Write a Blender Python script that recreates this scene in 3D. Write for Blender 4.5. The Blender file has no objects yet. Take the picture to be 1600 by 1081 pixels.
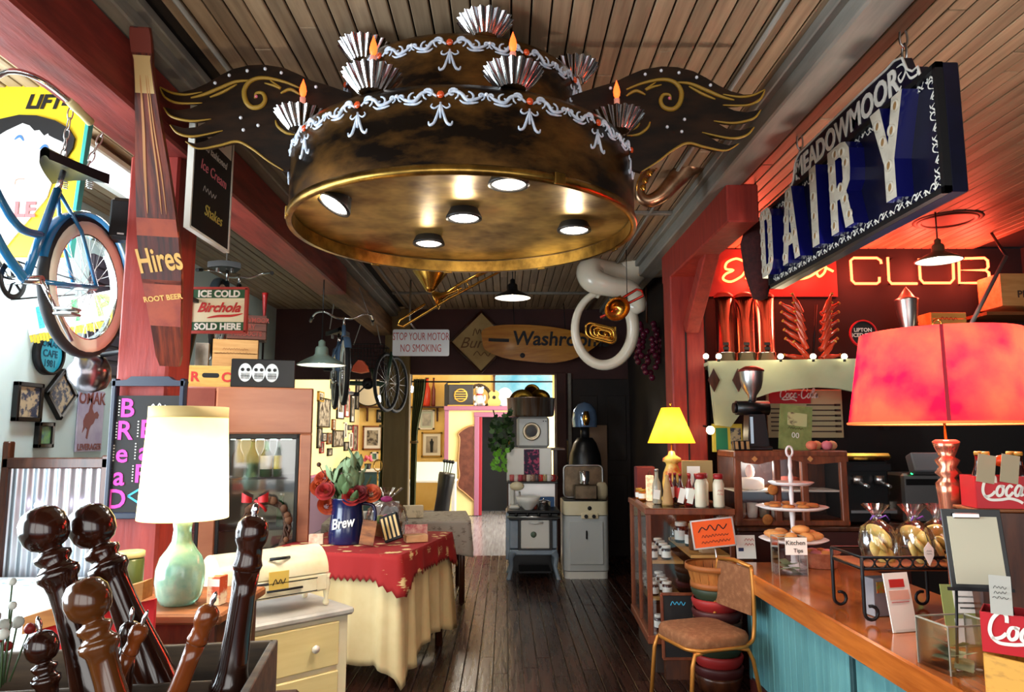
import bpy, bmesh, math, random
from mathutils import Vector, Matrix, Euler
random.seed(7)
SC = bpy.context.scene
COL = SC.collection
PI = math.pi
R = math.radians
# ------------------------------------------------------------------ camera
F = 1120.0                      # focal length in pixels of the 1600 x 1081 frame
CAMZ = 1.65
PITCH = math.atan(139.5 / F)
YAW = math.atan(10.0 / F)
cam_d = bpy.data.cameras.new('camera')
cam = bpy.data.objects.new('camera', cam_d)
COL.objects.link(cam)
cam_d.sensor_width = 36.0
cam_d.lens = 36.0 * F / 1600.0
cam_d.clip_start = 0.02
cam_d.clip_end = 200
cam.location = (0, 0, CAMZ)
cam.rotation_euler = (PI / 2 + PITCH, 0, -YAW)
SC.camera = cam
CR = cam.rotation_euler.to_matrix()
# ------------------------------------------------------------------ view, world, daylight
SC.view_settings.view_transform = 'Standard'
SC.view_settings.look = 'None'
SC.view_settings.gamma = 1.0
SC.view_settings.use_curve_mapping = False
SC.view_settings.exposure = 0.0
W = bpy.data.worlds.new('world')
SC.world = W
W.use_nodes = True
W.node_tree.nodes['Background'].inputs[0].default_value = (0.75, 0.87, 1.0, 1)
W.node_tree.nodes['Background'].inputs[1].default_value = 0.7


def area_light(name, loc, rot, sx, sy, power, col=(1, 1, 1)):
  d = bpy.data.lights.new(name, 'AREA')
  d.shape = 'RECTANGLE'
  d.size = sx
  d.size_y = sy
  d.energy = power
  d.color = col
  o = bpy.data.objects.new(name, d)
  COL.objects.link(o)
  o.location = loc
  o.rotation_euler = rot
  return o


# added fill at the unseen shop front; daylight of aisle and far room windows
area_light('front_fill', (0.3, -2.6, 2.1), (R(90), 0, 0), 6.5, 2.6, 190, (1.0, 0.95, 0.88))  # added fill light, no such window in view
area_light('daylight_aisle_windows', (-3.75, 2.2, 2.0), (R(90), 0, R(-90)), 4.2, 2.4, 520, (0.80, 0.92, 1.0))
area_light('daylight_far_room', (2.3, 13.0, 2.0), (R(90), 0, R(90)), 4.0, 2.2, 420, (1.0, 0.96, 0.88))


def point_light(name, loc, power, col, radius=0.03, parent=None):
  d = bpy.data.lights.new(name, 'POINT')
  d.energy = power
  d.color = col
  d.shadow_soft_size = radius
  o = bpy.data.objects.new(name, d)
  COL.objects.link(o)
  o.location = loc
  o.parent = parent
  return o


def spot_light(name, loc, rot, power, col, angle=100, radius=0.04, parent=None):
  d = bpy.data.lights.new(name, 'SPOT')
  d.energy = power
  d.color = col
  d.spot_size = R(angle)
  d.spot_blend = 0.6
  d.shadow_soft_size = radius
  o = bpy.data.objects.new(name, d)
  COL.objects.link(o)
  o.location = loc
  o.rotation_euler = rot
  o.parent = parent
  return o


# ------------------------------------------------------------------ measuring helpers
def ray(px, py):
  return CR @ Vector(((px - 800) / F, -(py - 540.5) / F, -1.0))


def at(px, py, Y):
  d = ray(px, py)
  return Vector((0, 0, CAMZ)) + d * (Y / d.y)


def on(px, py, z):
  d = ray(px, py)
  return Vector((0, 0, CAMZ)) + d * ((z - CAMZ) / d.z)


# ------------------------------------------------------------------ mesh builder
class MB:
  def __init__(self):
    self.v = []
    self.f = []
    self.mi = []
    self.sm = []
    self.M = None

  def add(self, vs, fs, m=0, smooth=False, M=None):
    o = len(self.v)
    for p in vs:
      p = Vector(p)
      if M is not None:
        p = M @ p
      if self.M is not None:
        p = self.M @ p
      self.v.append(p)
    for f in fs:
      self.f.append([i + o for i in f])
      self.mi.append(m)
      self.sm.append(smooth)
    return self

  def box(self, c, s, rot=None, m=0, b=0.0, taper=None, M=None):
    x, y, z = s[0] / 2, s[1] / 2, s[2] / 2
    T = Matrix.Translation(Vector(c))
    if rot is not None:
      T = T @ Euler(rot).to_matrix().to_4x4()
    if M is not None:
      T = M @ T
    if b > 0:
      b = min(b, x * .9, y * .9, z * .9)
      vs = []
      idx = {}
      for sx in (-1, 1):
        for sy in (-1, 1):
          for sz in (-1, 1):
            for ax in range(3):
              p = [sx * (x - b), sy * (y - b), sz * (z - b)]
              p[ax] = (sx * x, sy * y, sz * z)[ax]
              idx[(sx, sy, sz, ax)] = len(vs)
              vs.append(p)
      fs = []
      for ax in range(3):
        a1, a2 = (ax + 1) % 3, (ax + 2) % 3
        for s_ in (-1, 1):
          q = []
          for u, w in ((-1, -1), (1, -1), (1, 1), (-1, 1)):
            k = [0, 0, 0]
            k[ax] = s_
            k[a1] = u
            k[a2] = w
            q.append(idx[(k[0], k[1], k[2], ax)])
          fs.append(q if s_ > 0 else q[::-1])
      for ax in range(3):
        a1, a2 = (ax + 1) % 3, (ax + 2) % 3
        for u in (-1, 1):
          for w in (-1, 1):
            k0 = [0, 0, 0]
            k0[ax] = -1
            k0[a1] = u
            k0[a2] = w
            k1 = list(k0)
            k1[ax] = 1
            q = [idx[(*k0, a1)], idx[(*k1, a1)], idx[(*k1, a2)], idx[(*k0, a2)]]
            fs.append(q if u * w < 0 else q[::-1])
      for sx in (-1, 1):
        for sy in (-1, 1):
          for sz in (-1, 1):
            q = [idx[(sx, sy, sz, 0)], idx[(sx, sy, sz, 1)], idx[(sx, sy, sz, 2)]]
            fs.append(q if sx * sy * sz > 0 else q[::-1])
      return self.add(vs, fs, m, False, T)
    t = taper or 1.0
    vs = [(-x, -y, -z), (x, -y, -z), (x, y, -z), (-x, y, -z), (-x * t, -y * t, z), (x * t, -y * t, z), (x * t, y * t, z), (-x * t, y * t, z)]
    fs = [(0, 3, 2, 1), (4, 5, 6, 7), (0, 1, 5, 4), (1, 2, 6, 5), (2, 3, 7, 6), (3, 0, 4, 7)]
    return self.add(vs, fs, m, False, T)

  def lathe(self, prof, seg=20, m=0, c=(0, 0, 0), M=None, smooth=True, cap=True, ang=2 * PI, mats=None):
    vs = []
    full = ang > 6.28
    n = seg if full else seg + 1
    for r, z in prof:
      for k in range(n):
        a = ang * k / seg
        vs.append((c[0] + r * math.cos(a), c[1] + r * math.sin(a), c[2] + z))
    o = len(self.v)
    for i in range(len(prof) - 1):
      fs = []
      for k in range(seg):
        k2 = (k + 1) % n
        fs.append((i * n + k, i * n + k2, (i + 1) * n + k2, (i + 1) * n + k))
      mm = mats[i] if mats else m
      if i == 0:
        self.add(vs, fs, mm, smooth, M)
      else:
        for f in fs:
          self.f.append([q + o for q in f])
          self.mi.append(mm)
          self.sm.append(smooth)
    if cap and full:
      if prof[0][0] > 1e-5:
        self.f.append([o + k for k in range(n)][::-1])
        self.mi.append(mats[0] if mats else m)
        self.sm.append(False)
      if prof[-1][0] > 1e-5:
        self.f.append([o + (len(prof) - 1) * n + k for k in range(n)])
        self.mi.append(mats[-1] if mats else m)
        self.sm.append(False)
    return self

  def cyl(self, p0, p1, r, seg=12, m=0, r2=None):
    return self.tube([p0, p1], [r, r if r2 is None else r2], seg, m)

  def tube(self, pts, r, seg=8, m=0, closed=False, smooth=True, cap=True, flat=1.0):
    pts = [Vector(p) for p in pts]
    n = len(pts)
    rr = r if isinstance(r, (list, tuple)) else [r] * n
    vs = []
    prev = None
    for i, p in enumerate(pts):
      a = pts[(i - 1) % n] if (closed or i > 0) else p
      b = pts[(i + 1) % n] if (closed or i < n - 1) else p
      t = (b - a)
      if t.length < 1e-9:
        t = Vector((0, 0, 1))
      t.normalize()
      if prev is None:
        u = t.orthogonal().normalized()
      else:
        u = prev - t * prev.dot(t)
        if u.length < 1e-6:
          u = t.orthogonal()
        u.normalize()
      prev = u
      w = t.cross(u)
      for k in range(seg):
        an = 2 * PI * k / seg
        vs.append(p + (u * math.cos(an) + w * math.sin(an) * flat) * rr[i])
    fs = []
    m_ = n if closed else n - 1
    for i in range(m_):
      j = (i + 1) % n
      for k in range(seg):
        k2 = (k + 1) % seg
        fs.append((i * seg + k, i * seg + k2, j * seg + k2, j * seg + k))
    o = len(self.f)
    self.add(vs, fs, m, smooth)
    if cap and not closed:
      q = len(self.v) - n * seg
      self.f.append([q + k for k in range(seg)][::-1])
      self.f.append([q + (n - 1) * seg + k for k in range(seg)])
      self.mi += [m, m]
      self.sm += [False, False]
    return self

  def prism(self, poly, d0, d1, m=0, M=None, mside=None):
    """polygon given in (x,z), extruded along y from d0 to d1"""
    ar = sum(poly[i][0] * poly[(i + 1) % len(poly)][1] - poly[(i + 1) % len(poly)][0] * poly[i][1] for i in range(len(poly)))
    if ar < 0:
      poly = poly[::-1]
    n = len(poly)
    vs = [(p[0], d0, p[1]) for p in poly] + [(p[0], d1, p[1]) for p in poly]
    self.add(vs, [list(range(n)), [n + i for i in range(n)][::-1]], m, False, M)
    o = len(self.v) - 2 * n
    for i in range(n):
      j = (i + 1) % n
      self.f.append([o + j, o + i, o + n + i, o + n + j])
      self.mi.append(m if mside is None else mside)
      self.sm.append(False)
    return self

  def ball(self, c, r, seg=12, m=0, sc=(1, 1, 1), rings=None, M=None):
    rings = rings or max(5, seg // 2)
    prof = []
    for i in range(rings + 1):
      a = PI * i / rings - PI / 2
      prof.append((max(r * math.cos(a), 1e-6), r * math.sin(a)))
    T = Matrix.Translation(Vector(c)) @ Matrix.Diagonal((sc[0], sc[1], sc[2], 1))
    if M is not None:
      T = M @ T
    return self.lathe(prof, seg, m, M=T, cap=False)

  def sheet(self, fn, nu, nv, m=0, smooth=True, closed_u=False):
    vs = []
    for j in range(nv + 1):
      for i in range(nu + (0 if closed_u else 1)):
        vs.append(fn(i / nu, j / nv))
    n = nu if closed_u else nu + 1
    fs = []
    for j in range(nv):
      for i in range(nu):
        i2 = (i + 1) % n
        fs.append((j * n + i, j * n + i2, (j + 1) * n + i2, (j + 1) * n + i))
    return self.add(vs, fs, m, smooth)

  def mesh(self, mats):
    me = bpy.data.meshes.new('mesh')
    me.from_pydata([tuple(p) for p in self.v], [], self.f)
    for mt in (mats if isinstance(mats, (list, tuple)) else [mats]):
      me.materials.append(mt)
    me.polygons.foreach_set('material_index', self.mi)
    me.polygons.foreach_set('use_smooth', self.sm)
    me.update()
    return me

  def build(self, name, mats, parent=None, loc=(0, 0, 0), rot=(0, 0, 0), label=None):
    o = bpy.data.objects.new(name, self.mesh(mats))
    COL.objects.link(o)
    o.location = loc
    o.rotation_euler = rot
    if parent is not None:
      o.parent = parent
    if label:
      o['label'] = label
    return o


def obj_from(me, name, parent=None, loc=(0, 0, 0), rot=(0, 0, 0)):
  o = bpy.data.objects.new(name, me)
  COL.objects.link(o)
  o.location = loc
  o.rotation_euler = rot
  o.parent = parent
  return o


def thing(name, label, cat, loc=(0, 0, 0), rot=(0, 0, 0), group=None):
  o = bpy.data.objects.new(name, None)
  COL.objects.link(o)
  o.empty_display_size = 0.05
  o.location = loc
  o.rotation_euler = rot if isinstance(rot, (tuple, list)) else (0, 0, rot)
  o['label'] = label
  o['category'] = cat
  if group:
    o['group'] = group
  return o


def tag(o, label, cat, group=None):
  o['label'] = label
  o['category'] = cat
  if group:
    o['group'] = group
  return o


def struct(o, label=None):
  o['kind'] = 'structure'
  if label:
    o['label'] = label
  return o


def dup(root, loc, rot=None, label=None, group=None, scale=None):
  c = root.copy()
  COL.objects.link(c)
  c.location = loc
  if rot is not None:
    c.rotation_euler = rot if isinstance(rot, (tuple, list)) else (0, 0, rot)
  if scale is not None:
    c.scale = scale if isinstance(scale, (tuple, list)) else (scale,) * 3
  if label:
    c['label'] = label
  if group:
    c['group'] = group
  for ch in list(root.children):
    k = ch.copy()
    COL.objects.link(k)
    k.parent = c
    for g in list(ch.children):
      q = g.copy()
      COL.objects.link(q)
      q.parent = k
  return c


# ------------------------------------------------------------------ lettering
def text_mesh(body, size, ext=0.001, shear=0.0, off=0.0, spacing=1.0, align='CENTER', sx=1.0, line=1.0):
  c = bpy.data.curves.new('lettering', 'FONT')
  c.body = body
  c.size = size
  c.extrude = ext
  c.shear = shear
  c.offset = off
  c.space_character = spacing
  c.space_line = line
  c.align_x = align
  c.align_y = 'CENTER'
  c.resolution_u = 3
  t = bpy.data.objects.new('lettering', c)
  me = bpy.data.meshes.new_from_object(t)
  bpy.data.objects.remove(t)
  bpy.data.curves.remove(c)
  if sx != 1.0:
    for v in me.vertices:
      v.co.x *= sx
  return me


def text(body, size, mat, parent, loc=(0, 0, 0), rot=(PI / 2, 0, 0), name='lettering', **kw):
  """lettering that faces local -y unless turned"""
  me = text_mesh(body, size, **kw)
  me.materials.clear()
  me.materials.append(mat)
  return obj_from(me, name, parent, loc, rot)


def bez(pts, n=8, closed=False):
  """smooth curve (Catmull-Rom) through points of any dimension"""
  P = [Vector(p) for p in pts]
  out = []
  N = len(P)
  segs = N if closed else N - 1
  for i in range(segs):
    p1, p2 = P[i], P[(i + 1) % N]
    p0 = P[(i - 1) % N] if (closed or i > 0) else p1
    p3 = P[(i + 2) % N] if (closed or i + 2 < N) else p2
    for k in range(n):
      t = k / n
      out.append(0.5 * ((2 * p1) + (p2 - p0) * t + (2 * p0 - 5 * p1 + 4 * p2 - p3) * t * t + (3 * p1 - p0 - 3 * p2 + p3) * t ** 3))
  if not closed:
    out.append(P[-1])
  return out


def stroke(mb, pts, w, y=0.0, t=0.002, m=0, n=6, taper=False, slant=0.0):
  """a painted stroke in the x-z plane: flat ribbon of width w standing t proud of y"""
  c = bez([(p[0] + slant * p[1], p[1]) for p in pts], n)
  L, Rr = [], []
  N = len(c)
  for i, p in enumerate(c):
    a = c[max(i - 1, 0)]
    b = c[min(i + 1, N - 1)]
    d = (b - a)
    if d.length < 1e-9:
      d = Vector((1, 0))
    d.normalize()
    nn = Vector((-d.y, d.x))
    k = w / 2
    if taper:
      k *= max(0.15, math.sin(PI * (i + .3) / (N - .4)) ** .6)
    L.append(p + nn * k)
    Rr.append(p - nn * k)
  vs = [(p.x, y - t, p.y) for p in L] + [(p.x, y - t, p.y) for p in Rr]
  fs = [(i, N + i, N + i + 1, i + 1) for i in range(N - 1)]
  mb.add(vs, fs, m)
  return mb


def scrawl(parent, m, x, z, w, h, y=-.004, rows=1, gap=1.6, seed=1, lw=None):
  """writing too faint to read in the photograph: one wavering line for each row"""
  rn = random.Random(seed)
  for r_ in range(rows):
    n = max(5, int(w / h * 1.7))
    ww = w * rn.uniform(.75, 1.0)
    pts = [(x - ww / 2 + ww * i / n, z - r_ * h * gap + (h * .5 if i % 2 else -h * .5) * rn.uniform(.4, 1.0)) for i in range(n + 1)]
    b = MB()
    stroke(b, pts, lw or h * .16, y, .001, n=3)
    b.build('handwriting', m, parent)


def circle(r, n=24, c=(0, 0), a0=0.0, sx=1.0, sz=1.0):
  return [(c[0] + r * sx * math.cos(a0 + 2 * PI * k / n), c[1] + r * sz * math.sin(a0 + 2 * PI * k / n)) for k in range(n)]


def rrect(w, h, r, n=4, c=(0, 0)):
  out = []
  for (sx, sz, a0) in ((1, 1, 0), (-1, 1, PI / 2), (-1, -1, PI), (1, -1, 3 * PI / 2)):
    for k in range(n + 1):
      a = a0 + PI / 2 * k / n
      out.append((c[0] + sx * (w / 2 - r) + r * math.cos(a), c[1] + sz * (h / 2 - r) + r * math.sin(a)))
  return out


# ------------------------------------------------------------------ materials
MATS = {}


def srgb(c):
  return tuple((x / 12.92 if x <= .04045 else ((x + .055) / 1.055) ** 2.4) for x in (v / 255 for v in c))


def mat(name, col, rough=0.6, metal=0.0, col2=None, nscale=6.0, stretch=None, bump=0.0, emit=None, es=0.0, trans=0.0, alpha=1.0,
    coat=0.0, vary=0.0, detail=4.0, contrast=(0.35, 0.65), spec=None, sss=0.0, ior=1.45, rvary=0.0):
  """principled material; col/col2 are 0-255 sRGB, mixed by a (stretched) noise; vary = random brightness per object"""
  if name in MATS:
    return MATS[name]
  M = bpy.data.materials.new(name)
  M.use_nodes = True
  nt = M.node_tree
  b = nt.nodes['Principled BSDF']
  N = nt.nodes.new
  L = nt.links.new
  c1 = (*srgb(col), 1)
  b.inputs['Roughness'].default_value = rough
  b.inputs['Metallic'].default_value = metal
  b.inputs['IOR'].default_value = ior
  if spec is not None:
    b.inputs['Specular IOR Level'].default_value = spec
  if coat:
    b.inputs['Coat Weight'].default_value = coat
    b.inputs['Coat Roughness'].default_value = 0.12
  if trans:
    b.inputs['Transmission Weight'].default_value = trans
  b.inputs['Alpha'].default_value = alpha
  if emit is not None:
    b.inputs['Emission Color'].default_value = (*srgb(emit), 1)
    b.inputs['Emission Strength'].default_value = es
  b.inputs['Base Color'].default_value = c1
  out = None
  if col2 is not None or bump or rvary:
    tc = N('ShaderNodeTexCoord')
    mp = N('ShaderNodeMapping')
    L(tc.outputs['Object'], mp.inputs['Vector'])
    oi = N('ShaderNodeObjectInfo')
    mul = N('ShaderNodeMath')
    mul.operation = 'MULTIPLY'
    mul.inputs[1].default_value = 37.0
    L(oi.outputs['Random'], mul.inputs[0])
    L(mul.outputs[0], mp.inputs['Location'])
    if stretch:
      mp.inputs['Scale'].default_value = stretch
    nz = N('ShaderNodeTexNoise')
    nz.inputs['Scale'].default_value = nscale
    nz.inputs['Detail'].default_value = detail
    nz.inputs['Roughness'].default_value = 0.6
    L(mp.outputs[0], nz.inputs['Vector'])
    if col2 is not None:
      rp = N('ShaderNodeValToRGB')
      rp.color_ramp.elements[0].position = contrast[0]
      rp.color_ramp.elements[1].position = contrast[1]
      rp.color_ramp.elements[0].color = c1
      rp.color_ramp.elements[1].color = (*srgb(col2), 1)
      L(nz.outputs['Fac'], rp.inputs[0])
      out = rp.outputs[0]
    if bump:
      bp = N('ShaderNodeBump')
      bp.inputs['Strength'].default_value = bump
      bp.inputs['Distance'].default_value = 0.01
      L(nz.outputs['Fac'], bp.inputs['Height'])
      L(bp.outputs[0], b.inputs['Normal'])
    if rvary:
      mr = N('ShaderNodeMapRange')
      mr.inputs[3].default_value = max(0.02, rough - rvary)
      mr.inputs[4].default_value = min(1, rough + rvary)
      L(nz.outputs['Fac'], mr.inputs[0])
      L(mr.outputs[0], b.inputs['Roughness'])
  if vary:
    oi2 = N('ShaderNodeObjectInfo')
    mr = N('ShaderNodeMapRange')
    mr.inputs[3].default_value = 1 - vary
    mr.inputs[4].default_value = 1 + vary
    L(oi2.outputs['Random'], mr.inputs[0])
    hs = N('ShaderNodeHueSaturation')
    L(mr.outputs[0], hs.inputs['Value'])
    if out is not None:
      L(out, hs.inputs['Color'])
    else:
      hs.inputs['Color'].default_value = c1
    out = hs.outputs[0]
  if out is not None:
    L(out, b.inputs['Base Color'])
  MATS[name] = M
  return M


def glass(name, col=(255, 255, 255), alpha=0.15, rough=0.05):
  """clear glass or plastic film: a coloured see-through sheet with a sharp reflection"""
  if name in MATS:
    return MATS[name]
  M = bpy.data.materials.new(name)
  M.use_nodes = True
  nt = M.node_tree
  nt.nodes.clear()
  N = nt.nodes.new
  L = nt.links.new
  o = N('ShaderNodeOutputMaterial')
  tr = N('ShaderNodeBsdfTransparent')
  tr.inputs[0].default_value = (*srgb(col), 1)
  gl = N('ShaderNodeBsdfGlossy')
  gl.inputs['Roughness'].default_value = rough
  mx = N('ShaderNodeMixShader')
  fr = N('ShaderNodeLayerWeight')
  fr.inputs['Blend'].default_value = 0.25
  ad = N('ShaderNodeMath')
  ad.operation = 'MULTIPLY_ADD'
  ad.inputs[1].default_value = 0.6
  ad.inputs[2].default_value = alpha * 0.5
  L(fr.outputs['Fresnel'], ad.inputs[0])
  L(ad.outputs[0], mx.inputs[0])
  L(tr.outputs[0], mx.inputs[1])
  L(gl.outputs[0], mx.inputs[2])
  L(mx.outputs[0], o.inputs[0])
  MATS[name] = M
  return M


def shade_mat(name, col, col2, nscale):
  """thin lampshade: light from the bulb inside shines through it"""
  if name in MATS:
    return MATS[name]
  M = bpy.data.materials.new(name)
  M.use_nodes = True
  nt = M.node_tree
  nt.nodes.clear()
  N, L = nt.nodes.new, nt.links.new
  tc, nz, rp = N('ShaderNodeTexCoord'), N('ShaderNodeTexNoise'), N('ShaderNodeValToRGB')
  nz.inputs['Scale'].default_value = nscale
  nz.inputs['Detail'].default_value = 8
  L(tc.outputs['Object'], nz.inputs['Vector'])
  L(nz.outputs['Fac'], rp.inputs[0])
  for e, p, c in zip(rp.color_ramp.elements, (.36, .62), (col, col2)):
    e.position = p
    e.color = (*srgb(c), 1)
  o, df, tl, mx = N('ShaderNodeOutputMaterial'), N('ShaderNodeBsdfDiffuse'), N('ShaderNodeBsdfTranslucent'), N('ShaderNodeMixShader')
  mx.inputs[0].default_value = .6
  L(rp.outputs[0], df.inputs[0])
  L(rp.outputs[0], tl.inputs[0])
  L(df.outputs[0], mx.inputs[1])
  L(tl.outputs[0], mx.inputs[2])
  L(mx.outputs[0], o.inputs[0])
  MATS[name] = M
  return M


def glow(name, col, es):
  return mat(name, col, 0.5, emit=col, es=es)


m_red = mat('red_paint', (126, 32, 25), 0.55, col2=(158, 50, 38), nscale=3, stretch=(6, 6, .8), bump=.35, contrast=(.3, .7))
m_redbeam = mat('red_beam_paint', (96, 26, 22), 0.55, col2=(140, 48, 38), nscale=3, stretch=(6, .8, 6), bump=.4, contrast=(.3, .7))
m_brownbeam = mat('bare_beam_wood', (92, 66, 42), 0.7, col2=(140, 104, 66), nscale=3, stretch=(6, .5, 6), bump=.5)
m_greytrim = mat('grey_trim_paint', (112, 108, 100), 0.6, col2=(134, 128, 118), nscale=4, stretch=(4, .5, 4), bump=.15)
m_ceil = mat('ceiling_board_wood', (130, 108, 84), 0.5, col2=(160, 137, 109), nscale=3, stretch=(9, .5, 9), vary=.22, bump=.15)
m_ceil_gap = mat('ceiling_gap', (30, 22, 16), 0.9)
m_floor = mat('floor_plank_wood', (28, 14, 10), 0.28, col2=(58, 30, 21), nscale=4, stretch=(9, .6, 9), vary=.3, bump=.25, rvary=.12)
m_floor_gap = mat('floor_gap', (22, 13, 10), 0.5)
m_floor_far = mat('far_floor_wood', (44, 30, 24), 0.3, col2=(70, 50, 40), nscale=4, stretch=(9, .4, 9), bump=.1)
m_maroon = mat('maroon_wall', (58, 28, 26), 0.7, col2=(70, 36, 32), nscale=2)
m_dark = mat('dark_wall', (24, 15, 12), 0.7, col2=(34, 22, 17), nscale=3)
m_black = mat('black_satin', (14, 14, 15), 0.35)
m_blackm = mat('black_matt', (18, 17, 17), 0.8)
m_yellow_wall = mat('yellow_plaster', (226, 184, 96), 0.8, col2=(238, 204, 128), nscale=1.5)
m_cream_wall = mat('cream_plaster', (246, 226, 160), 0.8)
m_purple = mat('purple_trim', (158, 100, 128), 0.6)
m_paleblue = mat('pale_blue_wall', (188, 212, 212), 0.8, col2=(200, 222, 220), nscale=1.5)
m_olive = mat('olive_paint', (110, 88, 44), 0.6, col2=(124, 100, 54), nscale=3, stretch=(5, 5, .5))
m_white = mat('white_enamel', (225, 224, 216), 0.25)
m_cream = mat('cream_enamel', (232, 222, 190), 0.3, col2=(222, 208, 168), nscale=3)
m_wood = mat('brown_wood', (104, 58, 28), 0.45, col2=(140, 84, 44), nscale=4, stretch=(1, 8, 8), bump=.1)
m_woodv = mat('brown_wood_upright', (98, 46, 24), 0.4, col2=(134, 70, 38), nscale=4, stretch=(8, 8, 1), bump=.1)
m_darkwood = mat('dark_wood', (50, 24, 14), 0.3, col2=(82, 42, 22), nscale=4, stretch=(6, 6, 1), bump=.05)
m_chrome = mat('chrome', (225, 225, 225), 0.12, metal=1.0)
m_steel = mat('brushed_steel', (190, 190, 188), 0.32, metal=1.0)
m_brass = mat('brass', (212, 160, 70), 0.22, metal=1.0)
m_gold = mat('gold_paint', (168, 128, 44), 0.5)
m_iron = mat('dark_iron', (40, 40, 42), 0.45, metal=.7)
m_silverp = mat('silver_paint', (170, 184, 204), 0.4, col2=(208, 214, 224), nscale=60)
m_rubber = mat('tyre_rubber', (26, 26, 28), 0.7)
m_glass = glass('clear_glass')
m_film = glass('clear_film', alpha=.25, rough=.12)
m_greenglass = mat('green_glass', (26, 92, 44), 0.08, trans=.6, ior=1.3)
m_paper = mat('white_paper', (236, 232, 222), 0.8)
m_kraft = mat('kraft_card', (186, 146, 96), 0.8, col2=(170, 130, 82), nscale=8)
m_whitepaint = mat('white_letter_paint', (232, 226, 214), 0.6)
m_redp = mat('red_letter_paint', (186, 40, 34), 0.6)
m_blackp = mat('black_letter_paint', (18, 16, 16), 0.6)
m_cokered = mat('carrier_red', (186, 22, 34), 0.45)
# ================================================================== the room
CZ = 3.45          # ceiling height
XL = -3.28         # left wall
XR = 5.0
YB = 10.15         # cross wall with the washroom sign
YF = 16.2          # far wall of the back room
BARY = 6.75        # wall behind the bar


def wall_boxes(name, boxes, m, label):
  b = MB()
  for (x0, x1, y0, y1, z0, z1) in boxes:
    b.box(((x0 + x1) / 2, (y0 + y1) / 2, (z0 + z1) / 2), (x1 - x0, y1 - y0, z1 - z0))
  return struct(b.build(name, m), label)


# floor: a dark slab, the planks one can tell apart are pieces of their own
fl = MB()
fl.box((0.8, 4.2, -0.06), (8.6, 11.9, 0.10))
floor = struct(fl.build('floor', m_floor_far), 'worn dark brown plank floor with a dull sheen')
rnd = random.Random(3)
pw = 0.105
x = -1.45
while x < 1.95:
  y = 2.6 + rnd.uniform(-.4, .4)
  while y < 10.1:
    ln = rnd.uniform(1.7, 3.2)
    y1 = min(y + ln, 10.14)
    b = MB().box((0, 0, 0), (pw - 0.006, y1 - y - 0.004, 0.02), b=0.003)
    b.build('plank', m_floor, floor, (x + pw / 2, (y + y1) / 2, -0.0005 + rnd.uniform(-.001, .001)))
    y = y1
  x += pw
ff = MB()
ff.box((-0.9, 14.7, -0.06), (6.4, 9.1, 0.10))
struct(ff.build('floor_far', mat('daylight_toned_floor', (128, 126, 130), .2, col2=(158, 158, 164), nscale=4, stretch=(9, .4, 9))), 'plank floor of the back room with daylight reflection painted into its pale tone')  # bright daylight reflection is painted into this floor colour

# ceiling with narrow boards that run away from the camera
cl = MB()
cl.box((0.86, 4.2, CZ + 0.06), (8.4, 11.9, 0.08))
ceiling = struct(cl.build('ceiling', m_ceil_gap), 'weathered brown beadboard ceiling of narrow boards')
rnd = random.Random(5)
bw = 0.086


def boards(x0, x1, ya, yb):
  x = x0
  while x < x1 - 0.02:
    y = ya
    first = True
    while y < yb:
      ln = rnd.uniform(1.2, 3.6) if first else rnd.uniform(3.0, 5.2)
      first = False
      y1 = min(y + ln, yb)
      MB().box((0, 0, 0), (bw - 0.008, y1 - y - 0.003, 0.016), b=0.004).build('ceiling_board', m_ceil, ceiling, (x + bw / 2, (y + y1) / 2, CZ + rnd.uniform(0, .004)))
      y = y1
    x += bw


boards(-1.44, 1.36, 1.3, YB)
boards(XL, -1.92, 2.0, YB)
boards(1.62, XR - .5, 1.6, BARY)
# cross battens on the nave ceiling
for yy in (5.6, 8.9):
  struct(MB().box((0, 0, 0), (2.8, 0.05, 0.03), b=.005).build('trim_cross', m_greytrim, None, (-0.03, yy, CZ - 0.02)), 'thin batten across the ceiling boards')

# beams and posts
b = MB().box((0, 0, 0), (0.285, 6.6, 0.28), b=.012)
struct(b.build('beam_left', m_redbeam, None, (-1.745, 3.8, 3.19)), 'dark red painted timber beam over the aisle')
b = MB().box((0, 0, 0), (0.26, 3.05, 0.26), b=.015)
struct(b.build('beam_left_bare', m_brownbeam, None, (-1.745, 8.62, 3.19)), 'bare brown timber beam end over the hanging bicycles')
b = MB().box((0, 0, 0), (0.17, 11.6, 0.12), b=.008).box((0.06, 0, 0.03), (0.13, 11.6, 0.05), b=.006)
struct(b.build('trim_1', m_greytrim, None, (-1.62, 4.3, 3.39)), 'grey painted board between red beam and ceiling')
b = MB().box((0, 0, 0), (0.21, 1.98, 0.26), b=.01)
struct(b.build('beam_right', m_red, None, (1.56, 5.54, 3.17)), 'short red timber beam above the bar post')
b = MB().box((0, 0, 0), (0.18, 11.6, 0.16), b=.01).box((-0.10, 0, 0.045), (0.06, 11.6, 0.06), b=.006).box((0.1, 0, 0.045), (0.05, 11.6, 0.06), b=.006)
struct(b.build('trim_2', m_greytrim, None, (1.47, 4.3, 3.37)), 'grey boxed ceiling beam above the dairy sign')
b = MB().box((0, 0, 1.53), (0.25, 0.25, 3.06), b=.012)
struct(b.build('post_left', m_red, None, (-1.775, 3.625, 0)), 'thick red timber post beside the cooler')
b = MB().box((0, 0, 1.53), (0.29, 0.28, 3.06), b=.012).box((-0.02, -0.145, 1.4), (0.012, 0.012, 2.5), m=1)
struct(b.build('post_right', [m_red, m_blackm], None, (1.595, 6.34, 0)), 'red timber post at the end of the bar')
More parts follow.
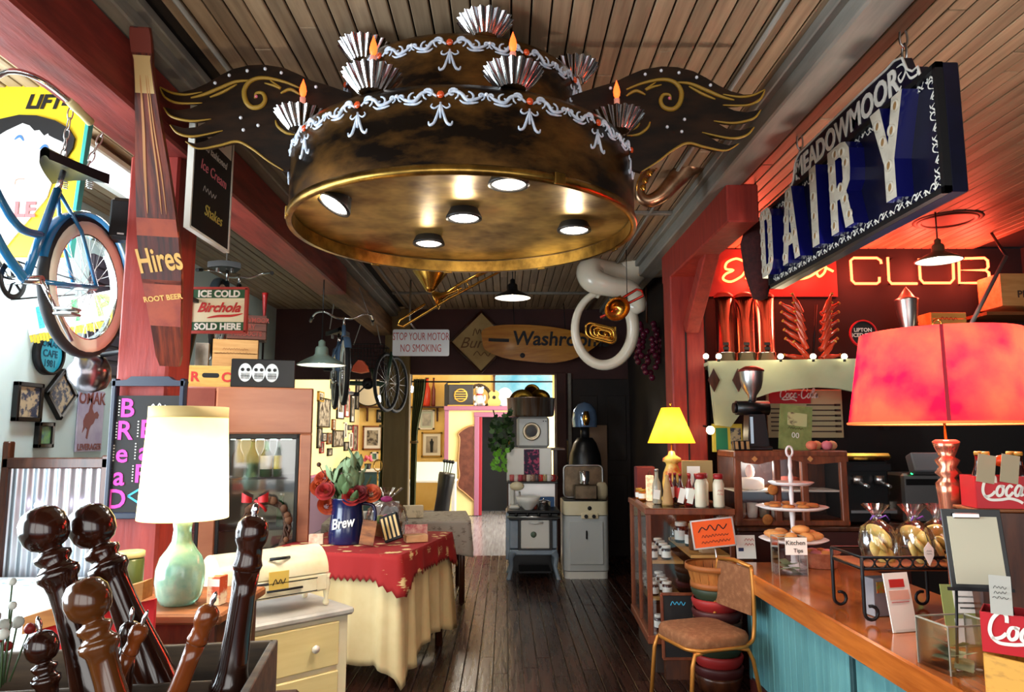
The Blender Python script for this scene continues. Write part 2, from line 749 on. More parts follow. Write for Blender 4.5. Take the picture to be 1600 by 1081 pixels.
# diagonal brace under the short red beam
struct(MB().box((0, 0, 0), (0.12, 0.9, 0.12), b=.01).build('trim_brace', m_red, None, (1.60, 5.75, 2.84), (R(-38), 0, 0)), 'red diagonal timber brace under the beam')

# walls
wall_boxes('wall_left', [(XL - .12, XL, 4.15, YB, 0, CZ), (XL - .12, XL, -1.7, 4.15, 0, 0.85), (XL - .12, XL, -1.7, 4.15, 2.95, CZ), (XL - .12, XL, -1.7, .25, .85, 2.95)], m_paleblue, 'pale blue aisle wall hung with frames')
wall_boxes('wall_back', [(XL, -1.70, YB, YB + .14, 2.44, CZ), (-1.70, 0.70, YB, YB + .14, 2.51, CZ), (0.70, XR, YB, YB + .14, 0, CZ)], m_maroon, 'dark maroon cross wall above the opening')
struct(MB().box((0, 0, 1.72), (0.36, 0.16, 3.44), b=.01).box((0.12, -0.085, 1.2), (0.02, 0.012, 2.4)).build('column', m_olive, None, (-1.53, YB + .03, 0)), 'flat olive painted column in the opening')
struct(MB().box((0, 0, 1.26), (0.14, 0.2, 2.52), b=.006).build('trim_3', m_maroon, None, (0.78, YB - .02, 0)), 'dark red door casing beside the stove')
struct(MB().box((0, 0, 1.26), (0.05, 0.06, 2.52), b=.006).build('trim_4', m_greytrim, None, (0.90, YB - .05, 0)), 'thin pale upright batten beside the dark doorway')
wall_boxes('wall_passage', [(1.74, 1.84, 6.5, YB, 0, CZ)], m_dark, 'dark wall of the passage beside the bar')
wall_boxes('wall_bar', [(1.84, XR, BARY, BARY + .12, 0, CZ)], m_blackm, 'black wall behind the bar')
wall_boxes('wall_right', [(XR, XR + .12, -1.7, BARY + .12, 0, CZ)], m_dark, 'dark side wall beyond the bar')
wall_boxes('wall_front', [(XL, XR, -1.82, -1.7, 0, .55), (XL, XR, -1.82, -1.7, 3.2, CZ + .1)] + [(x - .06, x + .06, -1.82, -1.7, .55, 3.2) for x in (XL + .06, -1.2, 0.9, 3.0, XR - .06)], m_red, 'unseen red front wall with window openings added to let fill light in')  # out of view; openings added so fill light and sky reach the room
# dark doorway in the cross wall
d = MB().box((0, 0, 1.22), (0.84, 0.05, 2.44), b=.004)
d.box((-.2, -.03, 1.75), (.26, .02, .9), b=.005).box((.2, -.03, 1.75), (.26, .02, .9), b=.005).box((-.2, -.03, .65), (.26, .02, .9), b=.005).box((.2, -.03, .65), (.26, .02, .9), b=.005)
door1 = struct(d.build('door_1', m_dark, None, (1.36, YB - .03, 0)), 'dark panelled door in the shadowed cross wall')
MB().ball((0, 0, 0), .03, 10).build('door_handle', m_brass, door1, (-.32, -.06, 1.0))

# the back room
wall_boxes('wall_far_left', [(XL - .12, XL, YB + .14, YF, 0.95, CZ)], m_cream_wall, 'cream wall of the back room covered with frames')
wall_boxes('baseboard_far_left', [(XL - .12, XL + .02, YB + .14, YF, 0, 0.95)], mat('mauve_wainscot', (112, 88, 104), .6), 'mauve wainscot below the framed photographs')
struct(MB().box((0, 0, 0), (.05, 5.9, .05), b=.01).build('trim_5', m_purple, None, (XL + .03, 13.2, .96)), 'purple rail above the wainscot')
wall_boxes('wall_far_back', [(XL, 2.3, YF, YF + .12, 0, CZ)], m_yellow_wall, 'yellow end wall of the back room')
wall_boxes('wall_far_right', [(2.3, 2.42, YB + .14, 11.0, 0, CZ), (2.3, 2.42, 15.0, YF, 0, CZ), (2.3, 2.42, 11, 15, 0, .8), (2.3, 2.42, 11, 15, 3.1, CZ)], m_yellow_wall, 'yellow wall with window openings in the back room')
struct(MB().box((-.5, 13.2, CZ + .06), (5.9, 6.2, .1)).build('ceiling_far', mat('far_ceiling', (210, 190, 150), .8)), 'plain ceiling of the back room')
BXY = 15.2         # front of the low closet in the back room
bx = at(696, 640, BXY).x
dx = at(744, 700, BXY).x
hz = at(700, 640, BXY).z
dz_ = at(745, 650, BXY).z
wall_boxes('wall_closet', [(bx, dx, BXY, BXY + .1, 0, hz), (dx, 0.35, BXY, BXY + .1, dz_, hz), (0.35, 1.2, BXY, BXY + .1, 0, hz), (bx, bx + .08, BXY + .1, YF, 0, hz), (bx, 1.2, BXY + .1, YF, hz - .06, hz)], m_cream_wall, 'cream front of the low closet with purple trim')
t = MB().box((bx + .03, BXY - .02, hz / 2), (.09, .06, hz), b=.008).box(((bx + 1.2) / 2, BXY + .16, hz + .03), (1.25 - bx, .52, .09), b=.01)
struct(t.build('trim_6', m_purple), 'purple corner and cornice of the low closet')
t = MB().box((dx + .01, BXY - .02, dz_ / 2), (.1, .06, dz_), b=.008).box(((dx + .35) / 2, BXY - .02, dz_ + .03), (.45 - dx, .06, .1), b=.008)
struct(t.build('door_frame_2', m_purple), 'purple door casing of the low closet')
struct(MB().box((dx + .09, BXY + .06, dz_ / 2), (.06, .16, dz_), b=.006).build('door_2', mat('crimson_paint', (150, 32, 44), .5)), 'crimson edge of the open closet door')
wall_boxes('wall_closet_inside', [(bx + .1, 1.2, YF - .06, YF - .01, 0, hz - .07)], mat('slate_dark', (34, 40, 48), .7), 'dark inside of the closet')
for xx, nm in ((1.16, 'trim_conduit'), (-1.36, 'trim_conduit')):
  struct(MB().cyl((xx, 1.5, CZ - .025), (xx, YB - .1, CZ - .025), .012, 8).build(nm, m_greytrim), 'thin metal conduit along the ceiling boards')
# ================================================================== tiered cake chandelier
m_cake = mat('aged_bronze_tin', (24, 15, 8), 0.33, metal=.7, col2=(136, 94, 42), nscale=3.6, stretch=(1, 1, 2.4), contrast=(.42, .8), bump=.12, detail=8)
m_cakeplate = mat('hammered_gold_tin', (120, 88, 42), 0.38, metal=.85, col2=(214, 178, 104), nscale=4, bump=.5, detail=3)
m_rim = mat('brass_rim', (176, 138, 66), 0.3, metal=1.0, col2=(120, 92, 44), nscale=12)
m_wing = mat('wing_dark_paint', (20, 12, 6), 0.55, col2=(44, 26, 12), nscale=5, stretch=(1, 1, 3), bump=.1, spec=.2)
m_wingedge = mat('wing_gold_edge', (150, 116, 36), 0.5)
m_lens = glow('flood_lens', (255, 246, 232), 14)
m_flame = glow('candle_bulb_glow', (255, 84, 30), 4)
m_candle = mat('pink_candle', (216, 150, 140), .5, emit=(255, 150, 110), es=.35)
m_gem = mat('orange_gem', (206, 74, 30), .15, coat=.6)
CX, CY, CZB = -0.205, 3.42, 2.64
ch = thing('cake_chandelier', 'tiered bronze cake shaped chandelier with wings hanging from the ceiling', 'chandelier', (CX, CY, CZB))
R1, R2, R3 = 0.825, 0.585, 0.28
H1, H2, H3 = 0.35, 0.71, 0.80
MB().lathe([(R1 - .012, 0.07), (R1 - .012, 0.0), (R1, 0), (R1, 0.02), (R1, H1 - .03), (R1 - .02, H1), (R2 - .05, H1 + .015)], 72, cap=False).build('lower_tier', m_cake, ch)
MB().lathe([(R2, H1), (R2, H2 - .035), (R2 - .015, H2 - .01), (R2 - .05, H2), (R3 - .03, H2 + .01)], 60, cap=False).build('middle_tier', m_cake, ch)
MB().lathe([(R3, H2), (R3, H3 - .01), (R3 - .03, H3)], 40, cap=False).build('upper_tier', m_cake, ch)
MB().lathe([(0.001, 0.075), (.3, .06), (R1 - .012, 0.055)], 72, cap=False).build('base_plate', m_cakeplate, ch)
rim = MB().lathe([(R1 - .016, -.014), (R1 + .008, -.014), (R1 + .012, 0), (R1 + .008, .022), (R1 - .001, .024)], 72, cap=False)
rim.lathe([(R1 - .018, -.012), (R1 - .018, .05)], 72, cap=False)
rim.build('bottom_rim', m_rim, ch)
for a in (R(60), R(100), R(131), R(200), R(300), R(20)):
  MB().box((0, 0, 0), (.012, .05, .05), b=.003).build('rim_clasp', m_rim, ch, ((R1 + .008) * math.cos(a), (R1 + .008) * math.sin(a), .005), (0, 0, a))


def scroll_pts(cx, cz, r0, r1, a0, a1, n=14):
  return [(cx + (r0 + (r1 - r0) * k / n) * math.cos(a0 + (a1 - a0) * k / n), cz + (r0 + (r1 - r0) * k / n) * math.sin(a0 + (a1 - a0) * k / n)) for k in range(n + 1)]


def ornament(rad):
  """silver acanthus frieze with a tassel, bent round a drum of radius rad; local x is the tangent"""
  b = MB()

  def put(pts, r):
    q = []
    for (x, z) in pts:
      x, z = x * 1.2, z * 1.15
      a = x / rad
      q.append((rad * math.sin(a), -rad * math.cos(a), z))
    n = len(q)
    rr = [r * (0.45 + 0.55 * math.sin(PI * (i + .5) / n)) for i in range(n)]
    b.tube(q, rr, 6)
  for s in (-1, 1):
    put(bez([(s * .012, .0), (s * .04, .018), (s * .065, .01), (s * .085, -.012), (s * .115, -.006), (s * .135, .008)], 4), .008)
    put([(s * p[0], p[1]) for p in scroll_pts(.038, .012, .022, .004, -1.2, 5.5)], .006)
    put([(s * p[0], p[1]) for p in scroll_pts(.088, -.002, .02, .004, 1.6, -4.5)], .006)
    put([(s * p[0], p[1]) for p in scroll_pts(.128, .004, .014, .003, -1.5, 4.5)], .005)
    put(bez([(s * .06, -.012), (s * .075, -.022), (s * .1, -.022), (s * .12, -.018)], 4), .005)
    put(bez([(s * .002, -.03), (s * .008, -.055), (s * .02, -.09), (s * .034, -.098), (s * .038, -.086)], 4), .006)
    put(bez([(s * .002, -.028), (s * .018, -.04), (s * .03, -.034), (s * .026, -.024)], 4), .004)
  put([(0, -.02), (0, -.05), (0, -.075)], .006)
  return b.mesh(m_silverp)


o1, o2 = ornament(R1 + .003), ornament(R2 + .003)
gem = MB().ball((0, 0, 0), .015, 10, sc=(1, .6, 1)).mesh(m_gem)
whitegem = MB().ball((0, 0, 0), .008, 8).mesh(mat('clear_rhinestone', (220, 224, 232), .05, spec=1.0))
for n_, me, rad, zz in ((15, o1, R1, H1 - .06), (11, o2, R2, H2 - .07)):
  for k in range(n_):
    a = 2 * PI * k / n_ - R(3)
    o = obj_from(me, 'scroll_ornament', ch, (0, 0, zz), (0, 0, a))
    obj_from(gem, 'gem', o, (0, -rad - .008, .006))
    obj_from(whitegem, 'rhinestone', o, ((rad + .004) * math.sin(PI / n_), -(rad + .004) * math.cos(PI / n_), .012))


def fluted_cup():
  N = 64

  def fn(u, v):
    a = 2 * PI * u
    r = (.055 + .062 * v ** .9) * (1 + (.05 + .02 * v) * math.cos(20 * a))
    return (r * math.cos(a), r * math.sin(a), .078 * v)
  b = MB().sheet(fn, 120, 3, closed_u=True)
  b.lathe([(.001, 0.004), (.052, 0.004)], 20, cap=False)
  return b.mesh(m_chrome)


cup_me = fluted_cup()
can_me = MB().lathe([(.012, 0), (.013, .08), (.001, .082)], 12).mesh(m_candle)
flm_me = MB().lathe([(.006, 0), (.014, .018), (.016, .034), (.012, .055), (.005, .075), (.001, .088)], 12).mesh(m_flame)
for angs, rad, zz in (((-62, -24, 17, 62, 107, 152, 197, 250), R1 - .03, H1), ((12, 72, 132, 192, 252, 308), R2 - .03, H2 - .02)):
  for a in angs:
    a = R(a) - PI / 2
    c = obj_from(cup_me, 'fluted_cup', ch, (rad * math.cos(a), rad * math.sin(a), zz), (0, 0, a))
    obj_from(can_me, 'candle', c, (0, 0, .075))
    obj_from(flm_me, 'flame_bulb', c, (0, 0, .155))
# floodlights under the plate
can = MB().lathe([(.05, .05), (.06, .03), (.075, 0), (.085, -.02), (.085, -.028), (.07, -.028)], 24, cap=False).mesh(m_iron)
lens = MB().lathe([(.001, -.036), (.03, -.034), (.06, -.026), (.072, -.018)], 24, cap=False).mesh(m_lens)
lens_dim = MB().lathe([(.001, -.036), (.03, -.034), (.06, -.026), (.072, -.018)], 24, cap=False).mesh(glow('flood_lens_dim', (255, 240, 220), 3))
for i, (px, py) in enumerate(((525, 318), (725, 338), (795, 285), (670, 378), (897, 357))):
  p = on(px, py, CZB + .03)
  tilt = (R(-12), R(28), 0) if i == 0 else (0, 0, 0)
  c = obj_from(can, 'flood_lamp', ch, (p.x - CX, p.y - CY, .045), tilt)
  obj_from(lens if i < 3 or i == 4 else lens_dim, 'lens', c)
  point_light('flood_spill', (0, 0, -.055), 5 if i != 3 else 1.5, (1, .9, .72), .03, parent=c)
  spot_light('flood_beam', (0, 0, -.05), (0, 0, 0), 55 if i < 3 else 18, (1, .93, .82), 130, .05, parent=c)

# wings
WY = 3.13
left_px = [(585, 160), (545, 146), (515, 136), (488, 128), (470, 119), (445, 108), (415, 103), (390, 104), (365, 110), (345, 120), (325, 132), (305, 141), (285, 146), (268, 145), (252, 138),
     (256, 148), (270, 157), (292, 162), (318, 163), (300, 171), (280, 174), (258, 169), (262, 180), (280, 188), (305, 191), (332, 188), (310, 200), (290, 202), (268, 196),
     (276, 208), (298, 215), (330, 212), (350, 206), (322, 222), (306, 226), (292, 222), (304, 232), (330, 233), (352, 227), (372, 223), (388, 229), (402, 240), (420, 253), (445, 268), (470, 262), (585, 240)]
px0, py0 = 724, 200
c0 = at(px0, py0, WY)


def wloc(px, py, s):
  p = at(px, py, WY)
  return (s * -(p.x - c0.x), p.z - CZB)


wing_strokes = [
  ([(470, 140), (445, 130), (415, 124), (395, 128), (384, 142), (386, 160), (396, 170), (410, 168), (416, 158), (412, 148), (402, 148), (400, 156)], .012),
  ([(392, 128), (370, 130), (345, 140), (320, 150), (300, 155)], .009), ([(372, 134), (350, 146), (330, 154)], .007),
  ([(424, 128), (440, 140), (430, 136), (415, 132)], .007), ([(470, 150), (455, 142), (440, 148)], .008),
  ([(468, 212), (450, 210), (436, 200), (432, 190)], .007), ([(470, 205), (455, 200), (448, 192)], .006)]
edges_px = [[(252, 138), (270, 147), (292, 150), (318, 146)], [(252, 139), (260, 154), (280, 163), (318, 163)], [(258, 170), (270, 184), (300, 191), (332, 188)], [(268, 197), (280, 210), (305, 215), (350, 206)], [(292, 223), (312, 234), (345, 229), (372, 223), (395, 234), (420, 253), (444, 268)]]
for s in (1, -1):
  poly = [wloc(px, py, s) for px, py in left_px]
  if s > 0:
    poly = [(-a, b) for a, b in poly]
    poly = [(-a, b) for a, b in poly]
  wng = MB().prism([(-abs(a) if s > 0 else abs(a), b) for a, b in poly], -.012, .012).build('wing', m_wing, ch, (c0.x - CX, WY - CY, 0))
  g = MB()
  for pts, r in wing_strokes + [(e, .006) for e in edges_px]:
    q = []
    for px, py in pts:
      a, bz_ = wloc(px, py, s)
      q.append((-abs(a) if s > 0 else abs(a), -.014, bz_))
    q = bez(q, 5)
    n = len(q)
    g.tube(q, [r * (.35 + .65 * math.sin(PI * (i + .5) / n)) for i in range(n)], 6, flat=1)
  g.build('gilt_scroll', m_wingedge, wng)
  for px, py, big in ((338, 132, 1), (360, 120, 0), (388, 113, 1), (416, 110, 0), (441, 116, 1), (402, 153, 2), (378, 186, 1), (382, 205, 0), (405, 198, 0), (495, 138, 1)):
    a, bz_ = wloc(px, py, s)
    MB().ball((0, 0, 0), .008, 8).build('jewel', [mat('clear_rhinestone', (220, 224, 232), .05), m_gem][0] if big != 2 else mat('pink_gem', (214, 110, 130), .2), wng, (-abs(a) if s > 0 else abs(a), -.014, bz_))

# ================================================================== DAIRY sign
m_navy = mat('navy_enamel', (9, 10, 26), 0.3, col2=(15, 16, 40), nscale=4)
m_blue = mat('royal_blue_enamel', (15, 17, 84), 0.18, coat=.5)
m_letter = mat('cream_letter_face', (206, 198, 180), 0.4, col2=(186, 176, 158), nscale=14)
SX, SY0, SL, SZ0, SH = 1.75, 4.60, 1.90, 2.60, 0.54
sg = thing('dairy_sign', 'long navy hanging sign with big channel letters and scrollwork border', 'sign', (SX, SY0, SZ0), (0, 0, R(-90)))
MB().box((SL / 2, .035, SH / 2), (SL, .07, SH), b=.006).build('panel', m_navy, sg)
MB().box((SL / 2, -.012, .012), (SL, .03, .024)).box((SL / 2, -.012, SH - .012), (SL, .03, .024)).box((SL - .012, -.012, SH / 2), (.024, .03, SH)).box((.012, -.012, SH / 2), (.024, .03, SH)).build('edge_frame', m_iron, sg)
# crest with the name
crest = [(.36, SH), (.36, SH + .03), (.40, SH + .06), (.42, SH + .13), (.46, SH + .17), (.5, SH + .185), (.62, SH + .185), (.9, SH + .19), (1.3, SH + .19), (1.50, SH + .185), (1.56, SH + .19), (1.62, SH + .17), (1.65, SH + .10), (1.69, SH + .07), (1.73, SH + .07), (1.74, SH + .03), (1.74, SH)]
MB().prism(crest, .01, .05).build('crest', m_navy, sg)
eb = MB()
eb.tube([(p[0], .006, p[1]) for p in crest], .006, 6)
eb.build('crest_edge', m_whitepaint, sg)
text('MEADOWMOOR', .165, m_whitepaint, sg, (1.0, .008, SH + .095), off=.004, sx=.92, ext=.002)
for cx_, s in ((1.62, 1), (.44, -1)):
  sc = MB()
  stroke(sc, [(cx_ - s * .05, SH + .15), (cx_, SH + .14), (cx_ + s * .02, SH + .1), (cx_ - s * .02, SH + .07), (cx_ - s * .04, SH + .1), (cx_ - s * .01, SH + .11)], .014, .008, taper=True)
  stroke(sc, [(cx_ + s * .02, SH + .1), (cx_ + s * .05, SH + .05), (cx_ + s * .1, SH + .04), (cx_ + s * .1, SH + .055)], .012, .008, taper=True)
  stroke(sc, [(cx_ - s * .05, SH + .03), (cx_ - s * .02, SH + .05)], .012, .008, taper=True)
  sc.build('crest_scroll', m_whitepaint, sg)
# painted border scrolls
bs = MB()


def border_unit(b, x, z, horiz, k):
  q = [(0, 0), (.012, .018), (.028, .02), (.036, .006), (.028, -.006), (.02, .002)]
  q2 = [(.03, -.014), (.045, -.002), (.06, .012)]
  q3 = [(.035, .012), (.05, .022)]
  sgn = 1 if k % 2 else -1
  for pts, w in ((q, .008), (q2, .008), (q3, .006), ([(0, 0), (-.008, -.014), (.008, -.02)], .007)):
    pp = [(p[0], p[1] * sgn) for p in pts]
    if horiz:
      pp = [(x + p[0], z + p[1] * .85) for p in pp]
    else:
      pp = [(x + p[1] * 1.3, z + p[0]) for p in pp]
    stroke(b, pp, w, -.002, .003, n=4, taper=True)


for k in range(26):
  border_unit(bs, .07 + k * .068, .05, True, k)
  border_unit(bs, .07 + k * .068, SH - .035, True, k)
for k in range(7):
  border_unit(bs, SL - .065, .05 + k * .068, False, k)
  border_unit(bs, .06, .05 + k * .068, False, k)
bs.build('border_scrollwork', m_whitepaint, sg)
LETH = .44


def letter_polys(chr_):
  w, h, s = {'D': (.2, LETH, .075), 'A': (.25, LETH, .075), 'I': (.085, LETH, .085), 'R': (.235, LETH, .08), 'Y': (.27, LETH, .08)}[chr_]
  if chr_ == 'D':
    out = [(0, 0), (w - .08, 0), (w - .03, .025), (w, .08), (w, h - .08), (w - .03, h - .025), (w - .08, h), (0, h)]
    inn = [(s, s), (w - .09, s), (w - s, .11), (w - s, h - .11), (w - .09, h - s), (s, h - s)]
    return [(out, inn)], w
  if chr_ == 'A':
    return [([(0, 0), (s, 0), (s + .02, .1), (w - s - .02, .1), (w - s, 0), (w, 0), (w / 2 + .045, h), (w / 2 - .045, h)], [(s + .033, .16), (w / 2, h - .1), (w - s - .033, .16)])], w
  if chr_ == 'I':
    return [([(0, 0), (w, 0), (w, h), (0, h)], None)], w
  if chr_ == 'R':
    out = [(0, 0), (s, 0), (s, .16), (.11, .16), (w - s - .005, 0), (w, 0), (w - .055, .18), (w - .015, .22), (w - .005, .28), (w - .005, h - .06), (w - .04, h - .015), (w - .09, h), (0, h)]
    inn = [(s, .225), (w - .1, .225), (w - s - .003, .25), (w - s - .003, h - .09), (w - .1, h - .068), (s, h - .068)]
    return [(out, inn)], w
  return [([(w / 2 - .042, 0), (w / 2 + .042, 0), (w / 2 + .042, .17), (w, h), (w - .085, h), (w / 2, .25), (.085, h), (0, h), (w / 2 - .042, .17)], None)], w


def hole_prism(out, inn, d0, d1, mface, mside):
  """outline with one hole, face triangulated through bmesh"""
  bm = bmesh.new()
  loops = [out] + ([inn] if inn else [])
  edges = []
  for lp in loops:
    vs = [bm.verts.new((p[0], 0, p[1])) for p in lp]
    for i in range(len(vs)):
      edges.append(bm.edges.new((vs[i], vs[(i + 1) % len(vs)])))
  bmesh.ops.triangle_fill(bm, edges=edges, use_beauty=True, use_dissolve=False)
  bm.verts.ensure_lookup_table()
  vs = [v.co.copy() for v in bm.verts]
  b = MB()
  fs = []
  for f in bm.faces:
    idx = [v.index for v in f.verts]
    if f.normal.y > 0:
      idx = idx[::-1]
    fs.append(idx)
  bm.free()
  b.add([(v.x, d0, v.z) for v in vs], fs, mface)
  for lp in loops:
    n = len(lp)
    b.add([(p[0], d0, p[1]) for p in lp] + [(p[0], d1, p[1]) for p in lp], [(i, (i + 1) % n, n + (i + 1) % n, n + i) for i in range(n)], mside)
  return b


socket = MB().lathe([(.027, 0), (.027, .008), (.021, .009), (.018, .002)], 14, cap=False).lathe([(.001, .001), (.02, .001)], 14, cap=False, m=1).mesh([m_letter, mat('amber_socket', (150, 110, 60), .4)])
bulbs = {'D': [(.037, .04), (.037, .12), (.037, .2), (.037, .28), (.037, .36), (.11, .37), (.163, .33), (.165, .25), (.165, .16), (.163, .08), (.11, .035)],
    'A': [(.04, .04), (.06, .14), (.08, .24), (.1, .32), (.125, .365), (.15, .3), (.17, .22), (.19, .14), (.21, .04), (.125, .13)],
    'I': [(.043, .05), (.043, .15), (.043, .25), (.043, .35)],
    'R': [(.04, .04), (.04, .13), (.04, .22), (.04, .31), (.09, .365), (.16, .35), (.192, .29), (.13, .19), (.17, .13), (.2, .05)],
    'Y': [(.135, .05), (.135, .14), (.1, .25), (.065, .33), (.175, .27), (.215, .355)]}
for chr_, x0 in (('D', .03), ('A', .38), ('I', .80), ('R', 1.03), ('Y', 1.47)):
  polys, w = letter_polys(chr_)
  lt = hole_prism(polys[0][0], polys[0][1], -.075, 0.0, 0, 1).build('channel_letter', [m_letter, m_blue], sg, (x0, 0, .065))
  lt['label'] = 'cream lit letter ' + chr_ + ' with bulb sockets and blue sides'
  for bx_, bz_ in bulbs[chr_]:
    obj_from(socket, 'bulb_socket', lt, (bx_, -.075, bz_ * 1.1), (R(90), 0, 0))


def chain(name, p0, p1, r, parent=None, mtl=None, link=None):
  """links of a chain between two points"""
  p0, p1 = Vector(p0), Vector(p1)
  d = p1 - p0
  n = max(2, int(d.length / (r * 5.2)))
  L = d.length / n
  q = d.to_track_quat('Z', 'Y').to_matrix()
  b = MB()
  for k in range(n):
    c = p0 + d * ((k + .5) / n)
    rot = q @ Euler((0, 0, PI / 2 * (k % 2))).to_matrix()
    pts = []
    for j in range(10):
      a = 2 * PI * j / 10
      pts.append(c + rot @ Vector((r * 1.3 * math.cos(a), 0, L * .62 * math.sin(a))))
    b.tube(pts, r * .38, 5, closed=True)
  return b.build(name, mtl or m_steel, parent)


inv = sg.matrix_basis.inverted()
for xx in (1.60, .46):
  chain('hanging_chain', (xx, .03, SH + (.17 if xx > 1 else .15)), (xx, .03, CZ - SZ0), .014, sg)
# ================================================================== bicycles
m_bikeblue = mat('bike_blue_enamel', (22, 92, 138), 0.2, coat=.6, col2=(30, 110, 158), nscale=3)
m_whitewall = mat('whitewall', (224, 218, 200), .6)
m_seat = mat('black_leather', (20, 20, 22), .45)


def bike(name, label, loc, rot, frame_m, group=None, grip_m=None, basket=False):
  t = thing(name, label, 'bicycle', loc, rot, group)
  RW = .325
  wm = MB().tube([(RW * math.cos(2 * PI * k / 36), 0, RW * math.sin(2 * PI * k / 36)) for k in range(36)], .026, 8, closed=True).mesh(m_rubber)
  ww = MB().lathe([(RW - .066, -.018), (RW - .034, -.027), (RW - .006, -.0268), (RW - .006, .0268), (RW - .034, .027), (RW - .066, .018)], 36, cap=False, M=Matrix.Rotation(R(90), 4, 'X')).mesh(m_whitewall)
  rim = MB().lathe([(RW - .072, -.017), (RW - .06, -.018), (RW - .06, .018), (RW - .072, .017), (RW - .072, -.017)], 36, cap=False, M=Matrix.Rotation(R(90), 4, 'X')).mesh(m_chrome)
  sp = MB()
  for k in range(28):
    a = 2 * PI * k / 28
    s = 1 if k % 2 else -1
    a2 = a + (.45 if (k // 2) % 2 else -.45)
    sp.tube([(.018 * math.cos(a2), s * .028, .018 * math.sin(a2)), ((RW - .05) * math.cos(a), 0, (RW - .05) * math.sin(a))], .0016, 4)
  spm = sp.mesh(m_steel)
  hub = MB().cyl((0, -.05, 0), (0, .05, 0), .017, 10).mesh(m_steel)
  BB = (.44, 0, -.06)
  ST = (.27, 0, .40)       # top of seat tube
  HT, HB = (.86, 0, .50), (.90, 0, .33)
  FH = (1.06, 0, 0)
  for nm, h in (('rear_wheel', (0, 0, 0)), ('front_wheel', FH)):
    w = obj_from(wm, nm, t, h)
    obj_from(ww, 'whitewall', w)
    obj_from(rim, 'rim', w)
    obj_from(spm, 'spokes', w)['kind'] = 'stuff'
    obj_from(hub, 'hub', w)
    fd = MB()
    a0, a1 = (R(-25), R(170)) if h[0] < .5 else (R(35), R(200))
    if h[0] < .5:
      a0, a1 = R(10), R(195)

    def fn(u, v, h=h, a0=a0, a1=a1):
      a = a0 + (a1 - a0) * u
      q = (v - .5) * PI
      r = RW + .034 + .012 * math.cos(q)
      return (h[0] + r * math.cos(a), .035 * math.sin(q), h[2] + r * math.sin(a))
    fd.sheet(fn, 28, 6)
    fd.build('fender', frame_m, t)
  f = MB()
  f.tube([BB, ST], .019, 10)
  f.tube(bez([HB, (.72, 0, .16), (.58, 0, .03), BB], 6), .021, 10)
  f.tube(bez([HT, (.70, 0, .30), (.52, 0, .16), (.36, 0, .16)], 6), .019, 10)
  f.tube([HT, HB], .023, 10)
  for s in (-1, 1):
    f.tube([BB, (.2, s * .05, -.03), (0, s * .055, 0)], .011, 8)
    f.tube([ST, (.15, s * .05, .24), (0, s * .055, 0)], .009, 8)
    f.tube([HB, (.94, s * .05, .26), (1.0, s * .055, .12), (FH[0], s * .055, 0)], .012, 8)
  f.build('frame', frame_m, t)
  MB().cyl(ST, (.24, 0, .50), .013, 10).build('seat_post', m_chrome, t)
  st = MB()

  def sfn(u, v):
    x = -.12 + .28 * u
    w = .115 * (1 - u) ** .8 + .022
    y = (v - .5) * 2 * w
    return (.22 + x, y, .535 + .018 * (1 - (2 * v - 1) ** 2) + .02 * (u - .4) ** 2)
  st.sheet(sfn, 10, 8)
  st.sheet(lambda u, v: (sfn(u, v)[0], sfn(u, v)[1] * .98, sfn(u, v)[2] - .04 - .01 * (1 - u)), 10, 8)
  for v in (0, 1):
    st.sheet(lambda u, q, v=v: (sfn(u, v)[0], sfn(u, v)[1], sfn(u, v)[2] - q * (.04 + .01 * (1 - u))), 10, 1)
  st.sheet(lambda q, v: (sfn(0, v)[0], sfn(0, v)[1], sfn(0, v)[2] - q * .05), 1, 8)
  seat = st.build('saddle', m_seat, t)
  for s in (-1, 1):
    sp_ = MB()
    sp_.tube([(.13 + .014 * math.cos(k), s * .06 + .014 * math.sin(k), .455 + .04 * k / 25) for k in range(26)], .003, 5)
    sp_.build('spring', m_steel, seat)
  hb = MB()
  hb.tube([HT, (.845, 0, .60)], .012, 8)
  for s in (-1, 1):
    hb.tube(bez([(.87, 0, .58), (.90, s * .09, .58), (.92, s * .20, .63), (.86, s * .28, .63), (.72, s * .32, .60), (.64, s * .33, .58)], 5), .0115, 8)
  bar = hb.build('handlebar', m_chrome, t)
  for s in (-1, 1):
    MB().tube([(.74, s * .317, .603), (.70, s * .322, .594), (.66, s * .327, .584), (.61, s * .332, .572)], [.016, .018, .016, .018], 10).build('grip', grip_m or mat('cream_grip', (196, 180, 130), .6), bar)
  cr = MB().lathe([(.062, -.003), (.085, -.003), (.085, .003), (.062, .003), (.062, -.003)], 30, cap=False, M=Matrix.Translation((BB[0], -.05, BB[2])) @ Matrix.Rotation(R(90), 4, 'X'))
  for k in range(5):
    a = 2 * PI * k / 5
    cr.tube([(BB[0], -.05, BB[2]), (BB[0] + .066 * math.cos(a), -.05, BB[2] + .066 * math.sin(a))], .006, 5)
  crk = cr.build('chainring', m_iron, t)
  MB().cyl((BB[0], -.075, BB[2]), (BB[0], .075, BB[2]), .02, 10).tube([(BB[0], .07, BB[2]), (BB[0] - .10, .085, BB[2] - .12)], .009, 8).tube([(BB[0], -.07, BB[2]), (BB[0] + .10, -.085, BB[2] + .12)], .009, 8).build('crank', m_chrome, t)
  for s in (1, -1):
    c = (BB[0] - s * .10, s * .13, BB[2] - s * .12)
    MB().box((c[0], c[1], c[2] + .012), (.075, .085, .012), b=.004).box((c[0], c[1], c[2] - .012), (.075, .085, .012), b=.004).cyl((c[0], c[1] - .05, c[2]), (c[0], c[1] + .05, c[2]), .008, 6).build('pedal', m_steel if s > 0 else m_rubber, t)
  chn = MB()
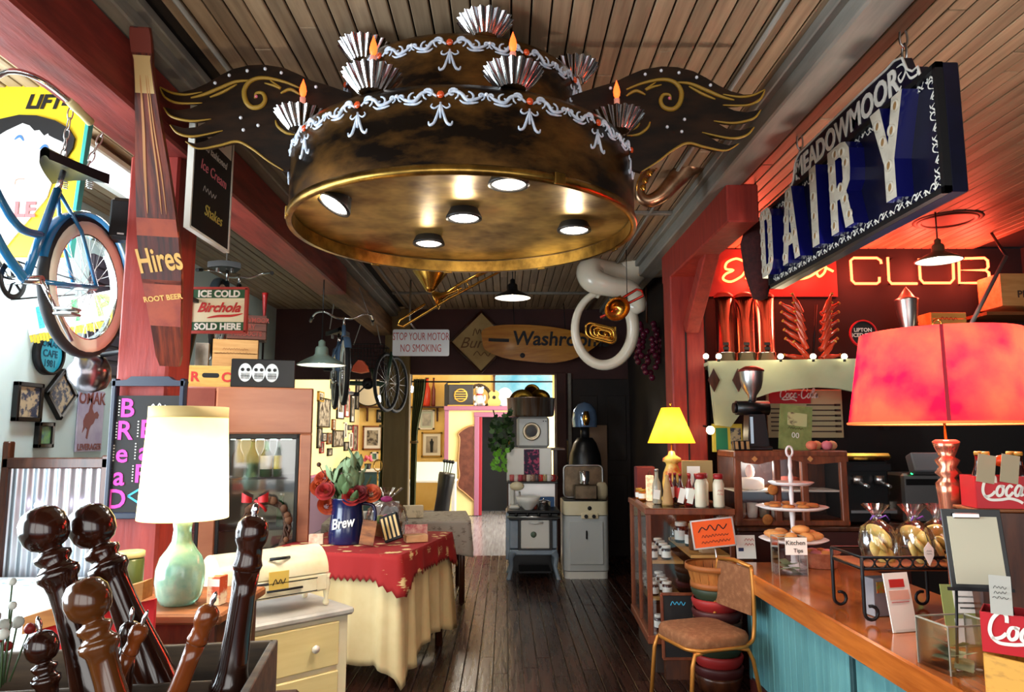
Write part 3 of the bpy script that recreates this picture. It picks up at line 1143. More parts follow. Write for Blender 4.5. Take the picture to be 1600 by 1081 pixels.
  chn.tube([(BB[0], -.05, BB[2] + .085), (0, -.05, .036)], .004, 5).tube([(BB[0], -.05, BB[2] - .085), (0, -.05, -.036)], .004, 5)
  chn.build('drive_chain', m_iron, t)
  MB().tube([(.40, .06, -.08), (.26, .11, -.30)], .009, 6).build('kickstand', m_steel, t)
  return t


b1 = bike('bicycle', 'blue cruiser bicycle with whitewall tyres hung above the aisle beside the red post', (-2.06, 3.47, 2.37), (0, 0, R(-90)), m_bikeblue, 'hanging bicycles')
chain('hanging_chain', (.17, .06, .53), (.05, .16, 1.06), .009, b1, m_steel)
chain('hanging_chain', (.30, .03, .53), (.34, .10, 1.06), .009, b1, m_steel)
b2 = bike('bicycle', 'blue bicycle with silver fenders hung behind the green pendant lamp', (-1.98, 8.35, 2.30), (0, 0, R(-72)), mat('bike_steel_blue', (84, 116, 150), .2, coat=.5), 'hanging bicycles', grip_m=m_black)
for x_, y_ in ((.66, .33), (.24, -.1)):
  MB().cyl((x_, y_, .55), (x_, y_ * .3, 1.14), .006, 6).build('hanging_rope', mat('rope_grey', (150, 146, 140), .8), b2)
b3 = bike('bicycle', 'black bicycle seen from behind, hung above the soda crates', (-2.42, 6.0, 2.60), (0, 0, R(101)), mat('bike_black', (22, 30, 34), .3), 'hanging bicycles', grip_m=m_black)
MB().cyl((.2, 0, .5), (.2, 0, .83), .005, 6).build('hanging_rope', mat('rope_grey', (150, 146, 140), .8), b3)

# green tricycle with basket and orange saddle
m_trike = mat('trike_green', (44, 74, 56), .4)
tp = at(578, 600, 9.25)
tr = thing('tricycle', 'green tricycle with wire basket and orange saddle hung by the olive column', 'tricycle', tp)
w = lambda px, py: ((px - 578) * 9.25 / 1120, (600 - py) * 9.25 / 1120)
f = MB()
x0, z0 = w(530, 598)
x1, z1 = w(604, 600)
f.cyl((x0, 0, z0), (x1, 0, z1), .03, 10).cyl((x0 - .05, -.2, z0), (x0 - .05, .2, z0), .015, 8)
f.cyl((.05, 0, .0), (.02, 0, .2), .016, 8).cyl((x1, 0, z1), (x1 + .06, 0, .42), .02, 8)
f.build('frame', m_trike, tr)
for (cx_, cy_) in ((w(605, 595)[0], -.05), (w(612, 590)[0], .35)):
  wh = MB()
  wh.tube([(cx_ + .10 * math.cos(2 * PI * k / 30), cy_ + .30 * math.cos(2 * PI * k / 30), .02 + .36 * math.sin(2 * PI * k / 30)) for k in range(30)], .024, 7, closed=True)
  q = wh.build('wheel', m_rubber, tr)
  s_ = MB()
  for k in range(16):
    a = 2 * PI * k / 16
    s_.cyl((cx_, cy_, .02), (cx_ + .10 * math.cos(a), cy_ + .30 * math.cos(a), .02 + .34 * math.sin(a)), .002, 4)
  s_.build('spokes', m_steel, q)['kind'] = 'stuff'
# basket of wire
bk = MB()
bx0, bz0 = w(533, 578)
bx1, bz1 = w(602, 540)
for d_ in (-.2, .25):
  for k in range(15):
    xx = bx0 + (bx1 - bx0) * k / 14
    bk.cyl((xx, d_, bz0), (xx, d_, bz1), .003, 4)
  for k in range(7):
    zz = bz0 + (bz1 - bz0) * k / 6
    bk.cyl((bx0, d_, zz), (bx1, d_, zz), .003 if 0 < k < 6 else .007, 4)
for k in range(9):
  yy = -.2 + .45 * k / 8
  for xx in (bx0, bx1):
    bk.cyl((xx, yy, bz0), (xx, yy, bz1), .003, 4)
for k in range(5):
  zz = bz0 + (bz1 - bz0) * k / 4
  for xx in (bx0, bx1):
    bk.cyl((xx, -.2, zz), (xx, .25, zz), .003, 4)
bk.build('wire_basket', m_iron, tr)['kind'] = 'stuff'
sx_, sz_ = w(569, 582)
sd = MB()
sd.prism([(sx_ - .1, sz_ - .01), (sx_ - .08, sz_ + .06), (sx_ - .02, sz_ + .13), (sx_ + .03, sz_ + .125), (sx_ + .08, sz_ + .06), (sx_ + .1, sz_ - .01), (sx_, sz_ - .03)], -.32, -.18)
sd.build('saddle', mat('orange_vinyl', (238, 92, 36), .4), tr)
ck = MB().lathe([(.03, -.02), (.075, -.01), (.075, .01), (.03, .02)], 20, M=Matrix.Translation((w(577, 601)[0], -.09, .0)) @ Matrix.Rotation(R(90), 4, 'X'))
ck.tube([(0, -.12, 0), (-.12, -.14, -.12)], .01, 6).tube([(0, -.1, 0), (.1, -.1, .1)], .01, 6).box((-.15, -.16, -.14), (.1, .05, .05), b=.01)
ck.build('crank', m_iron, tr)
MB().tube([(bx1 - .05, -.1, bz1), (bx1 - .2, -.1, CZ - tp.z)], .006, 5).tube([(bx1 - .4, -.1, bz1), (bx1 - .2, -.1, CZ - tp.z)], .006, 5).build('hanging_rope', mat('rope_grey', (150, 146, 140), .8), tr)

# ================================================================== signs and fittings on the left
# long wooden bottle sign leaning on the post
PB, PT = Vector((-1.60, 3.42, 1.98)), Vector((-1.515, 2.80, 3.33))
L_ = (PT - PB).length
ax = (PT - PB).normalized()
bt = thing('bottle_sign', 'long bottle shaped wooden root beer sign leaning on the red post', 'sign', PB)
qz = ax
qx = Vector((1, 0, 0))
qx = (qx - qz * qx.dot(qz)).normalized()
qy = qz.cross(qx)
bt.rotation_euler = Matrix((qx, qy, qz)).transposed().to_euler()
hw = [(0, .055), (.03, .07), (.2, .085), (.45, .112), (.62, .112), (.75, .103), (.95, .085), (1.12, .064), (1.28, .05), (1.36, .045), (1.38, .05), (1.45, .052), (1.5, .045), (L_, .034)]
hw = [(a, b_ * .82) for a, b_ in hw]
m_amber = mat('painted_bottle_brown', (58, 20, 12), .3, col2=(110, 44, 24), nscale=3, stretch=(14, 1, 1.2), contrast=(.4, .6))


def half(h):
  for (h0, w0), (h1, w1) in zip(hw, hw[1:]):
    if h0 <= h <= h1:
      return w0 + (w1 - w0) * (h - h0) / (h1 - h0)
  return hw[-1][1]


def band(h0, h1, y=0.0, k=1.0, n=8):
  hs = [h0 + (h1 - h0) * i / n for i in range(n + 1)]
  return [(half(h) * k, h) for h in hs] + [(-half(h) * k, h) for h in hs[::-1]]


MB().prism(band(0, L_, n=30), -.012, .012).build('body', m_amber, bt)
MB().prism(band(.20, .42), -.0145, 0).build('label_band', mat('label_orange', (150, 62, 30), .5, col2=(120, 40, 22), nscale=8), bt)
MB().prism(band(.62, .70), -.0145, 0).build('label_band', mat('label_orange', (150, 62, 30)), bt)
MB().prism(band(.40, .62), -.0145, 0).build('label_panel', mat('label_dark_brown', (44, 18, 12), .5, col2=(84, 30, 20), nscale=6, stretch=(10, 1, .8)), bt)
m_lblgold = mat('label_gold', (206, 160, 84), .5)
text('Hires', .155, m_lblgold, bt, (0, -.016, .51), rot=(PI / 2, R(-9), 0), off=.003, sx=.6)
text('ROOT BEER', .034, m_lblgold, bt, (0, -.016, .335), rot=(PI / 2, R(-9), 0), off=.001)
hl = MB()
for xx, w_ in ((-.45, .012), (.35, .008), (.62, .006)):
  pts = [(half(h) * xx * (.75 if h > .9 else .9), h) for h in (.72, .9, 1.1, 1.3)]
  stroke(hl, pts, w_, -.012, .003, taper=True)
hl.build('highlight_stripe', mat('label_tan', (170, 116, 66), .5), bt)
MB().prism(band(L_ - .10, L_ - .005, k=1.02), -.0145, .0).build('bottle_cap', mat('cap_rust', (110, 40, 24), .5), bt)
MB().prism(band(L_ - .26, L_ - .11, k=.9), -.0145, .0).build('neck_label', mat('neck_tan', (188, 158, 104), .5), bt)
# loudspeaker on the post
sp = thing('speaker', 'small black loudspeaker fixed to the red post', 'speaker', at(193, 345, 3.62), R(20))
MB().box((0, 0, 0), (.115, .11, .22), b=.018).build('cabinet', m_black, sp)
MB().box((0, -.058, -.005), (.1, .01, .19), b=.004).build('grille', m_blackm, sp)
MB().box((0, -.064, -.085), (.03, .003, .008)).build('badge', m_steel, sp)
MB().box((.06, .03, 0), (.06, .03, .05)).build('bracket', m_iron, sp)
# ice cream chalkboard on the beam
ic = thing('chalkboard_sign', 'small chalkboard advertising ice cream and shakes hung under the red beam', 'sign', (-1.49, 3.27, 2.62), (0, 0, R(90)))
MB().box((.235, 0, .30), (.47, .02, .60)).build('board', mat('chalkboard_black', (22, 18, 18), .7), ic)
fr = MB()
for (c, s) in (((.235, 0, .0), (.48, .03, .012)), ((.235, 0, .6), (.48, .03, .012)), ((0, 0, .3), (.012, .03, .6)), ((.47, 0, .3), (.012, .03, .6))):
  fr.box(c, s)
fr.build('frame', m_whitepaint, ic)
m_chalk = mat('chalk_white', (210, 206, 200), .9)
text('Old fashioned', .055, m_chalk, ic, (.24, -.012, .44), shear=.2)
text('Ice Cream', .075, mat('chalk_pink', (220, 120, 130), .9), ic, (.24, -.012, .34), shear=.2)
scrawl(ic, m_chalk, .2, .23, .2, .035, -.012)
text('Shakes', .08, mat('chalk_yellow', (206, 186, 90), .9), ic, (.26, -.012, .13), shear=.2)
scrawl(ic, m_redp, .24, .545, .32, .06, -.012, lw=.02)
MB().box((.24, -.0105, .545), (.42, .002, .1)).build('header', m_whitepaint, ic)
# fluorescent lamp
fp = at(182, 250, 4.7)
fx = thing('strip_light', 'white strip light on the aisle ceiling', 'light', (fp.x, fp.y, CZ - .02))
MB().box((0, 0, -.04), (.35, 1.2, .05), b=.01).build('housing', m_white, fx)
MB().box((0, 0, -.085), (.12, 1.15, .03), b=.01).build('tube', glow('strip_glow', (250, 240, 255), 5), fx)
sl_ = area_light('strip_beam', (0, 0, -.12), (0, 0, 0), .3, 1.15, 48, (.92, .97, 1))
sl_.parent = fx

# yellow LIFT sign with a smiling face on the left wall
m_yel = mat('sign_yellow', (246, 214, 40), .5)
m_face = mat('sign_pale', (238, 232, 226), .6)
m_hair = mat('sign_black', (22, 20, 22), .6)
LY = 3.55
lo = at(-40, 400, LY)
lf = thing('soda_sign', 'yellow advertising sign with a smiling black haired face hung behind the blue bicycle', 'sign', lo)
q = lambda px, py: ((px + 40) * LY / 1120 * 1.02, (400 - py) * LY / 1120 * 1.06)
MB().prism([q(-40, 400), q(104, 400), q(122, 128), q(-40, 128)], 0, .03).build('panel', m_yel, lf)
MB().prism([q(103, 400), q(108, 400), q(127, 128), q(121, 128)], -.006, .034).prism([q(-40, 126), q(127, 126), q(127, 121), q(-40, 121)], -.006, .034).build('edge_trim', mat('sign_teal', (60, 170, 160), .5), lf)
fc = [q(*p) for p in ((-38, 395), (-38, 215), (-15, 198), (18, 190), (50, 200), (78, 212), (92, 232), (90, 250), (76, 270), (66, 310), (40, 345), (0, 398))]
MB().prism(fc, -.008, 0).build('painted_face', m_face, lf)
hr = [q(*p) for p in ((-38, 225), (-38, 200), (-18, 186), (12, 179), (40, 180), (70, 188), (92, 200), (103, 216), (101, 232), (92, 247), (101, 250), (94, 262), (84, 268), (88, 250), (91, 232), (84, 222), (70, 216), (62, 212), (60, 208), (54, 212), (46, 203), (38, 204), (30, 196), (18, 192), (-6, 204))]
MB().prism(hr, -.012, 0).build('painted_hair', m_hair, lf)
for cx_, cz_ in ((16, 218), (57, 233)):
  ft = MB()
  stroke(ft, [q(cx_ - 8, cz_ + 1), q(cx_, cz_ - 5), q(cx_ + 7, cz_ + 3)], .014, -.008, .003, taper=True)
  ft.build('painted_eye', mat('sign_blue', (70, 120, 180), .6), lf)
mo = MB()
stroke(mo, [q(15, 290), q(17, 282), q(30, 281)], .006, -.008, .003)
mo.build('painted_mouth', mat('sign_peach', (214, 140, 120), .6), lf)
p = q(52, 158)
text('LIFT-', .105, m_hair, lf, (p[0], -.004, p[1]), off=.004, shear=.3, sx=.95)
p = q(34, 330)
text('LE', .11, mat('sign_pink_red', (214, 110, 110), .6), lf, (p[0], -.012, p[1]), off=.004)
# ================================================================== things hung from the ceiling of the nave
m_ivory = mat('ivory_fibreglass', (224, 214, 192), .25, coat=.3)
# soda sign fixed to the post
SYB = 3.95
p0 = at(298, 519, SYB)
bsn = thing('soda_sign', 'square green and cream ice cold soda sign with red frame on the post', 'sign', p0)
kx = SYB / 1120 * 1.01
BW, BH = 85 * kx, 69 * kx
MB().box((BW / 2, 0, BH / 2), (BW, .02, BH), b=.003).build('panel', mat('sign_cream', (226, 214, 176), .5), bsn)
MB().box((BW / 2, -.011, BH * .875), (BW * .95, .004, BH * .2)).build('green_band', mat('sign_green', (36, 84, 50), .5), bsn)
MB().box((BW / 2, -.011, BH * .125), (BW * .95, .004, BH * .2)).build('green_band', mat('sign_green', (36, 84, 50), .5), bsn)
f = MB()
for c, s in (((BW / 2, -.002, 0), (BW + .012, .03, .014)), ((BW / 2, -.002, BH), (BW + .012, .03, .014)), ((0, -.002, BH / 2), (.014, .03, BH)), ((BW, -.002, BH / 2), (.014, .03, BH))):
  f.box(c, s)
f.build('frame', mat('sign_frame_red', (160, 54, 44), .5), bsn)
text('ICE COLD', .052, m_whitepaint, bsn, (BW / 2, -.014, BH * .865), off=.002)
text('SOLD HERE', .050, m_whitepaint, bsn, (BW / 2, -.014, BH * .115), off=.002)
text('Birchola', .075, m_redp, bsn, (BW / 2, -.012, BH * .55), off=.0022, shear=.42, sx=.95)
sw = MB()
stroke(sw, [(BW * .3, BH * .32), (BW * .5, BH * .36), (BW * .75, BH * .37), (BW * .95, BH * .42)], .014, -.011, .002, taper=True)
sw.build('flourish', m_redp, bsn)
MB().box((.03, -.1, BH * .7), (.02, .22, .02)).build('bracket', m_iron, bsn)

# STOP YOUR MOTOR sign
SYM = 8.2
p0 = at(613, 556, SYM)
ss = thing('notice_sign', 'white notice about motors and smoking with red lettering hung from the beam', 'sign', p0)
k = SYM / 1120
SWm, SHm = 89 * k, 42 * k
MB().prism(rrect(SWm, SHm, .02, 4, (SWm / 2, SHm / 2)), 0, .015).build('panel', mat('notice_white', (214, 218, 222), .5), ss)
m_nred = mat('notice_red', (176, 76, 72), .6)
text('STOP YOUR MOTOR', .125, m_nred, ss, (SWm / 2, -.002, SHm * .72), sx=.56)
text('NO SMOKING', .125, m_nred, ss, (SWm / 2, -.002, SHm * .28), sx=.6)
MB().tube([(SWm * .4, 0, SHm), (SWm * .3, 0, SHm + .08), (SWm * .3, 0, CZ - p0.z)], .012, 6).build('hook', m_steel, ss)

# diamond sign and washroom board on the cross wall
p0 = at(752, 534, YB - .06)
k = YB / 1120
dm = thing('diamond_sign', 'tan diamond board with brown script lettering on the maroon wall', 'sign', p0)
MB().prism([(0, -48 * k), (46 * k, 0), (0, 48 * k), (-48 * k, 0)], .0, .02).build('board', mat('sign_tan', (184, 156, 100), .6, col2=(170, 140, 84), nscale=5), dm)
fr = MB()
for a, b in (((0, -48), (46, 0)), ((46, 0), (0, 48)), ((0, 48), (-48, 0)), ((-48, 0), (0, -48))):
  fr.tube([(a[0] * k, -.006, a[1] * k), (b[0] * k, -.006, b[1] * k)], .02, 4)
fr.build('frame', m_darkwood, dm)
m_brn = mat('sign_brown', (104, 70, 34), .6)
scrawl(dm, m_brn, -.04, .14, .2, .12, -.003, lw=.014)
text('Bur', .22, m_brn, dm, (-.15, -.004, -.02), shear=.4)
scrawl(dm, m_brn, .02, -.17, .32, .11, -.003, seed=4, lw=.013)
WYs = YB - .45
p0 = at(845, 534, WYs)
k = WYs / 1120
ws = thing('washroom_sign', 'long amber surfboard shaped washroom sign hung before the maroon wall', 'sign', p0, (0, R(-3), 0))
pts = bez([(-90, 24), (-60, 30), (0, 26), (55, 14), (88, 0), (88, -10), (55, -28), (20, -34), (-20, -30), (-60, -22), (-88, -8), (-92, 8)], 4, closed=True)
pts = [(q_.x * k, q_.y * k) for q_ in pts]
MB().prism(pts, 0, .04).build('board', mat('amber_varnish', (196, 132, 36), .25, col2=(170, 106, 26), nscale=2.5, stretch=(1, 4, 8), coat=.4), ws)
text('Washrooms', .27, m_blackp, ws, (32 * k, -.003, 2 * k), rot=(PI / 2, R(4), 0), off=.006, shear=.1, sx=.98)
ar = MB().box((-66 * k, -.003, 6 * k), (.28, .004, .045), rot=(0, R(5), 0))
MB().ball((-30 * k, -.003, -20 * k), .035, 10, sc=(1, .1, 1)).build('painted_dot', m_blackp, ws)
ar.build('painted_mark', m_blackp, ws)
MB().cyl((-40 * k, .02, 25 * k), (-40 * k, .02, CZ - p0.z), .006, 5).build('cord', m_iron, ws)
MB().cyl((40 * k, .02, 18 * k), (40 * k, .02, CZ - p0.z), .006, 5).build('cord', m_iron, ws)

# sousaphone
SYs = 7.3
k = SYs / 1120
so = thing('sousaphone', 'large ivory sousaphone with brass valves hung from the ceiling', 'instrument', at(945, 510, SYs))
g = lambda px, py: ((px - 945) * k, (510 - py) * k)
b = MB()
# big ring
ring = []
for a in range(0, 37):
  an = R(100 + 300 * a / 36)
  ring.append((46 * k * math.cos(an), .10 * math.sin(R(5 * a)), (-2 + 58 * math.sin(an)) * k))
b.tube(ring, [.035 + .035 * i / 36 for i in range(37)], 14)
b.tube([ring[0], (g(930, 462)[0] + .02, 0.03, g(930, 462)[1])], [.035, .03], 10)
# neck up into the bell
x0, _, z0 = ring[-1]
nk = bez([ring[-1], (g(998, 480)[0], -.06, g(998, 480)[1]), (g(985, 455)[0], -.12, g(985, 455)[1]), (g(950, 450)[0], -.16, g(950, 450)[1]), (g(925, 440)[0], -.14, g(925, 440)[1]), (g(924, 422)[0], -.05, g(924, 422)[1]), (g(950, 425)[0], .06, g(950, 425)[1]), (g(978, 428)[0], .1, g(978, 428)[1]), (g(995, 410)[0], .12, g(995, 410)[1]), (g(1003, 400)[0], .14, g(1003, 400)[1])], 5)
n = len(nk)
b.tube(nk, [.068 + .10 * math.sin(min(1, i / n * 1.35) * PI * .5) ** 2 + (.0 if i < n * .85 else .10 * (i - n * .85) / (n * .15)) for i in range(n)], 16)
b.build('body_tubing', m_ivory, so)
bl = MB()
bc = Vector(nk[-1])
bd = (Vector(nk[-1]) - Vector(nk[-5])).normalized()
MBl = Matrix.Translation(bc - bd * .02) @ bd.to_track_quat('Z', 'Y').to_matrix().to_4x4()
bl.lathe([(.2, 0), (.24, .06), (.29, .10), (.33, .12), (.325, .125)], 32, cap=False, M=MBl)
bl.build('bell', m_ivory, so)
col = MB().lathe([(.105, -.03), (.12, -.025), (.12, .025), (.105, .03)], 20, cap=False, M=Matrix.Translation(Vector(nk[22])) @ (Vector(nk[23]) - Vector(nk[21])).to_track_quat('Z', 'Y').to_matrix().to_4x4())
col.build('brass_collar', m_brass, so)
v = MB()
for i in range(3):
  x_ = (-14 + i * 12) * k
  v.cyl((x_, -.05, -26 * k), (x_ + .02, -.05, -2 * k), .03, 12)
for i in range(4):
  lp_ = rrect((46 - 9 * i) * k, (24 - 5 * i) * k, (9 - 1.6 * i) * k, 4, ((-8 + 2 * i) * k, -14 * k))
  v.tube([(q_[0], -.07 - .02 * (i % 2), q_[1] - q_[0] * .25) for q_ in lp_], .013, 8, closed=True)
v.build('brass_valves', m_brass, so)
MB().cyl((g(985, 420)[0], .1, .6), (g(985, 420)[0], .1, CZ - so.location.z), .005, 5).build('cord', m_iron, so)


def trombone_like(name, label, pts_a, pts_b, Y, bell_at, bell_dir, mtl, rb):
  t_ = thing(name, label, 'instrument', at(*pts_a[0], Y))
  o = at(*pts_a[0], Y)
  P_ = lambda px, py, d=0: tuple(at(px, py, Y) - o + Vector((0, d, 0)))
  MB().tube([P_(*p) for p in pts_a], .012, 8).build('slide_tube', mtl, t_)
  MB().tube([P_(p[0], p[1], .05) for p in pts_b], .014, 8).build('bell_tube', mtl, t_)
  c = Vector(P_(*bell_at, .05))
  dd = (Vector(P_(*bell_dir, .05)) - c).normalized()
  MB().lathe([(.014, -.25), (.02, -.12), (.035, -.05), (.07, -.01), (rb, .025), (rb - .004, .03), (.06, 0), (.01, -.05)], 24, cap=False, M=Matrix.Translation(c) @ dd.to_track_quat('Z', 'Y').to_matrix().to_4x4()).build('bell', mtl, t_)
  return t_


t_ = trombone_like('trombone', 'long brass trombone hung slanting under the chandelier', [(664, 475), (625, 500), (622, 508), (630, 510), (700, 467), (783, 423), (780, 412), (772, 414), (716, 445)], [(776, 416), (720, 440), (690, 460)], 6.6, (682, 464), (672, 468), m_brass, .11)
o_ = at(664, 475, 6.6)
MB().cyl(tuple(at(760, 425, 6.6) - o_), (at(760, 425, 6.6).x - o_.x, 0, CZ - o_.z), .004, 5).build('cord', m_iron, t_)
for a_, b_ in (((712, 446), (718, 458)), ((728, 438), (734, 449))):
  MB().cyl(tuple(at(*a_, 6.6) - o_), tuple(at(*b_, 6.6) - o_), .006, 6).build('brace', m_brass, t_)
# red trumpet in front of the sousaphone
m_redlq = mat('red_lacquer', (206, 58, 40), .25, metal=.6)
tp_ = thing('trumpet', 'red lacquered trumpet with wide brass bell in front of the sousaphone', 'instrument', at(965, 480, 6.7))
o_ = at(965, 480, 6.7)
Q_ = lambda px, py, d=0.0: tuple(at(px, py, 6.7) - o_ + Vector((0, d, 0)))
MB().tube([Q_(938, 496), Q_(1005, 462), Q_(1003, 454), Q_(995, 452), Q_(965, 470), Q_(958, 478)], .013, 8).build('tubing', m_redlq, tp_)
MB().cyl(Q_(968, 486), Q_(960, 466), .014, 8).cyl(Q_(976, 482), Q_(968, 462), .014, 8).build('valves', m_brass, tp_)
MB().lathe([(.013, -.2), (.025, -.08), (.06, -.02), (.125, .03), (.12, .034), (.05, -.005), (.01, -.05)], 24, cap=False, M=Matrix.Translation(Q_(962, 482, -.05)) @ Vector((.15, -.75, -.5)).to_track_quat('Z', 'Y').to_matrix().to_4x4()).build('bell', m_brass, tp_)
MB().cyl(Q_(980, 470), (Q_(980, 470)[0], 0, CZ - o_.z), .004, 5).build('cord', m_iron, tp_)
# horn bell just under the chandelier rim
hn = thing('baritone_horn', 'brass baritone horn bell hanging behind the chandelier rim', 'instrument', at(672, 440, 6.0))
MB().lathe([(.05, -.06), (.09, 0), (.15, .08), (.19, .2), (.2, .24), (.19, .24), (.13, .09), (.04, -.03)], 28, cap=False).ball((0, 0, -.04), .055, 14).build('bell', m_brass, hn)
MB().tube(bez([(0, 0, -.04), (.1, 0, .1), (.22, .02, .3), (.25, .02, .5), (.1, 0, .6)], 5), .02, 8).cyl((.1, 0, .6), (.1, 0, CZ - hn.location.z), .005, 5).build('tubing', m_brass, hn)
# saxophone
Ysx = 4.7
sx = thing('saxophone', 'old brass saxophone hung from the ceiling behind the wing', 'instrument', at(1010, 300, Ysx))
o_ = at(1010, 300, Ysx)
m_oldbrass = mat('old_silver_brass', (190, 160, 130), .3, metal=1.0, col2=(150, 110, 80), nscale=10)
Q_ = lambda px, py, d=0.0: tuple(at(px, py, Ysx) - o_ + Vector((0, d, 0)))
pts = bez([Q_(1062, 222), Q_(1045, 240), Q_(1020, 262), Q_(1003, 285), Q_(1000, 305), Q_(1012, 314), Q_(1032, 306), Q_(1052, 285), Q_(1064, 272), Q_(1072, 262)], 6)
n = len(pts)
MB().tube(pts, [.022 + .058 * (i / n) ** 1.5 for i in range(n)], 16).build('body', m_oldbrass, sx)
c = Vector(pts[-1])
dd = (Vector(pts[-1]) - Vector(pts[-4])).normalized()
MB().lathe([(.078, -.01), (.09, .03), (.12, .055), (.117, .06), (.08, .02), (.06, -.05)], 24, cap=False, M=Matrix.Translation(c) @ dd.to_track_quat('Z', 'Y').to_matrix().to_4x4()).build('bell', m_oldbrass, sx)
for i in range(6, 24, 3):
  p = Vector(pts[i])
  MB().ball(tuple(p + Vector((.015, -.035, 0))), .022, 8, sc=(1, .5, 1)).build('key', m_brass, sx)
MB().tube([tuple(Vector(pts[i]) + Vector((-.03, -.05, .015))) for i in range(4, 28, 4)], .005, 6).build('key_rod', m_brass, sx)
MB().cyl(Q_(1045, 240), (Q_(1045, 240)[0], 0, CZ - o_.z), .004, 5).build('cord', m_iron, sx)


# pendant lamps
def pendant(label, px, py, Y, rad, mtl, group, power, col=(1, .93, .82), cord=True):
  p = at(px, py, Y)      # rim centre
  t_ = thing('pendant_lamp', label, 'lamp', p, 0, group)
  k_ = rad / .21
  MB().lathe([(.205, 0), (.212, .004), (.205, .012), (.17, .035), (.12, .062), (.07, .085), (.058, .10), (.055, .15), (.045, .165), (.03, .17), (.03, .21), (.012, .225)], 36, cap=False, M=Matrix.Scale(k_, 4)).build('shade', mtl, t_)
  MB().lathe([(.202, .004), (.12, .055), (.06, .08), (.001, .082)], 36, cap=False, M=Matrix.Scale(k_, 4)).build('shade_lining', mat('lamp_lining', (250, 246, 236), .4, emit=(255, 244, 226), es=1.2), t_)
  MB().ball((0, 0, .035 * k_), .035 * k_, 12, sc=(1, 1, 1.2)).build('bulb', glow('warm_bulb', (255, 238, 208), 25), t_)
  MB().cyl((0, 0, .22 * k_), (0, 0, CZ - p.z), .006, 6).build('cord', m_black, t_)
  spot_light('lamp_beam', (0, 0, .0), (0, 0, 0), power, col, 140, .06, parent=t_)
  return t_


pendant('black enamel pendant lamp hung before the washroom sign', 801, 466, 7.6, .20, m_iron, 'pendant lamps', 30)
pendant('pale green enamel pendant lamp hung beside the bicycles', 502, 571, 6.4, .215, mat('pale_green_enamel', (120, 140, 128), .3), 'pendant lamps', 30)
pendant('wide white lit pendant lamp in front of the neon letters', 1467, 408, 5.6, .175, mat('brown_enamel', (96, 72, 52), .35), 'pendant lamps', 25)

# dark grapes and cord on the passage wall
gp = thing('grape_cluster', 'big cluster of dark red glass grapes hung on the passage wall', 'decoration', at(1013, 590, 8.0))
gb = []
rnd = random.Random(11)
gm = MB().ball((0, 0, 0), .036, 8).mesh(mat('grape_purple', (96, 24, 48), .25))
for row in range(11):
  nn = [1, 2, 3, 4, 5, 5, 6, 6, 5, 5, 4][row]
  rr = .02 + .022 * nn
  for i in range(nn):
    a = 2 * PI * i / nn + row
    obj_from(gm, 'grape', gp, (rr * math.cos(a), rr * math.sin(a) * .8, .06 * row))
MB().cyl((0, 0, .62), (0, 0, CZ - gp.location.z), .012, 6).build('stem', m_darkwood, gp)
# ================================================================== left aisle wall
def lw(px, py, off=.03):
  d = ray(px, py)
  t = (XL + off) / d.x
  return d.y * t, CAMZ + d.z * t


m_photo = mat('old_photo_print', (60, 52, 46), .5, col2=(170, 160, 140), nscale=9, contrast=(.42, .58), detail=6)
m_print = mat('colour_print', (50, 60, 80), .5, col2=(176, 160, 130), nscale=22, contrast=(.45, .55), detail=6)


def wall_frame(name, label, y0, y1, z0, z1, mfr, mpic, fw=.03, group=None, mount=None, diamond=False):
  w_, h_ = y1 - y0, z1 - z0
  t_ = thing(name, label, 'picture', (XL + .022, (y0 + y1) / 2, (z0 + z1) / 2), (0, R(45) if diamond else 0, R(90)), group)
  f_ = MB()
  for c, s in (((0, 0, h_ / 2 - fw / 2), (w_, .04, fw)), ((0, 0, -h_ / 2 + fw / 2), (w_, .04, fw)), ((w_ / 2 - fw / 2, 0, 0), (fw, .04, h_)), ((-w_ / 2 + fw / 2, 0, 0), (fw, .04, h_))):
    f_.box(c, s, b=.004)
  f_.build('frame', mfr, t_)
  MB().box((0, .004, 0), (w_ - fw, .02, h_ - fw)).build('picture', mpic if mount is None else mount, t_)
  if mount is not None:
    MB().box((0, -.008, 0), (w_ * .58, .008, h_ * .6)).build('photo', mpic, t_)
  return t_


y0, z0 = lw(22, 658)
y1, z1 = lw(68, 600)
wall_frame('picture_frame', 'black framed collage of small pictures on the pale aisle wall', y0, y1, z0, z1, m_black, m_print)
yc, zc = lw(97, 616)
wall_frame('picture_frame', 'black diamond hung frame of colourful pictures on the pale aisle wall', yc - .135, yc + .135, zc - .135, zc + .135, m_black, m_print, diamond=True)
y0, z0 = lw(57, 700)
y1, z1 = lw(85, 660)
wall_frame('picture_frame', 'smallest black frame below the diamond frame', y0, y1, z0, z1, m_black, mat('blue_print', (40, 70, 120), .5, col2=(120, 170, 90), nscale=10))
yc, zc = lw(76, 553)
rs = thing('round_sign', 'round blue painted cafe sign below the hanging bicycle', 'sign', (XL + .03, yc, zc), (0, 0, R(90)))
MB().prism(circle(.135, 32), -.012, .0).build('disc', mat('sign_cyan', (44, 156, 180), .5), rs)
MB().lathe([(.13, -.02), (.15, -.02), (.15, .03), (.13, .03)], 36, cap=False, M=Matrix.Rotation(R(90), 4, 'X')).build('rim', m_iron, rs)
m_dteal = mat('sign_dark_teal', (14, 74, 96), .6)
for i, tx in enumerate(('OMAK', 'CAFE', '1981')):
  text(tx, .07, m_dteal, rs, (0, -.014, .07 - .07 * i), off=.001)
y0, z0 = lw(120, 706)
y1, z1 = lw(166, 612)
om = thing('rodeo_poster', 'pale violet poster with a rearing horse rider on the aisle wall', 'poster', (XL + .015, y0, z0), (0, 0, R(90)))
pw_, ph_ = y1 - y0, z1 - z0
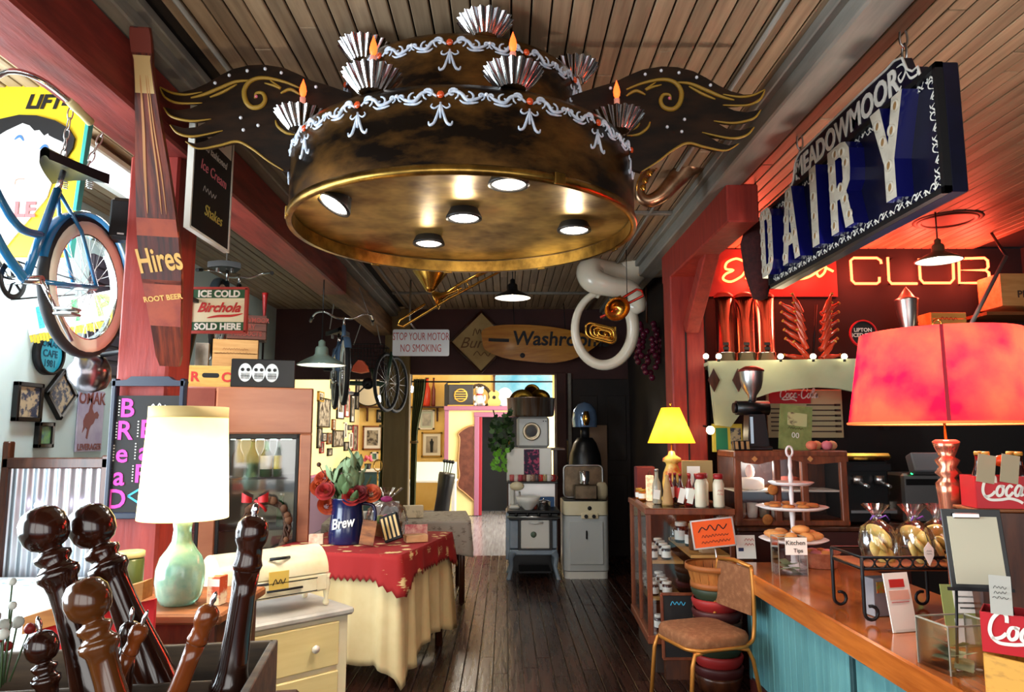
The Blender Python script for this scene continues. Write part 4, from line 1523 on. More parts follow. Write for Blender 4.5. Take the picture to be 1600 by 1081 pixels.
MB().box((pw_ / 2, 0, ph_ / 2), (pw_, .012, ph_)).build('panel', mat('poster_violet', (164, 154, 180), .7, col2=(190, 184, 200), nscale=4), om)
text('OMAK', .13, mat('poster_rust', (120, 50, 44), .6), om, (pw_ / 2, -.008, ph_ * .86), off=.003, sx=.95)
text('LEVERAGES', .066, mat('poster_rust', (120, 50, 44), .6), om, (pw_ / 2, -.008, ph_ * .07), off=.002, sx=.95)
hs = [(.18, .30), (.22, .40), (.20, .50), (.28, .60), (.38, .64), (.42, .74), (.47, .80), (.53, .78), (.52, .70), (.60, .62), (.72, .66), (.80, .60), (.76, .54), (.66, .54), (.60, .46), (.50, .42), (.44, .34), (.40, .20), (.34, .22), (.37, .36), (.30, .40)]
MB().prism([(a * pw_, b_ * ph_) for a, b_ in hs], -.0085, 0).build('painted_rider', mat('poster_rust', (120, 50, 44), .6), om)
# dark shutter panel and bunting
ys, zs = lw(140, 540)
MBp = MB().box((0, 0, 0), (.9, .03, .95), b=.005)
for k in range(8):
  MBp.box((0, -.02, -.42 + k * .12), (.86, .02, .09), b=.006)
tag(MBp.build('shutter', mat('shutter_grey', (62, 56, 66), .6), None, (XL + .02, 6.0, 2.60), (0, 0, R(90))), 'dark slatted shutter high on the aisle wall', 'shutter')
bn = thing('letter_banner', 'white banner of coloured glitter letters with yellow fringe', 'banner', (-3.26, 4.9, 2.30), (R(0), R(-14), R(8)))
MB().box((.42, 0, .13), (.84, .006, .20)).build('cloth', mat('banner_white', (236, 236, 240), .7), bn)
for i, (c_, cc) in enumerate(zip('HIPA', ((40, 160, 190), (60, 170, 80), (110, 190, 60), (90, 80, 190)))):
  text(c_, .2, mat('glitter_%d' % i, cc, .4, col2=tuple(min(255, v + 60) for v in cc), nscale=80), bn, (.14 + i * .18, -.006, .13), off=.008)
fg = MB()
for k in range(42):
  fg.box((.01 + k * .02, 0, .01 - .008 * (k % 3)), (.017, .004, .06))
o = fg.build('fringe', mat('fringe_yellow', (226, 196, 60), .6), bn)
o['kind'] = 'stuff'
# polished floodlight on an arm of the post
fl_ = thing('floodlight', 'round polished metal floodlight on an arm beside the red post', 'lamp', at(140, 583, 4.0))
MB().lathe([(.001, -.11), (.06, -.1), (.095, -.06), (.11, 0), (.10, .06), (.06, .09), (.045, .12), (.001, .125)], 24, M=Euler((R(20), R(-10), 0)).to_matrix().to_4x4()).build('bowl', mat('worn_metal', (150, 144, 150), .25, metal=1, col2=(110, 104, 108), nscale=7), fl_)
MB().tube([(.06, 0, .10), (.2, -.03, .12), (.50, -.26, .10)], .014, 8).build('arm', m_iron, fl_)
# black bottle-shaped bell above the wheel is part of the shade: bread chalkboard on the post
bc_ = at(165, 805, 3.47)
bb = thing('chalkboard_sign', 'tall framed chalkboard with pink bread bar lettering on the post', 'sign', bc_)
bw_, bh_ = .345, .655
m_navyf = mat('navy_frame', (26, 34, 54), .35)
MB().box((bw_ / 2, .0, bh_ * .43), (bw_ - .03, .02, bh_ * .86)).build('board', mat('chalkboard_black', (22, 18, 18), .7), bb)
f_ = MB().box((.01, -.005, bh_ / 2 - .01), (.022, .04, bh_), b=.004).box((bw_ - .01, -.005, bh_ / 2 - .01), (.022, .04, bh_), b=.004).box((bw_ / 2, -.005, .0), (bw_, .04, .03), b=.004)
f_.build('frame', m_navyf, bb)
hd = [(0, bh_ * .93), (bw_, bh_ * .93), (bw_ + .005, bh_ * .965), (bw_ * .84, bh_ * .975), (bw_ * .78, bh_), (bw_ * .26, bh_), (bw_ * .2, bh_ * .975), (-.005, bh_ * .965)]
MB().prism(hd, -.025, .015).build('header', m_navyf, bb)
m_pink = mat('chalk_pink_bright', (226, 70, 170), .8)
for i, c_ in enumerate('BReaD'):
  text(c_, .125, m_pink, bb, (.075 - .006 * i, -.012, .50 - .107 * i), off=.002)
for i, c_ in enumerate('BaR'):
  text(c_, .12, m_pink, bb, (.175 - .006 * i, -.012, .40 - .105 * i), off=.002)
dots = MB()
for i in range(5):
  for j in range(6):
    dots.box((.036 - .006 * i, -.011, .54 - .107 * i - j * .014), (.006, .003, .006))
for i in range(3):
  for j in range(6):
    dots.box((.132 - .006 * i, -.011, .44 - .105 * i - j * .014), (.006, .003, .006))
dots.build('chalk_dots', m_chalk, bb)['kind'] = 'stuff'
ar = MB()
ax_ = [(.25, .07), (.17, .07), (.17, .05), (.105, .09), (.17, .13), (.17, .11), (.25, .11)]
for p, q_ in zip(ax_, ax_[1:]):
  stroke(ar, [p, q_], .009, -.01, .002, n=1)
ar.build('chalk_arrow', mat('chalk_cyan', (70, 180, 220), .8), bb)
scrawl(bb, m_chalk, .19, .09, .06, .02, -.012)
scrawl(bb, m_chalk, .22, .51, .09, .04, -.012, seed=3)

# corrugated partition and dining table under it
pt = thing('corrugated_partition', 'corrugated metal partition in a dark timber frame beside the pale wall', 'partition', (-3.26, 4.78, 0))
MB().sheet(lambda u, v: (.02 + u * .62, .012 * math.sin(u * 2 * PI * 9), .72 + v * .72), 108, 1).build('corrugated_sheet', mat('galvanised', (190, 196, 204), .3, metal=.85), pt)
f_ = MB().box((.33, 0, 1.47), (.70, .06, .07), b=.008).build('top_rail', m_darkwood, pt)
MB().box((.66, 0, .76), (.07, .06, 1.52), b=.008).build('post', m_darkwood, pt)
MB().box((.0, 0, .76), (.05, .06, 1.7), b=.008).build('post', m_darkwood, pt)
MB().box((.33, 0, .36), (.66, .05, .72)).build('lower_panel', m_darkwood, pt)
for k, (px, py) in enumerate(((56, 790), (130, 790))):  # glowing globes imitate lamp reflections on the metal sheet
  p = at(px, py, 4.70)
  MB().ball((p.x + 3.26, -.05, p.z), .027, 12).cyl((p.x + 3.26, -.03, p.z - .02), (p.x + 3.26, .0, p.z - .05), .012, 8, m=1).build('reflection_globe', [glow('violet_reflection', (240, 220, 255), 6), m_iron], pt)


def drape(name, label, cat, quad, z, drop, mtl, fold=.035, nfold=22, seed=1, corner=.0, hem=None, over=.012, sub=12, thick=True):
  """a cloth over a four-sided top: flat centre and hanging folded sides"""
  rnd = random.Random(seed)
  n = 40
  per = []
  for i in range(4):
    a, b_ = Vector(quad[i]), Vector(quad[(i + 1) % 4])
    for k in range(n):
      per.append((a.lerp(b_, k / n), i, k / n))
  cen = sum((Vector(q_) for q_ in quad), Vector((0, 0))) / 4
  N = len(per)
  vs, fs = [], []
  ph = [rnd.uniform(0, 6.28) for _ in range(4)]
  for j in range(sub + 1):
    v = j / sub
    for i, (p, side, s) in enumerate(per):
      edge = min(s, 1 - s)
      cf = max(0, 1 - edge / .16)
      out = (p - cen).normalized()
      a, b_ = Vector(quad[side]), Vector(quad[(side + 1) % 4])
      nrm = Vector(((b_ - a).y, -(b_ - a).x)).normalized()
      if nrm.dot(out) < 0:
        nrm = -nrm
      d_ = nrm.lerp(out, cf * .9).normalized()
      w_ = fold * v ** .8 * (math.sin(i / N * 2 * PI * nfold + ph[side]) + .5 * math.sin(i / N * 2 * PI * nfold * 1.7 + ph[3 - side]))
      o_ = over + abs(w_) * .6 + w_ * .5 + cf * corner * v * .5
      dr = drop + corner * cf * 1.0
      if hem:
        dr += hem(i / N * 4)
      q_ = p + d_ * max(o_, .004)
      vs.append((q_.x, q_.y, z + .006 - v * dr - (.0 if v else 0)))
  for j in range(sub):
    for i in range(N):
      i2 = (i + 1) % N
      fs.append((j * N + i, (j + 1) * N + i, (j + 1) * N + i2, j * N + i2))
  b_ = MB()
  b_.add(vs, fs, 0, True)
  b_.add([(p.x + (p - cen).normalized().x * over, p.y + (p - cen).normalized().y * over, z + .006) for p, _, _ in per], [list(range(N))], 0, False)
  o = b_.build(name, mtl)
  if thick:
    md = o.modifiers.new('thick', 'SOLIDIFY')
    md.thickness = .003
  return tag(o, label, cat)


def simple_table(label, quad, z, mtl, r=.028):
  t_ = thing('table', label, 'table', (0, 0, 0))
  MB().add([(p[0], p[1], z - .03) for p in quad] + [(p[0], p[1], z) for p in quad], [(0, 3, 2, 1), (4, 5, 6, 7), (0, 1, 5, 4), (1, 2, 6, 5), (2, 3, 7, 6), (3, 0, 4, 7)]).build('tabletop', mtl, t_)
  cen = sum((Vector(q_) for q_ in quad), Vector((0, 0))) / 4
  for q_ in quad:
    p = Vector(q_).lerp(cen, .1)
    MB().cyl((p.x, p.y, 0), (p.x, p.y, z - .03), r, 10).build('leg', mtl, t_)
  return t_


def floral(name, base, spots, scale=14, thr=(.56, .60)):
  """printed cloth: flower spots scattered by a voronoi texture over a plain ground"""
  if name in MATS:
    return MATS[name]
  M = mat(name, base, .85)
  nt = M.node_tree
  N, L = nt.nodes.new, nt.links.new
  b_ = nt.nodes['Principled BSDF']
  tc = N('ShaderNodeTexCoord')
  vo = N('ShaderNodeTexVoronoi')
  vo.inputs['Scale'].default_value = scale
  nz = N('ShaderNodeTexNoise')
  nz.inputs['Scale'].default_value = scale * 3
  mxv = N('ShaderNodeMixRGB')
  mxv.inputs[0].default_value = .08
  L(tc.outputs['Object'], mxv.inputs[1])
  L(nz.outputs['Color'], mxv.inputs[2])
  L(mxv.outputs[0], vo.inputs['Vector'])
  rp = N('ShaderNodeValToRGB')
  rp.color_ramp.elements[0].position = .22
  rp.color_ramp.elements[0].color = (*srgb(spots), 1)
  rp.color_ramp.elements[1].position = .34
  rp.color_ramp.elements[1].color = (*srgb(base), 1)
  L(vo.outputs['Distance'], rp.inputs[0])
  L(rp.outputs[0], b_.inputs['Base Color'])
  return M


lq = [(-3.2, 3.62), (-2.04, 3.62), (-2.04, 4.66), (-3.2, 4.66)]
simple_table('dining table hidden under the white embroidered cloth', lq, .76, m_darkwood)
drape('tablecloth', 'white cloth with faint blue flowers on the table by the partition', 'tablecloth', lq, .76, .34, floral('white_floral', (226, 228, 226), (150, 176, 190), 11), seed=4, corner=.05)

# ================================================================== lamp stand with the tall table lamp
cab = thing('side_cabinet', 'dark wooden side cabinet carrying the glass bottle lamp', 'cabinet', (-1.23, 2.74, 0))
MB().box((0, 0, .51), (.50, .40, 1.02), b=.006).build('body', m_darkwood, cab)
MB().box((0, 0, 1.035), (.55, .46, .035), b=.008).build('top', m_wood, cab)
for s in (-1, 1):
  d_ = MB().box((s * .12, -.205, .5), (.22, .02, .9), b=.004).build('door', m_woodv, cab)
  MB().ball((s * .04, -.225, .55), .015, 10).build('knob', m_brass, d_)
lp = at(280, 925, 2.66)
la = thing('table_lamp', 'tall lamp with cream drum shade on a green glass bottle base', 'lamp', (lp.x, lp.y, 1.053))
gb_ = MB().lathe([(.03, 0), (.06, .004), (.076, .03), (.084, .08), (.082, .125), (.07, .165), (.048, .195), (.034, .22), (.030, .26), (.034, .285), (.02, .30)], 28)
gb_.build('bottle_base', mat('sea_glass', (130, 186, 166), .12, trans=.35, col2=(176, 208, 180), nscale=14, bump=.35, coat=.5), la)
MB().cyl((0, 0, .29), (0, 0, .42), .008, 8).build('stem', m_brass, la)
m_shade = shade_mat('cream_shade', (252, 226, 150), (252, 232, 164), 6)
MB().lathe([(.154, .30), (.135, .695)], 48, cap=False).build('shade', m_shade, la)
MB().lathe([(.1365, .66), (.137, .70), (.132, .70)], 48, cap=False).build('shade_trim', mat('shade_trim_gold', (196, 170, 110), .7), la)
MB().ball((0, 0, .45), .03, 10).build('bulb', glow('warm_bulb', (255, 238, 208), 25), la)
point_light('lamp_glow', (0, 0, .43), 34, (1, .86, .60), .04, la)
# jar, tins and open case
jr = thing('tea_jar', 'green labelled glass jar with pale lid behind the lamp', 'jar', (-1.45, 2.87, 1.053))
MB().lathe([(.045, 0), (.048, .01), (.048, .12), (.042, .13)], 20).build('jar_body', mat('jar_green', (58, 68, 32), .3), jr)
MB().lathe([(.05, .13), (.05, .15), (.046, .153)], 20).build('lid', mat('jar_lid', (170, 160, 110), .4), jr)
scrawl(jr, mat('label_gold', (206, 160, 84), .5), 0, .06, .05, .03, -.05)


def candy_box(label, loc, rot, s, col1, col2, group):
  t_ = thing('candy_box', label, 'box', loc, rot, group)
  MB().box((0, 0, s[2] / 2), s, b=.002).build('carton', mat('carton_%d_%d' % (col1[0], col1[1]), col1, .5, col2=col2, nscale=14, contrast=(.45, .55)), t_)
  MB().box((0, -s[1] / 2 - .001, s[2] * .78), (s[0] * .92, .002, s[2] * .25)).build('label_strip', m_paper, t_)
  return t_


candy_box('red and cream candy carton lying beside the green jar', (-1.42, 2.62, 1.053), R(15), (.12, .06, .075), (190, 60, 40), (240, 220, 180), 'candy cartons')
candy_box('small orange candy carton standing behind the lamp base', (-1.03, 2.66, 1.053), R(-10), (.05, .05, .10), (200, 80, 40), (246, 222, 180), 'candy cartons')
oc = thing('display_case', 'open wooden case lined with red felt in front of the lamp', 'case', (-1.27, 2.28, 0))
zc_ = .80
MB().box((0, .0, .45), (.34, .2, .9), b=.004).build('pedestal', m_darkwood, oc)
MB().prism([(-.2, .93), (.17, .93), (.17, 1.14), (-.2, 1.05)], .06, .075).build('felt_back', mat('red_felt', (186, 28, 30), .9), oc)
MB().prism([(-.21, 1.045), (.15, 1.145), (.15, 1.20), (-.21, 1.095)], .02, .085).build('lid_rail', mat('oak_rail', (178, 118, 52), .4, col2=(150, 92, 36), nscale=5, stretch=(1, 8, 8)), oc)
MB().box((-.02, -.02, .915), (.4, .2, .03), b=.004).build('tray', mat('red_felt', (186, 28, 30), .9), oc)
es_ = MB().cyl((.0, -.02, .93), (.02, .05, 1.06), .003, 5).cyl((.05, -.02, .93), (.022, .05, 1.06), .003, 5)
es_.build('easel', m_blackm, oc)

# ================================================================== dresser and enamel roaster
th = R(43)
dr = thing('dresser', 'cream painted dresser with two drawers and a marble top', 'dresser', (-1.33, 3.215, 0), th)
DW, DD, DH = .755, .42, .80
MB().box((DW / 2, DD / 2, .40), (DW - .02, DD, .74), b=.004).build('body', m_cream, dr)
MB().box((DW / 2, DD / 2 - .01, DH - .015), (DW + .02, DD + .04, .035), b=.01).build('top', mat('grey_marble', (150, 146, 138), .35, col2=(186, 180, 170), nscale=5), dr)
m_drawer = mat('cream_drawer', (222, 202, 142), .4, col2=(212, 190, 130), nscale=3, stretch=(.6, 4, 6))
for z0_, z1_ in ((.54, .745), (.06, .515)):
  d_ = MB().box((DW / 2 - .02, -.008, (z0_ + z1_) / 2), (DW - .09, .02, z1_ - z0_), b=.005).build('drawer', m_drawer, dr)
  for xx in (.22, .55):
    MB().lathe([(.008, 0), (.009, .012), (.019, .02), (.019, .03), (.001, .036)], 14, M=Matrix.Translation((xx, -.018, (z0_ + z1_) / 2)) @ Matrix.Rotation(R(90), 4, 'X')).build('knob', mat('ceramic_knob', (216, 206, 190), .25), d_)
ro = thing('enamel_roaster', 'cream enamel roll top toy stove on legs with black handles', 'roaster', dr.matrix_basis @ Vector((.10, .22, DH)) if False else (0, 0, 0), th)
ro.location = Vector((-1.33, 3.215, 0)) + Vector((math.cos(th) * .13 - math.sin(th) * .2, math.sin(th) * .13 + math.cos(th) * .2, DH + .01))
RWd = .54
m_en = mat('old_cream_enamel', (232, 222, 190), .25, col2=(216, 200, 156), nscale=5)
bd_ = MB().box((RWd / 2, 0, .115), (RWd, .26, .09), b=.01)
bd_.build('body', m_en, ro)
lid = MB()
prof = [(.13 * math.cos(R(a)), .16 + .125 * math.sin(R(a))) for a in range(0, 181, 12)]
vsl = [(0.0, p[0], p[1]) for p in prof] + [(RWd, p[0], p[1]) for p in prof]
npf = len(prof)
lid.add(vsl, [(i, i + 1, npf + i + 1, npf + i) for i in range(npf - 1)], 0, True)
lid.add(vsl, [list(range(npf)), [npf + i for i in range(npf)][::-1]])
lid.build('roll_lid', m_en, ro)
MB().box((RWd / 2 + .03, -.137, .11), (.34, .012, .062), b=.003).build('drawer', m_en, ro)
MB().tube([(RWd / 2 - .06, -.148, .11), (RWd / 2 + .03, -.16, .112), (RWd / 2 + .12, -.148, .11)], .006, 6).build('drawer_handle', m_iron, ro)
MB().box((RWd / 2 + .03, -.142, .082), (.345, .004, .004)).box((RWd / 2 + .03, -.142, .142), (.345, .004, .004)).build('trim_line', m_blackp, ro)
MB().tube([(RWd / 2 - .03, -.10, .25), (RWd / 2 + .02, -.13, .255), (RWd / 2 + .07, -.10, .25)], .008, 6).build('lid_handle', m_iron, ro)
for xx in (.0, RWd):
  for yy in (-.11, .11):
    MB().lathe([(.012, -.002), (.016, .01), (.01, .03), (.017, .08), (.02, .1), (.014, .13), (.02, .15)], 12, c=(xx, yy, 0)).build('leg', m_en, ro)
MB().box((.18, -.14, .125), (.09, .004, .05)).build('tag_dark', mat('tag_grey', (70, 70, 74), .6), ro)
MB().box((.27, -.142, .155), (.10, .004, .085)).build('tag_yellow', mat('tag_yellow', (214, 180, 84), .7), ro)
scrawl(ro, m_blackp, .27, .15, .08, .03, -.146)

# ================================================================== pepper mills in a wooden box
m_mill = mat('walnut_lacquer', (28, 11, 6), .16, col2=(54, 22, 10), nscale=5, stretch=(5, 5, 1), coat=.6)
m_mill2 = mat('chestnut_lacquer', (96, 44, 16), .18, col2=(132, 66, 26), nscale=5, stretch=(5, 5, 1), coat=.6)
PY = 1.32
m_boxwood = mat('grey_box_wood', (74, 66, 58), .6, col2=(110, 92, 72), nscale=4, stretch=(1, 8, 8))
pbx = thing('mill_box', 'divided weathered wooden box holding the pepper mills', 'box', (-.72, 1.30, 1.129), R(9))
for c, s, nm in (((0, -.19, .05), (.56, .015, .11), 'side'), ((0, .19, .05), (.56, .015, .11), 'side'), ((.28, 0, .05), (.015, .395, .11), 'end'), ((-.28, 0, .05), (.015, .395, .11), 'end'), ((0, 0, .003), (.56, .38, .012), 'bottom'), ((0, .03, .04), (.55, .01, .085), 'divider'), ((.02, .11, .04), (.01, .16, .085), 'divider')):
  MB().box(c, s, b=.002).build(nm, m_boxwood, pbx)
stn = thing('stand', 'tall dark stand under the box of pepper mills', 'stand', (-.72, 1.30, 0), R(9))
MB().box((0, 0, 1.105), (.66, .48, .035), b=.006).build('top', m_darkwood, stn)
for sx_ in (-1, 1):
  for sy_ in (-1, 1):
    MB().box((sx_ * .28, sy_ * .2, .545), (.05, .05, 1.09), b=.005).build('leg', m_darkwood, stn)
profA = [(.036, 0), (.038, .02), (.035, .06), (.028, .13), (.0245, .19), (.0245, .225), (.027, .24), (.0345, .25), (.0345, .262), (.027, .268), (.023, .274), (.030, .284), (.030, .292), (.019, .297), (.018, .302), (.029, .308), (.037, .320), (.0405, .338), (.0375, .358), (.028, .372), (.014, .379), (.001, .381)]
profB = [(.040, 0), (.042, .015), (.036, .028), (.031, .05), (.027, .12), (.025, .2), (.027, .25), (.031, .262), (.027, .275), (.026, .30), (.032, .312), (.034, .33), (.031, .35), (.02, .362), (.007, .366)]


def mill(label, head, base, Y, prof, mtl, k=1.0, finial=True, tail=.0, Yb=None):
  h = at(*head, Y)
  b_ = at(*base, Yb or Y)
  ax_ = (h - b_).normalized()
  Ltot = prof[-1][1] * k
  o_ = h - ax_ * Ltot
  t_ = thing('pepper_mill', label, 'pepper mill', o_, 0, 'pepper mills in the box')
  t_.rotation_euler = ax_.to_track_quat('Z', 'Y').to_euler()
  cut = [i for i, p in enumerate(prof) if p[1] > prof[-1][1] * .68][0]
  MB().lathe([(p[0] * k, p[1] * k) for p in prof[:cut + 1]], 24).build('body', mtl, t_)
  MB().lathe([(p[0] * k, p[1] * k) for p in prof[cut:]], 24).build('head', mtl, t_)
  if finial:
    MB().lathe([(.008 * k, 0), (.006 * k, .006), (.009 * k, .012), (.006 * k, .022), (.001, .026)], 10, c=(0, 0, Ltot - .003)).build('finial', m_chrome, t_)
  return t_


mill('tall walnut pepper mill leaning at the outer end of the box', (58, 792), (140, 1050), 1.30, profA, m_mill, .98, False)
mill('tall walnut pepper mill leaning beside the bread chalkboard', (130, 790), (238, 1050), 1.38, profA, m_mill, 1.0, False)
mill('shorter brown pepper mill with round golden brown head in front', (128, 903), (180, 1100), 1.16, profA, mat('golden_walnut', (70, 36, 12), .16, col2=(104, 58, 22), nscale=4, coat=.6), .84, False)
mill('low pepper mill with dark round knob at the frame edge', (62, 985), (80, 1120), 1.22, profA, m_mill, .62, True)
mill('light chestnut pepper mill with chrome cap leaning over', (330, 945), (285, 1060), 1.24, profB, m_mill2, .56, True)
mill('slender tall pepper mill with chrome finial standing upright', (398, 805), (366, 1025), 1.36, profB, m_mill, .86, True)
mill('small crank mill with brown body between the tall ones', (222, 975), (185, 1060), 1.20, profB, m_mill2, .42, True)
mill('small dark mill with metal cap behind the crank mill', (205, 970), (195, 1060), 1.27, profB, m_mill, .5, True)
fo = thing('flower_bunch', 'small bunch of red berries and white sprigs beside the mills', 'flowers', at(5, 1040, 1.22))
rnd = random.Random(9)
for i in range(26):
  p = (rnd.uniform(-.06, .03), rnd.uniform(-.04, .06), rnd.uniform(.02, .12))
  MB().ball((0, 0, 0), rnd.uniform(.006, .012), 8).build('bloom', [mat('berry_red', (150, 40, 36), .4), mat('sprig_white', (206, 210, 200), .7)][i % 2], fo, p)
  MB().cyl((p[0] * .3, p[1] * .3, -.03), p, .0015, 4).build('stem', mat('stem_green', (60, 80, 44), .6), fo)
# ================================================================== wooden cooler
CYF = 5.5
COOL0 = set(COL.objects)
xr = at(487, 700, CYF).x
xm = at(345, 700, CYF).x
xl = xm - .62
zt = at(420, 607, CYF).z
m_copper = mat('coppery_veneer', (150, 88, 60), .32, col2=(172, 108, 76), nscale=2, stretch=(.6, 3, 3), coat=.3)
co = thing('cooler', 'tall wooden drinks cooler with glass doors beside the red post', 'cooler', (xl, CYF, 0))
CW = xr - xl
CD = .62
MB().box((CW / 2, CD - .02, zt / 2), (CW, .03, zt)).build('back_panel', mat('cooler_grey', (120, 124, 114), .6), co)
for xx in (.015, CW - .015, xm - xl):
  MB().box((xx, CD / 2 + .01, zt / 2), (.03, CD - .02, zt), b=.003).build('side_panel', m_copper, co)
MB().box((CW / 2, CD / 2, zt - .015), (CW, CD, .03), b=.003).build('top_panel', m_copper, co)
MB().box((CW / 2, CD / 2, .25), (CW, CD, .5), b=.004).build('base', m_copper, co)
zd1 = at(420, 678, CYF).z      # top of the door opening
MB().box(((CW + xm - xl) / 2, -.01, (zt + zd1) / 2), (CW - xm + xl, .05, zt - zd1), b=.012).build('header', m_copper, co)
MB().box(((xm - xl) / 2, .02, (zt + zd1) / 2), (xm - xl, .05, zt - zd1), b=.012).build('header', mat('dark_veneer', (116, 48, 34), .4, col2=(130, 60, 42), nscale=3), co)
MB().box((CW - .045, -.012, zd1 / 2), (.09, .045, zd1), b=.01).build('stile', m_copper, co)
MB().box((xm - xl - .02, -.012, zd1 / 2), (.11, .045, zd1), b=.01).build('stile', m_copper, co)
MB().box((.03, -.0, zd1 / 2), (.08, .045, zd1), b=.01).build('stile', m_copper, co)
for x0_, x1_ in ((xm - xl + .035, CW - .09), (.07, xm - xl - .075)):
  d_ = MB()
  w_ = x1_ - x0_
  for c, s in (((w_ / 2, 0, zd1 - .02), (w_, .03, .035)), ((w_ / 2, 0, .53), (w_, .03, .05)), ((.013, 0, (zd1 + .5) / 2), (.026, .03, zd1 - .5)), ((w_ - .013, 0, (zd1 + .5) / 2), (.026, .03, zd1 - .5))):
    d_.box(c, s, b=.004)
  dd_ = d_.build('door', m_black, co, (x0_, -.015, 0))
  MB().box((w_ / 2, .003, (zd1 + .5) / 2), (w_ - .05, .006, zd1 - .58)).build('pane', m_glass, dd_)
  for zz in (at(420, 745, CYF + .2).z, .95):
    MB().box((w_ / 2, .3, zz), (w_ + .06, .4, .015)).build('shelf', m_iron, co, (x0_, 0, 0))
  MB().box((w_ / 2, .4, zd1 - .03), (w_ - .1, .03, .03)).build('inside_light', glow('cooler_light', (220, 240, 235), 3), co, (x0_, 0, 0))
point_light('cooler_glow', ((xm - xl + CW) / 2, .3, zd1 - .08), 2.5, (.85, .95, 1), .1, co)
zs_ = at(420, 745, CYF + .2).z + .008


def bottle(name, label, loc, h, r, glass_m, lab_m=None, cap_m=None, group=None, cat='bottle', neck=.4, lab=(.2, .55), rot=0):
  t_ = thing(name, label, cat, loc, rot, group)
  rn = r * neck
  MB().lathe([(r * .9, 0), (r, h * .03), (r, h * .5), (r * .92, h * .58), (rn * 1.15, h * .74), (rn, h * .8), (rn, h * .93)], 16).build('glass_body', glass_m, t_)
  MB().lathe([(rn * 1.15, h * .93), (rn * 1.2, h * .985), (rn, h)], 12).build('cap', cap_m or m_steel, t_)
  if lab_m:
    MB().lathe([(r + .001, h * lab[0]), (r + .001, h * lab[1])], 16, cap=False).build('label_band', lab_m, t_)
  return t_


m_clearb = mat('pale_bottle_glass', (196, 190, 170), .08, trans=.5)
for i, (px, gl, lb_, lab_) in enumerate(((366, m_clearb, m_redp, 'clear bottle with red label on the cooler shelf'), (390, m_clearb, None, 'clear bottle without label on the cooler shelf'), (411, m_greenglass, None, 'dark green bottle on the cooler shelf'),
                    (431, m_greenglass, mat('label_cream', (226, 216, 190), .6), 'tall green bottle with cream label on the cooler shelf'), (448, m_greenglass, mat('label_yellow', (214, 190, 60), .6), 'slim green bottle with yellow label on the cooler shelf'))):
  p = at(px, 740, CYF + .2)
  bottle('soda_bottle', lab_, (p.x, CYF + .2, zs_), .29, .045 if i < 4 else .03, gl, lb_, group='bottles in the cooler')
p = at(450, 820, CYF + .15)
bottle('soda_bottle', 'green bottle low in the cooler beside the wreath', (p.x, CYF + .2, .958), .25, .035, m_greenglass, group='bottles in the cooler')
for i, px in enumerate((296, 314)):
  p = at(px, 740, CYF + .2)
  bottle('soda_bottle', ('outer' if i == 0 else 'inner') + ' dark green bottle behind the narrow cooler door', (p.x, CYF + .2, .958), .28, .04, m_greenglass, group='bottles in the cooler')
# wreath on the door
wp = at(412, 822, CYF - .10)
wr = thing('wreath', 'brown twig wreath with a red bow on the cooler door', 'wreath', (wp.x, CYF - .085, wp.z))
rnd = random.Random(21)
tw = MB()
for k in range(9):
  ph_ = rnd.uniform(0, 6)
  tw.tube([((.15 + .022 * math.sin(5 * a + ph_ * k)) * math.cos(a), .02 * math.cos(7 * a + ph_), (.19 + .022 * math.cos(4 * a + ph_)) * math.sin(a)) for a in [2 * PI * i / 40 for i in range(40)]], .008, 5, closed=True)
o = tw.build('twigs', mat('twig_brown', (66, 40, 24), .8), wr)
o['kind'] = 'stuff'
for i in range(26):
  a = rnd.uniform(0, 6.28)
  MB().ball((.16 * math.cos(a), -.03, .2 * math.sin(a)), rnd.uniform(.015, .03), 7, sc=(1, .6, 1)).build('leaf', mat('dry_leaf', (92, 56, 30), .8, vary=.3), wr)
for s in (-1, 1):
  MB().sheet(lambda u, v, s=s: (-.08 + s * (.02 + .07 * u), -.05 - .02 * math.sin(PI * u), .20 + .035 * (v - .5) * (1 + u) + .02 * u), 6, 3).build('bow_loop', mat('red_ribbon', (190, 30, 32), .5), wr)
MB().tube([(-.08, -.05, .2), (-.02, -.06, .15), (.0, -.05, .12)], .012, 6, flat=.3).build('ribbon_tail', mat('red_ribbon', (190, 30, 32), .5), wr)

# ================================================================== crates and boxes on the cooler
m_crate = mat('pale_crate_wood', (196, 146, 86), .6, col2=(176, 124, 66), nscale=4, stretch=(1, 6, 8))
m_crate2 = mat('yellow_crate_wood', (206, 164, 84), .6, col2=(186, 140, 64), nscale=4, stretch=(1, 6, 8))
m_crate3 = mat('dark_crate_wood', (72, 34, 22), .6, col2=(96, 48, 30), nscale=4, stretch=(1, 6, 8))


def crate(name, label, x0, x1, z0, h, Y, depth, mtl, slats=1, hand=None):
  t_ = thing(name, label, 'crate', ((x0 + x1) / 2, Y, z0))
  w_ = x1 - x0
  hs_ = h / slats
  for sy in (0, depth):
    for k in range(slats):
      MB().box((0, sy, hs_ * (k + .5)), (w_, .014, hs_ - .006), b=.002).build('slat', mtl, t_)
  for s in (-1, 1):
    MB().box((s * (w_ / 2 - .008), depth / 2, h / 2), (.016, depth - .016, h), b=.002).build('end_board', mtl, t_)
  MB().box((0, depth / 2, .008), (w_ - .034, depth - .016, .012)).build('bottom', mtl, t_)
  if hand:
    MB().prism(rrect(hand[2], hand[3], hand[3] * .48, 4, (hand[0], hand[1])), -.0085, 0).build('hand_hole', m_blackm, t_)
  return t_


def X5(px, Y):
  return at(px, 600, Y).x


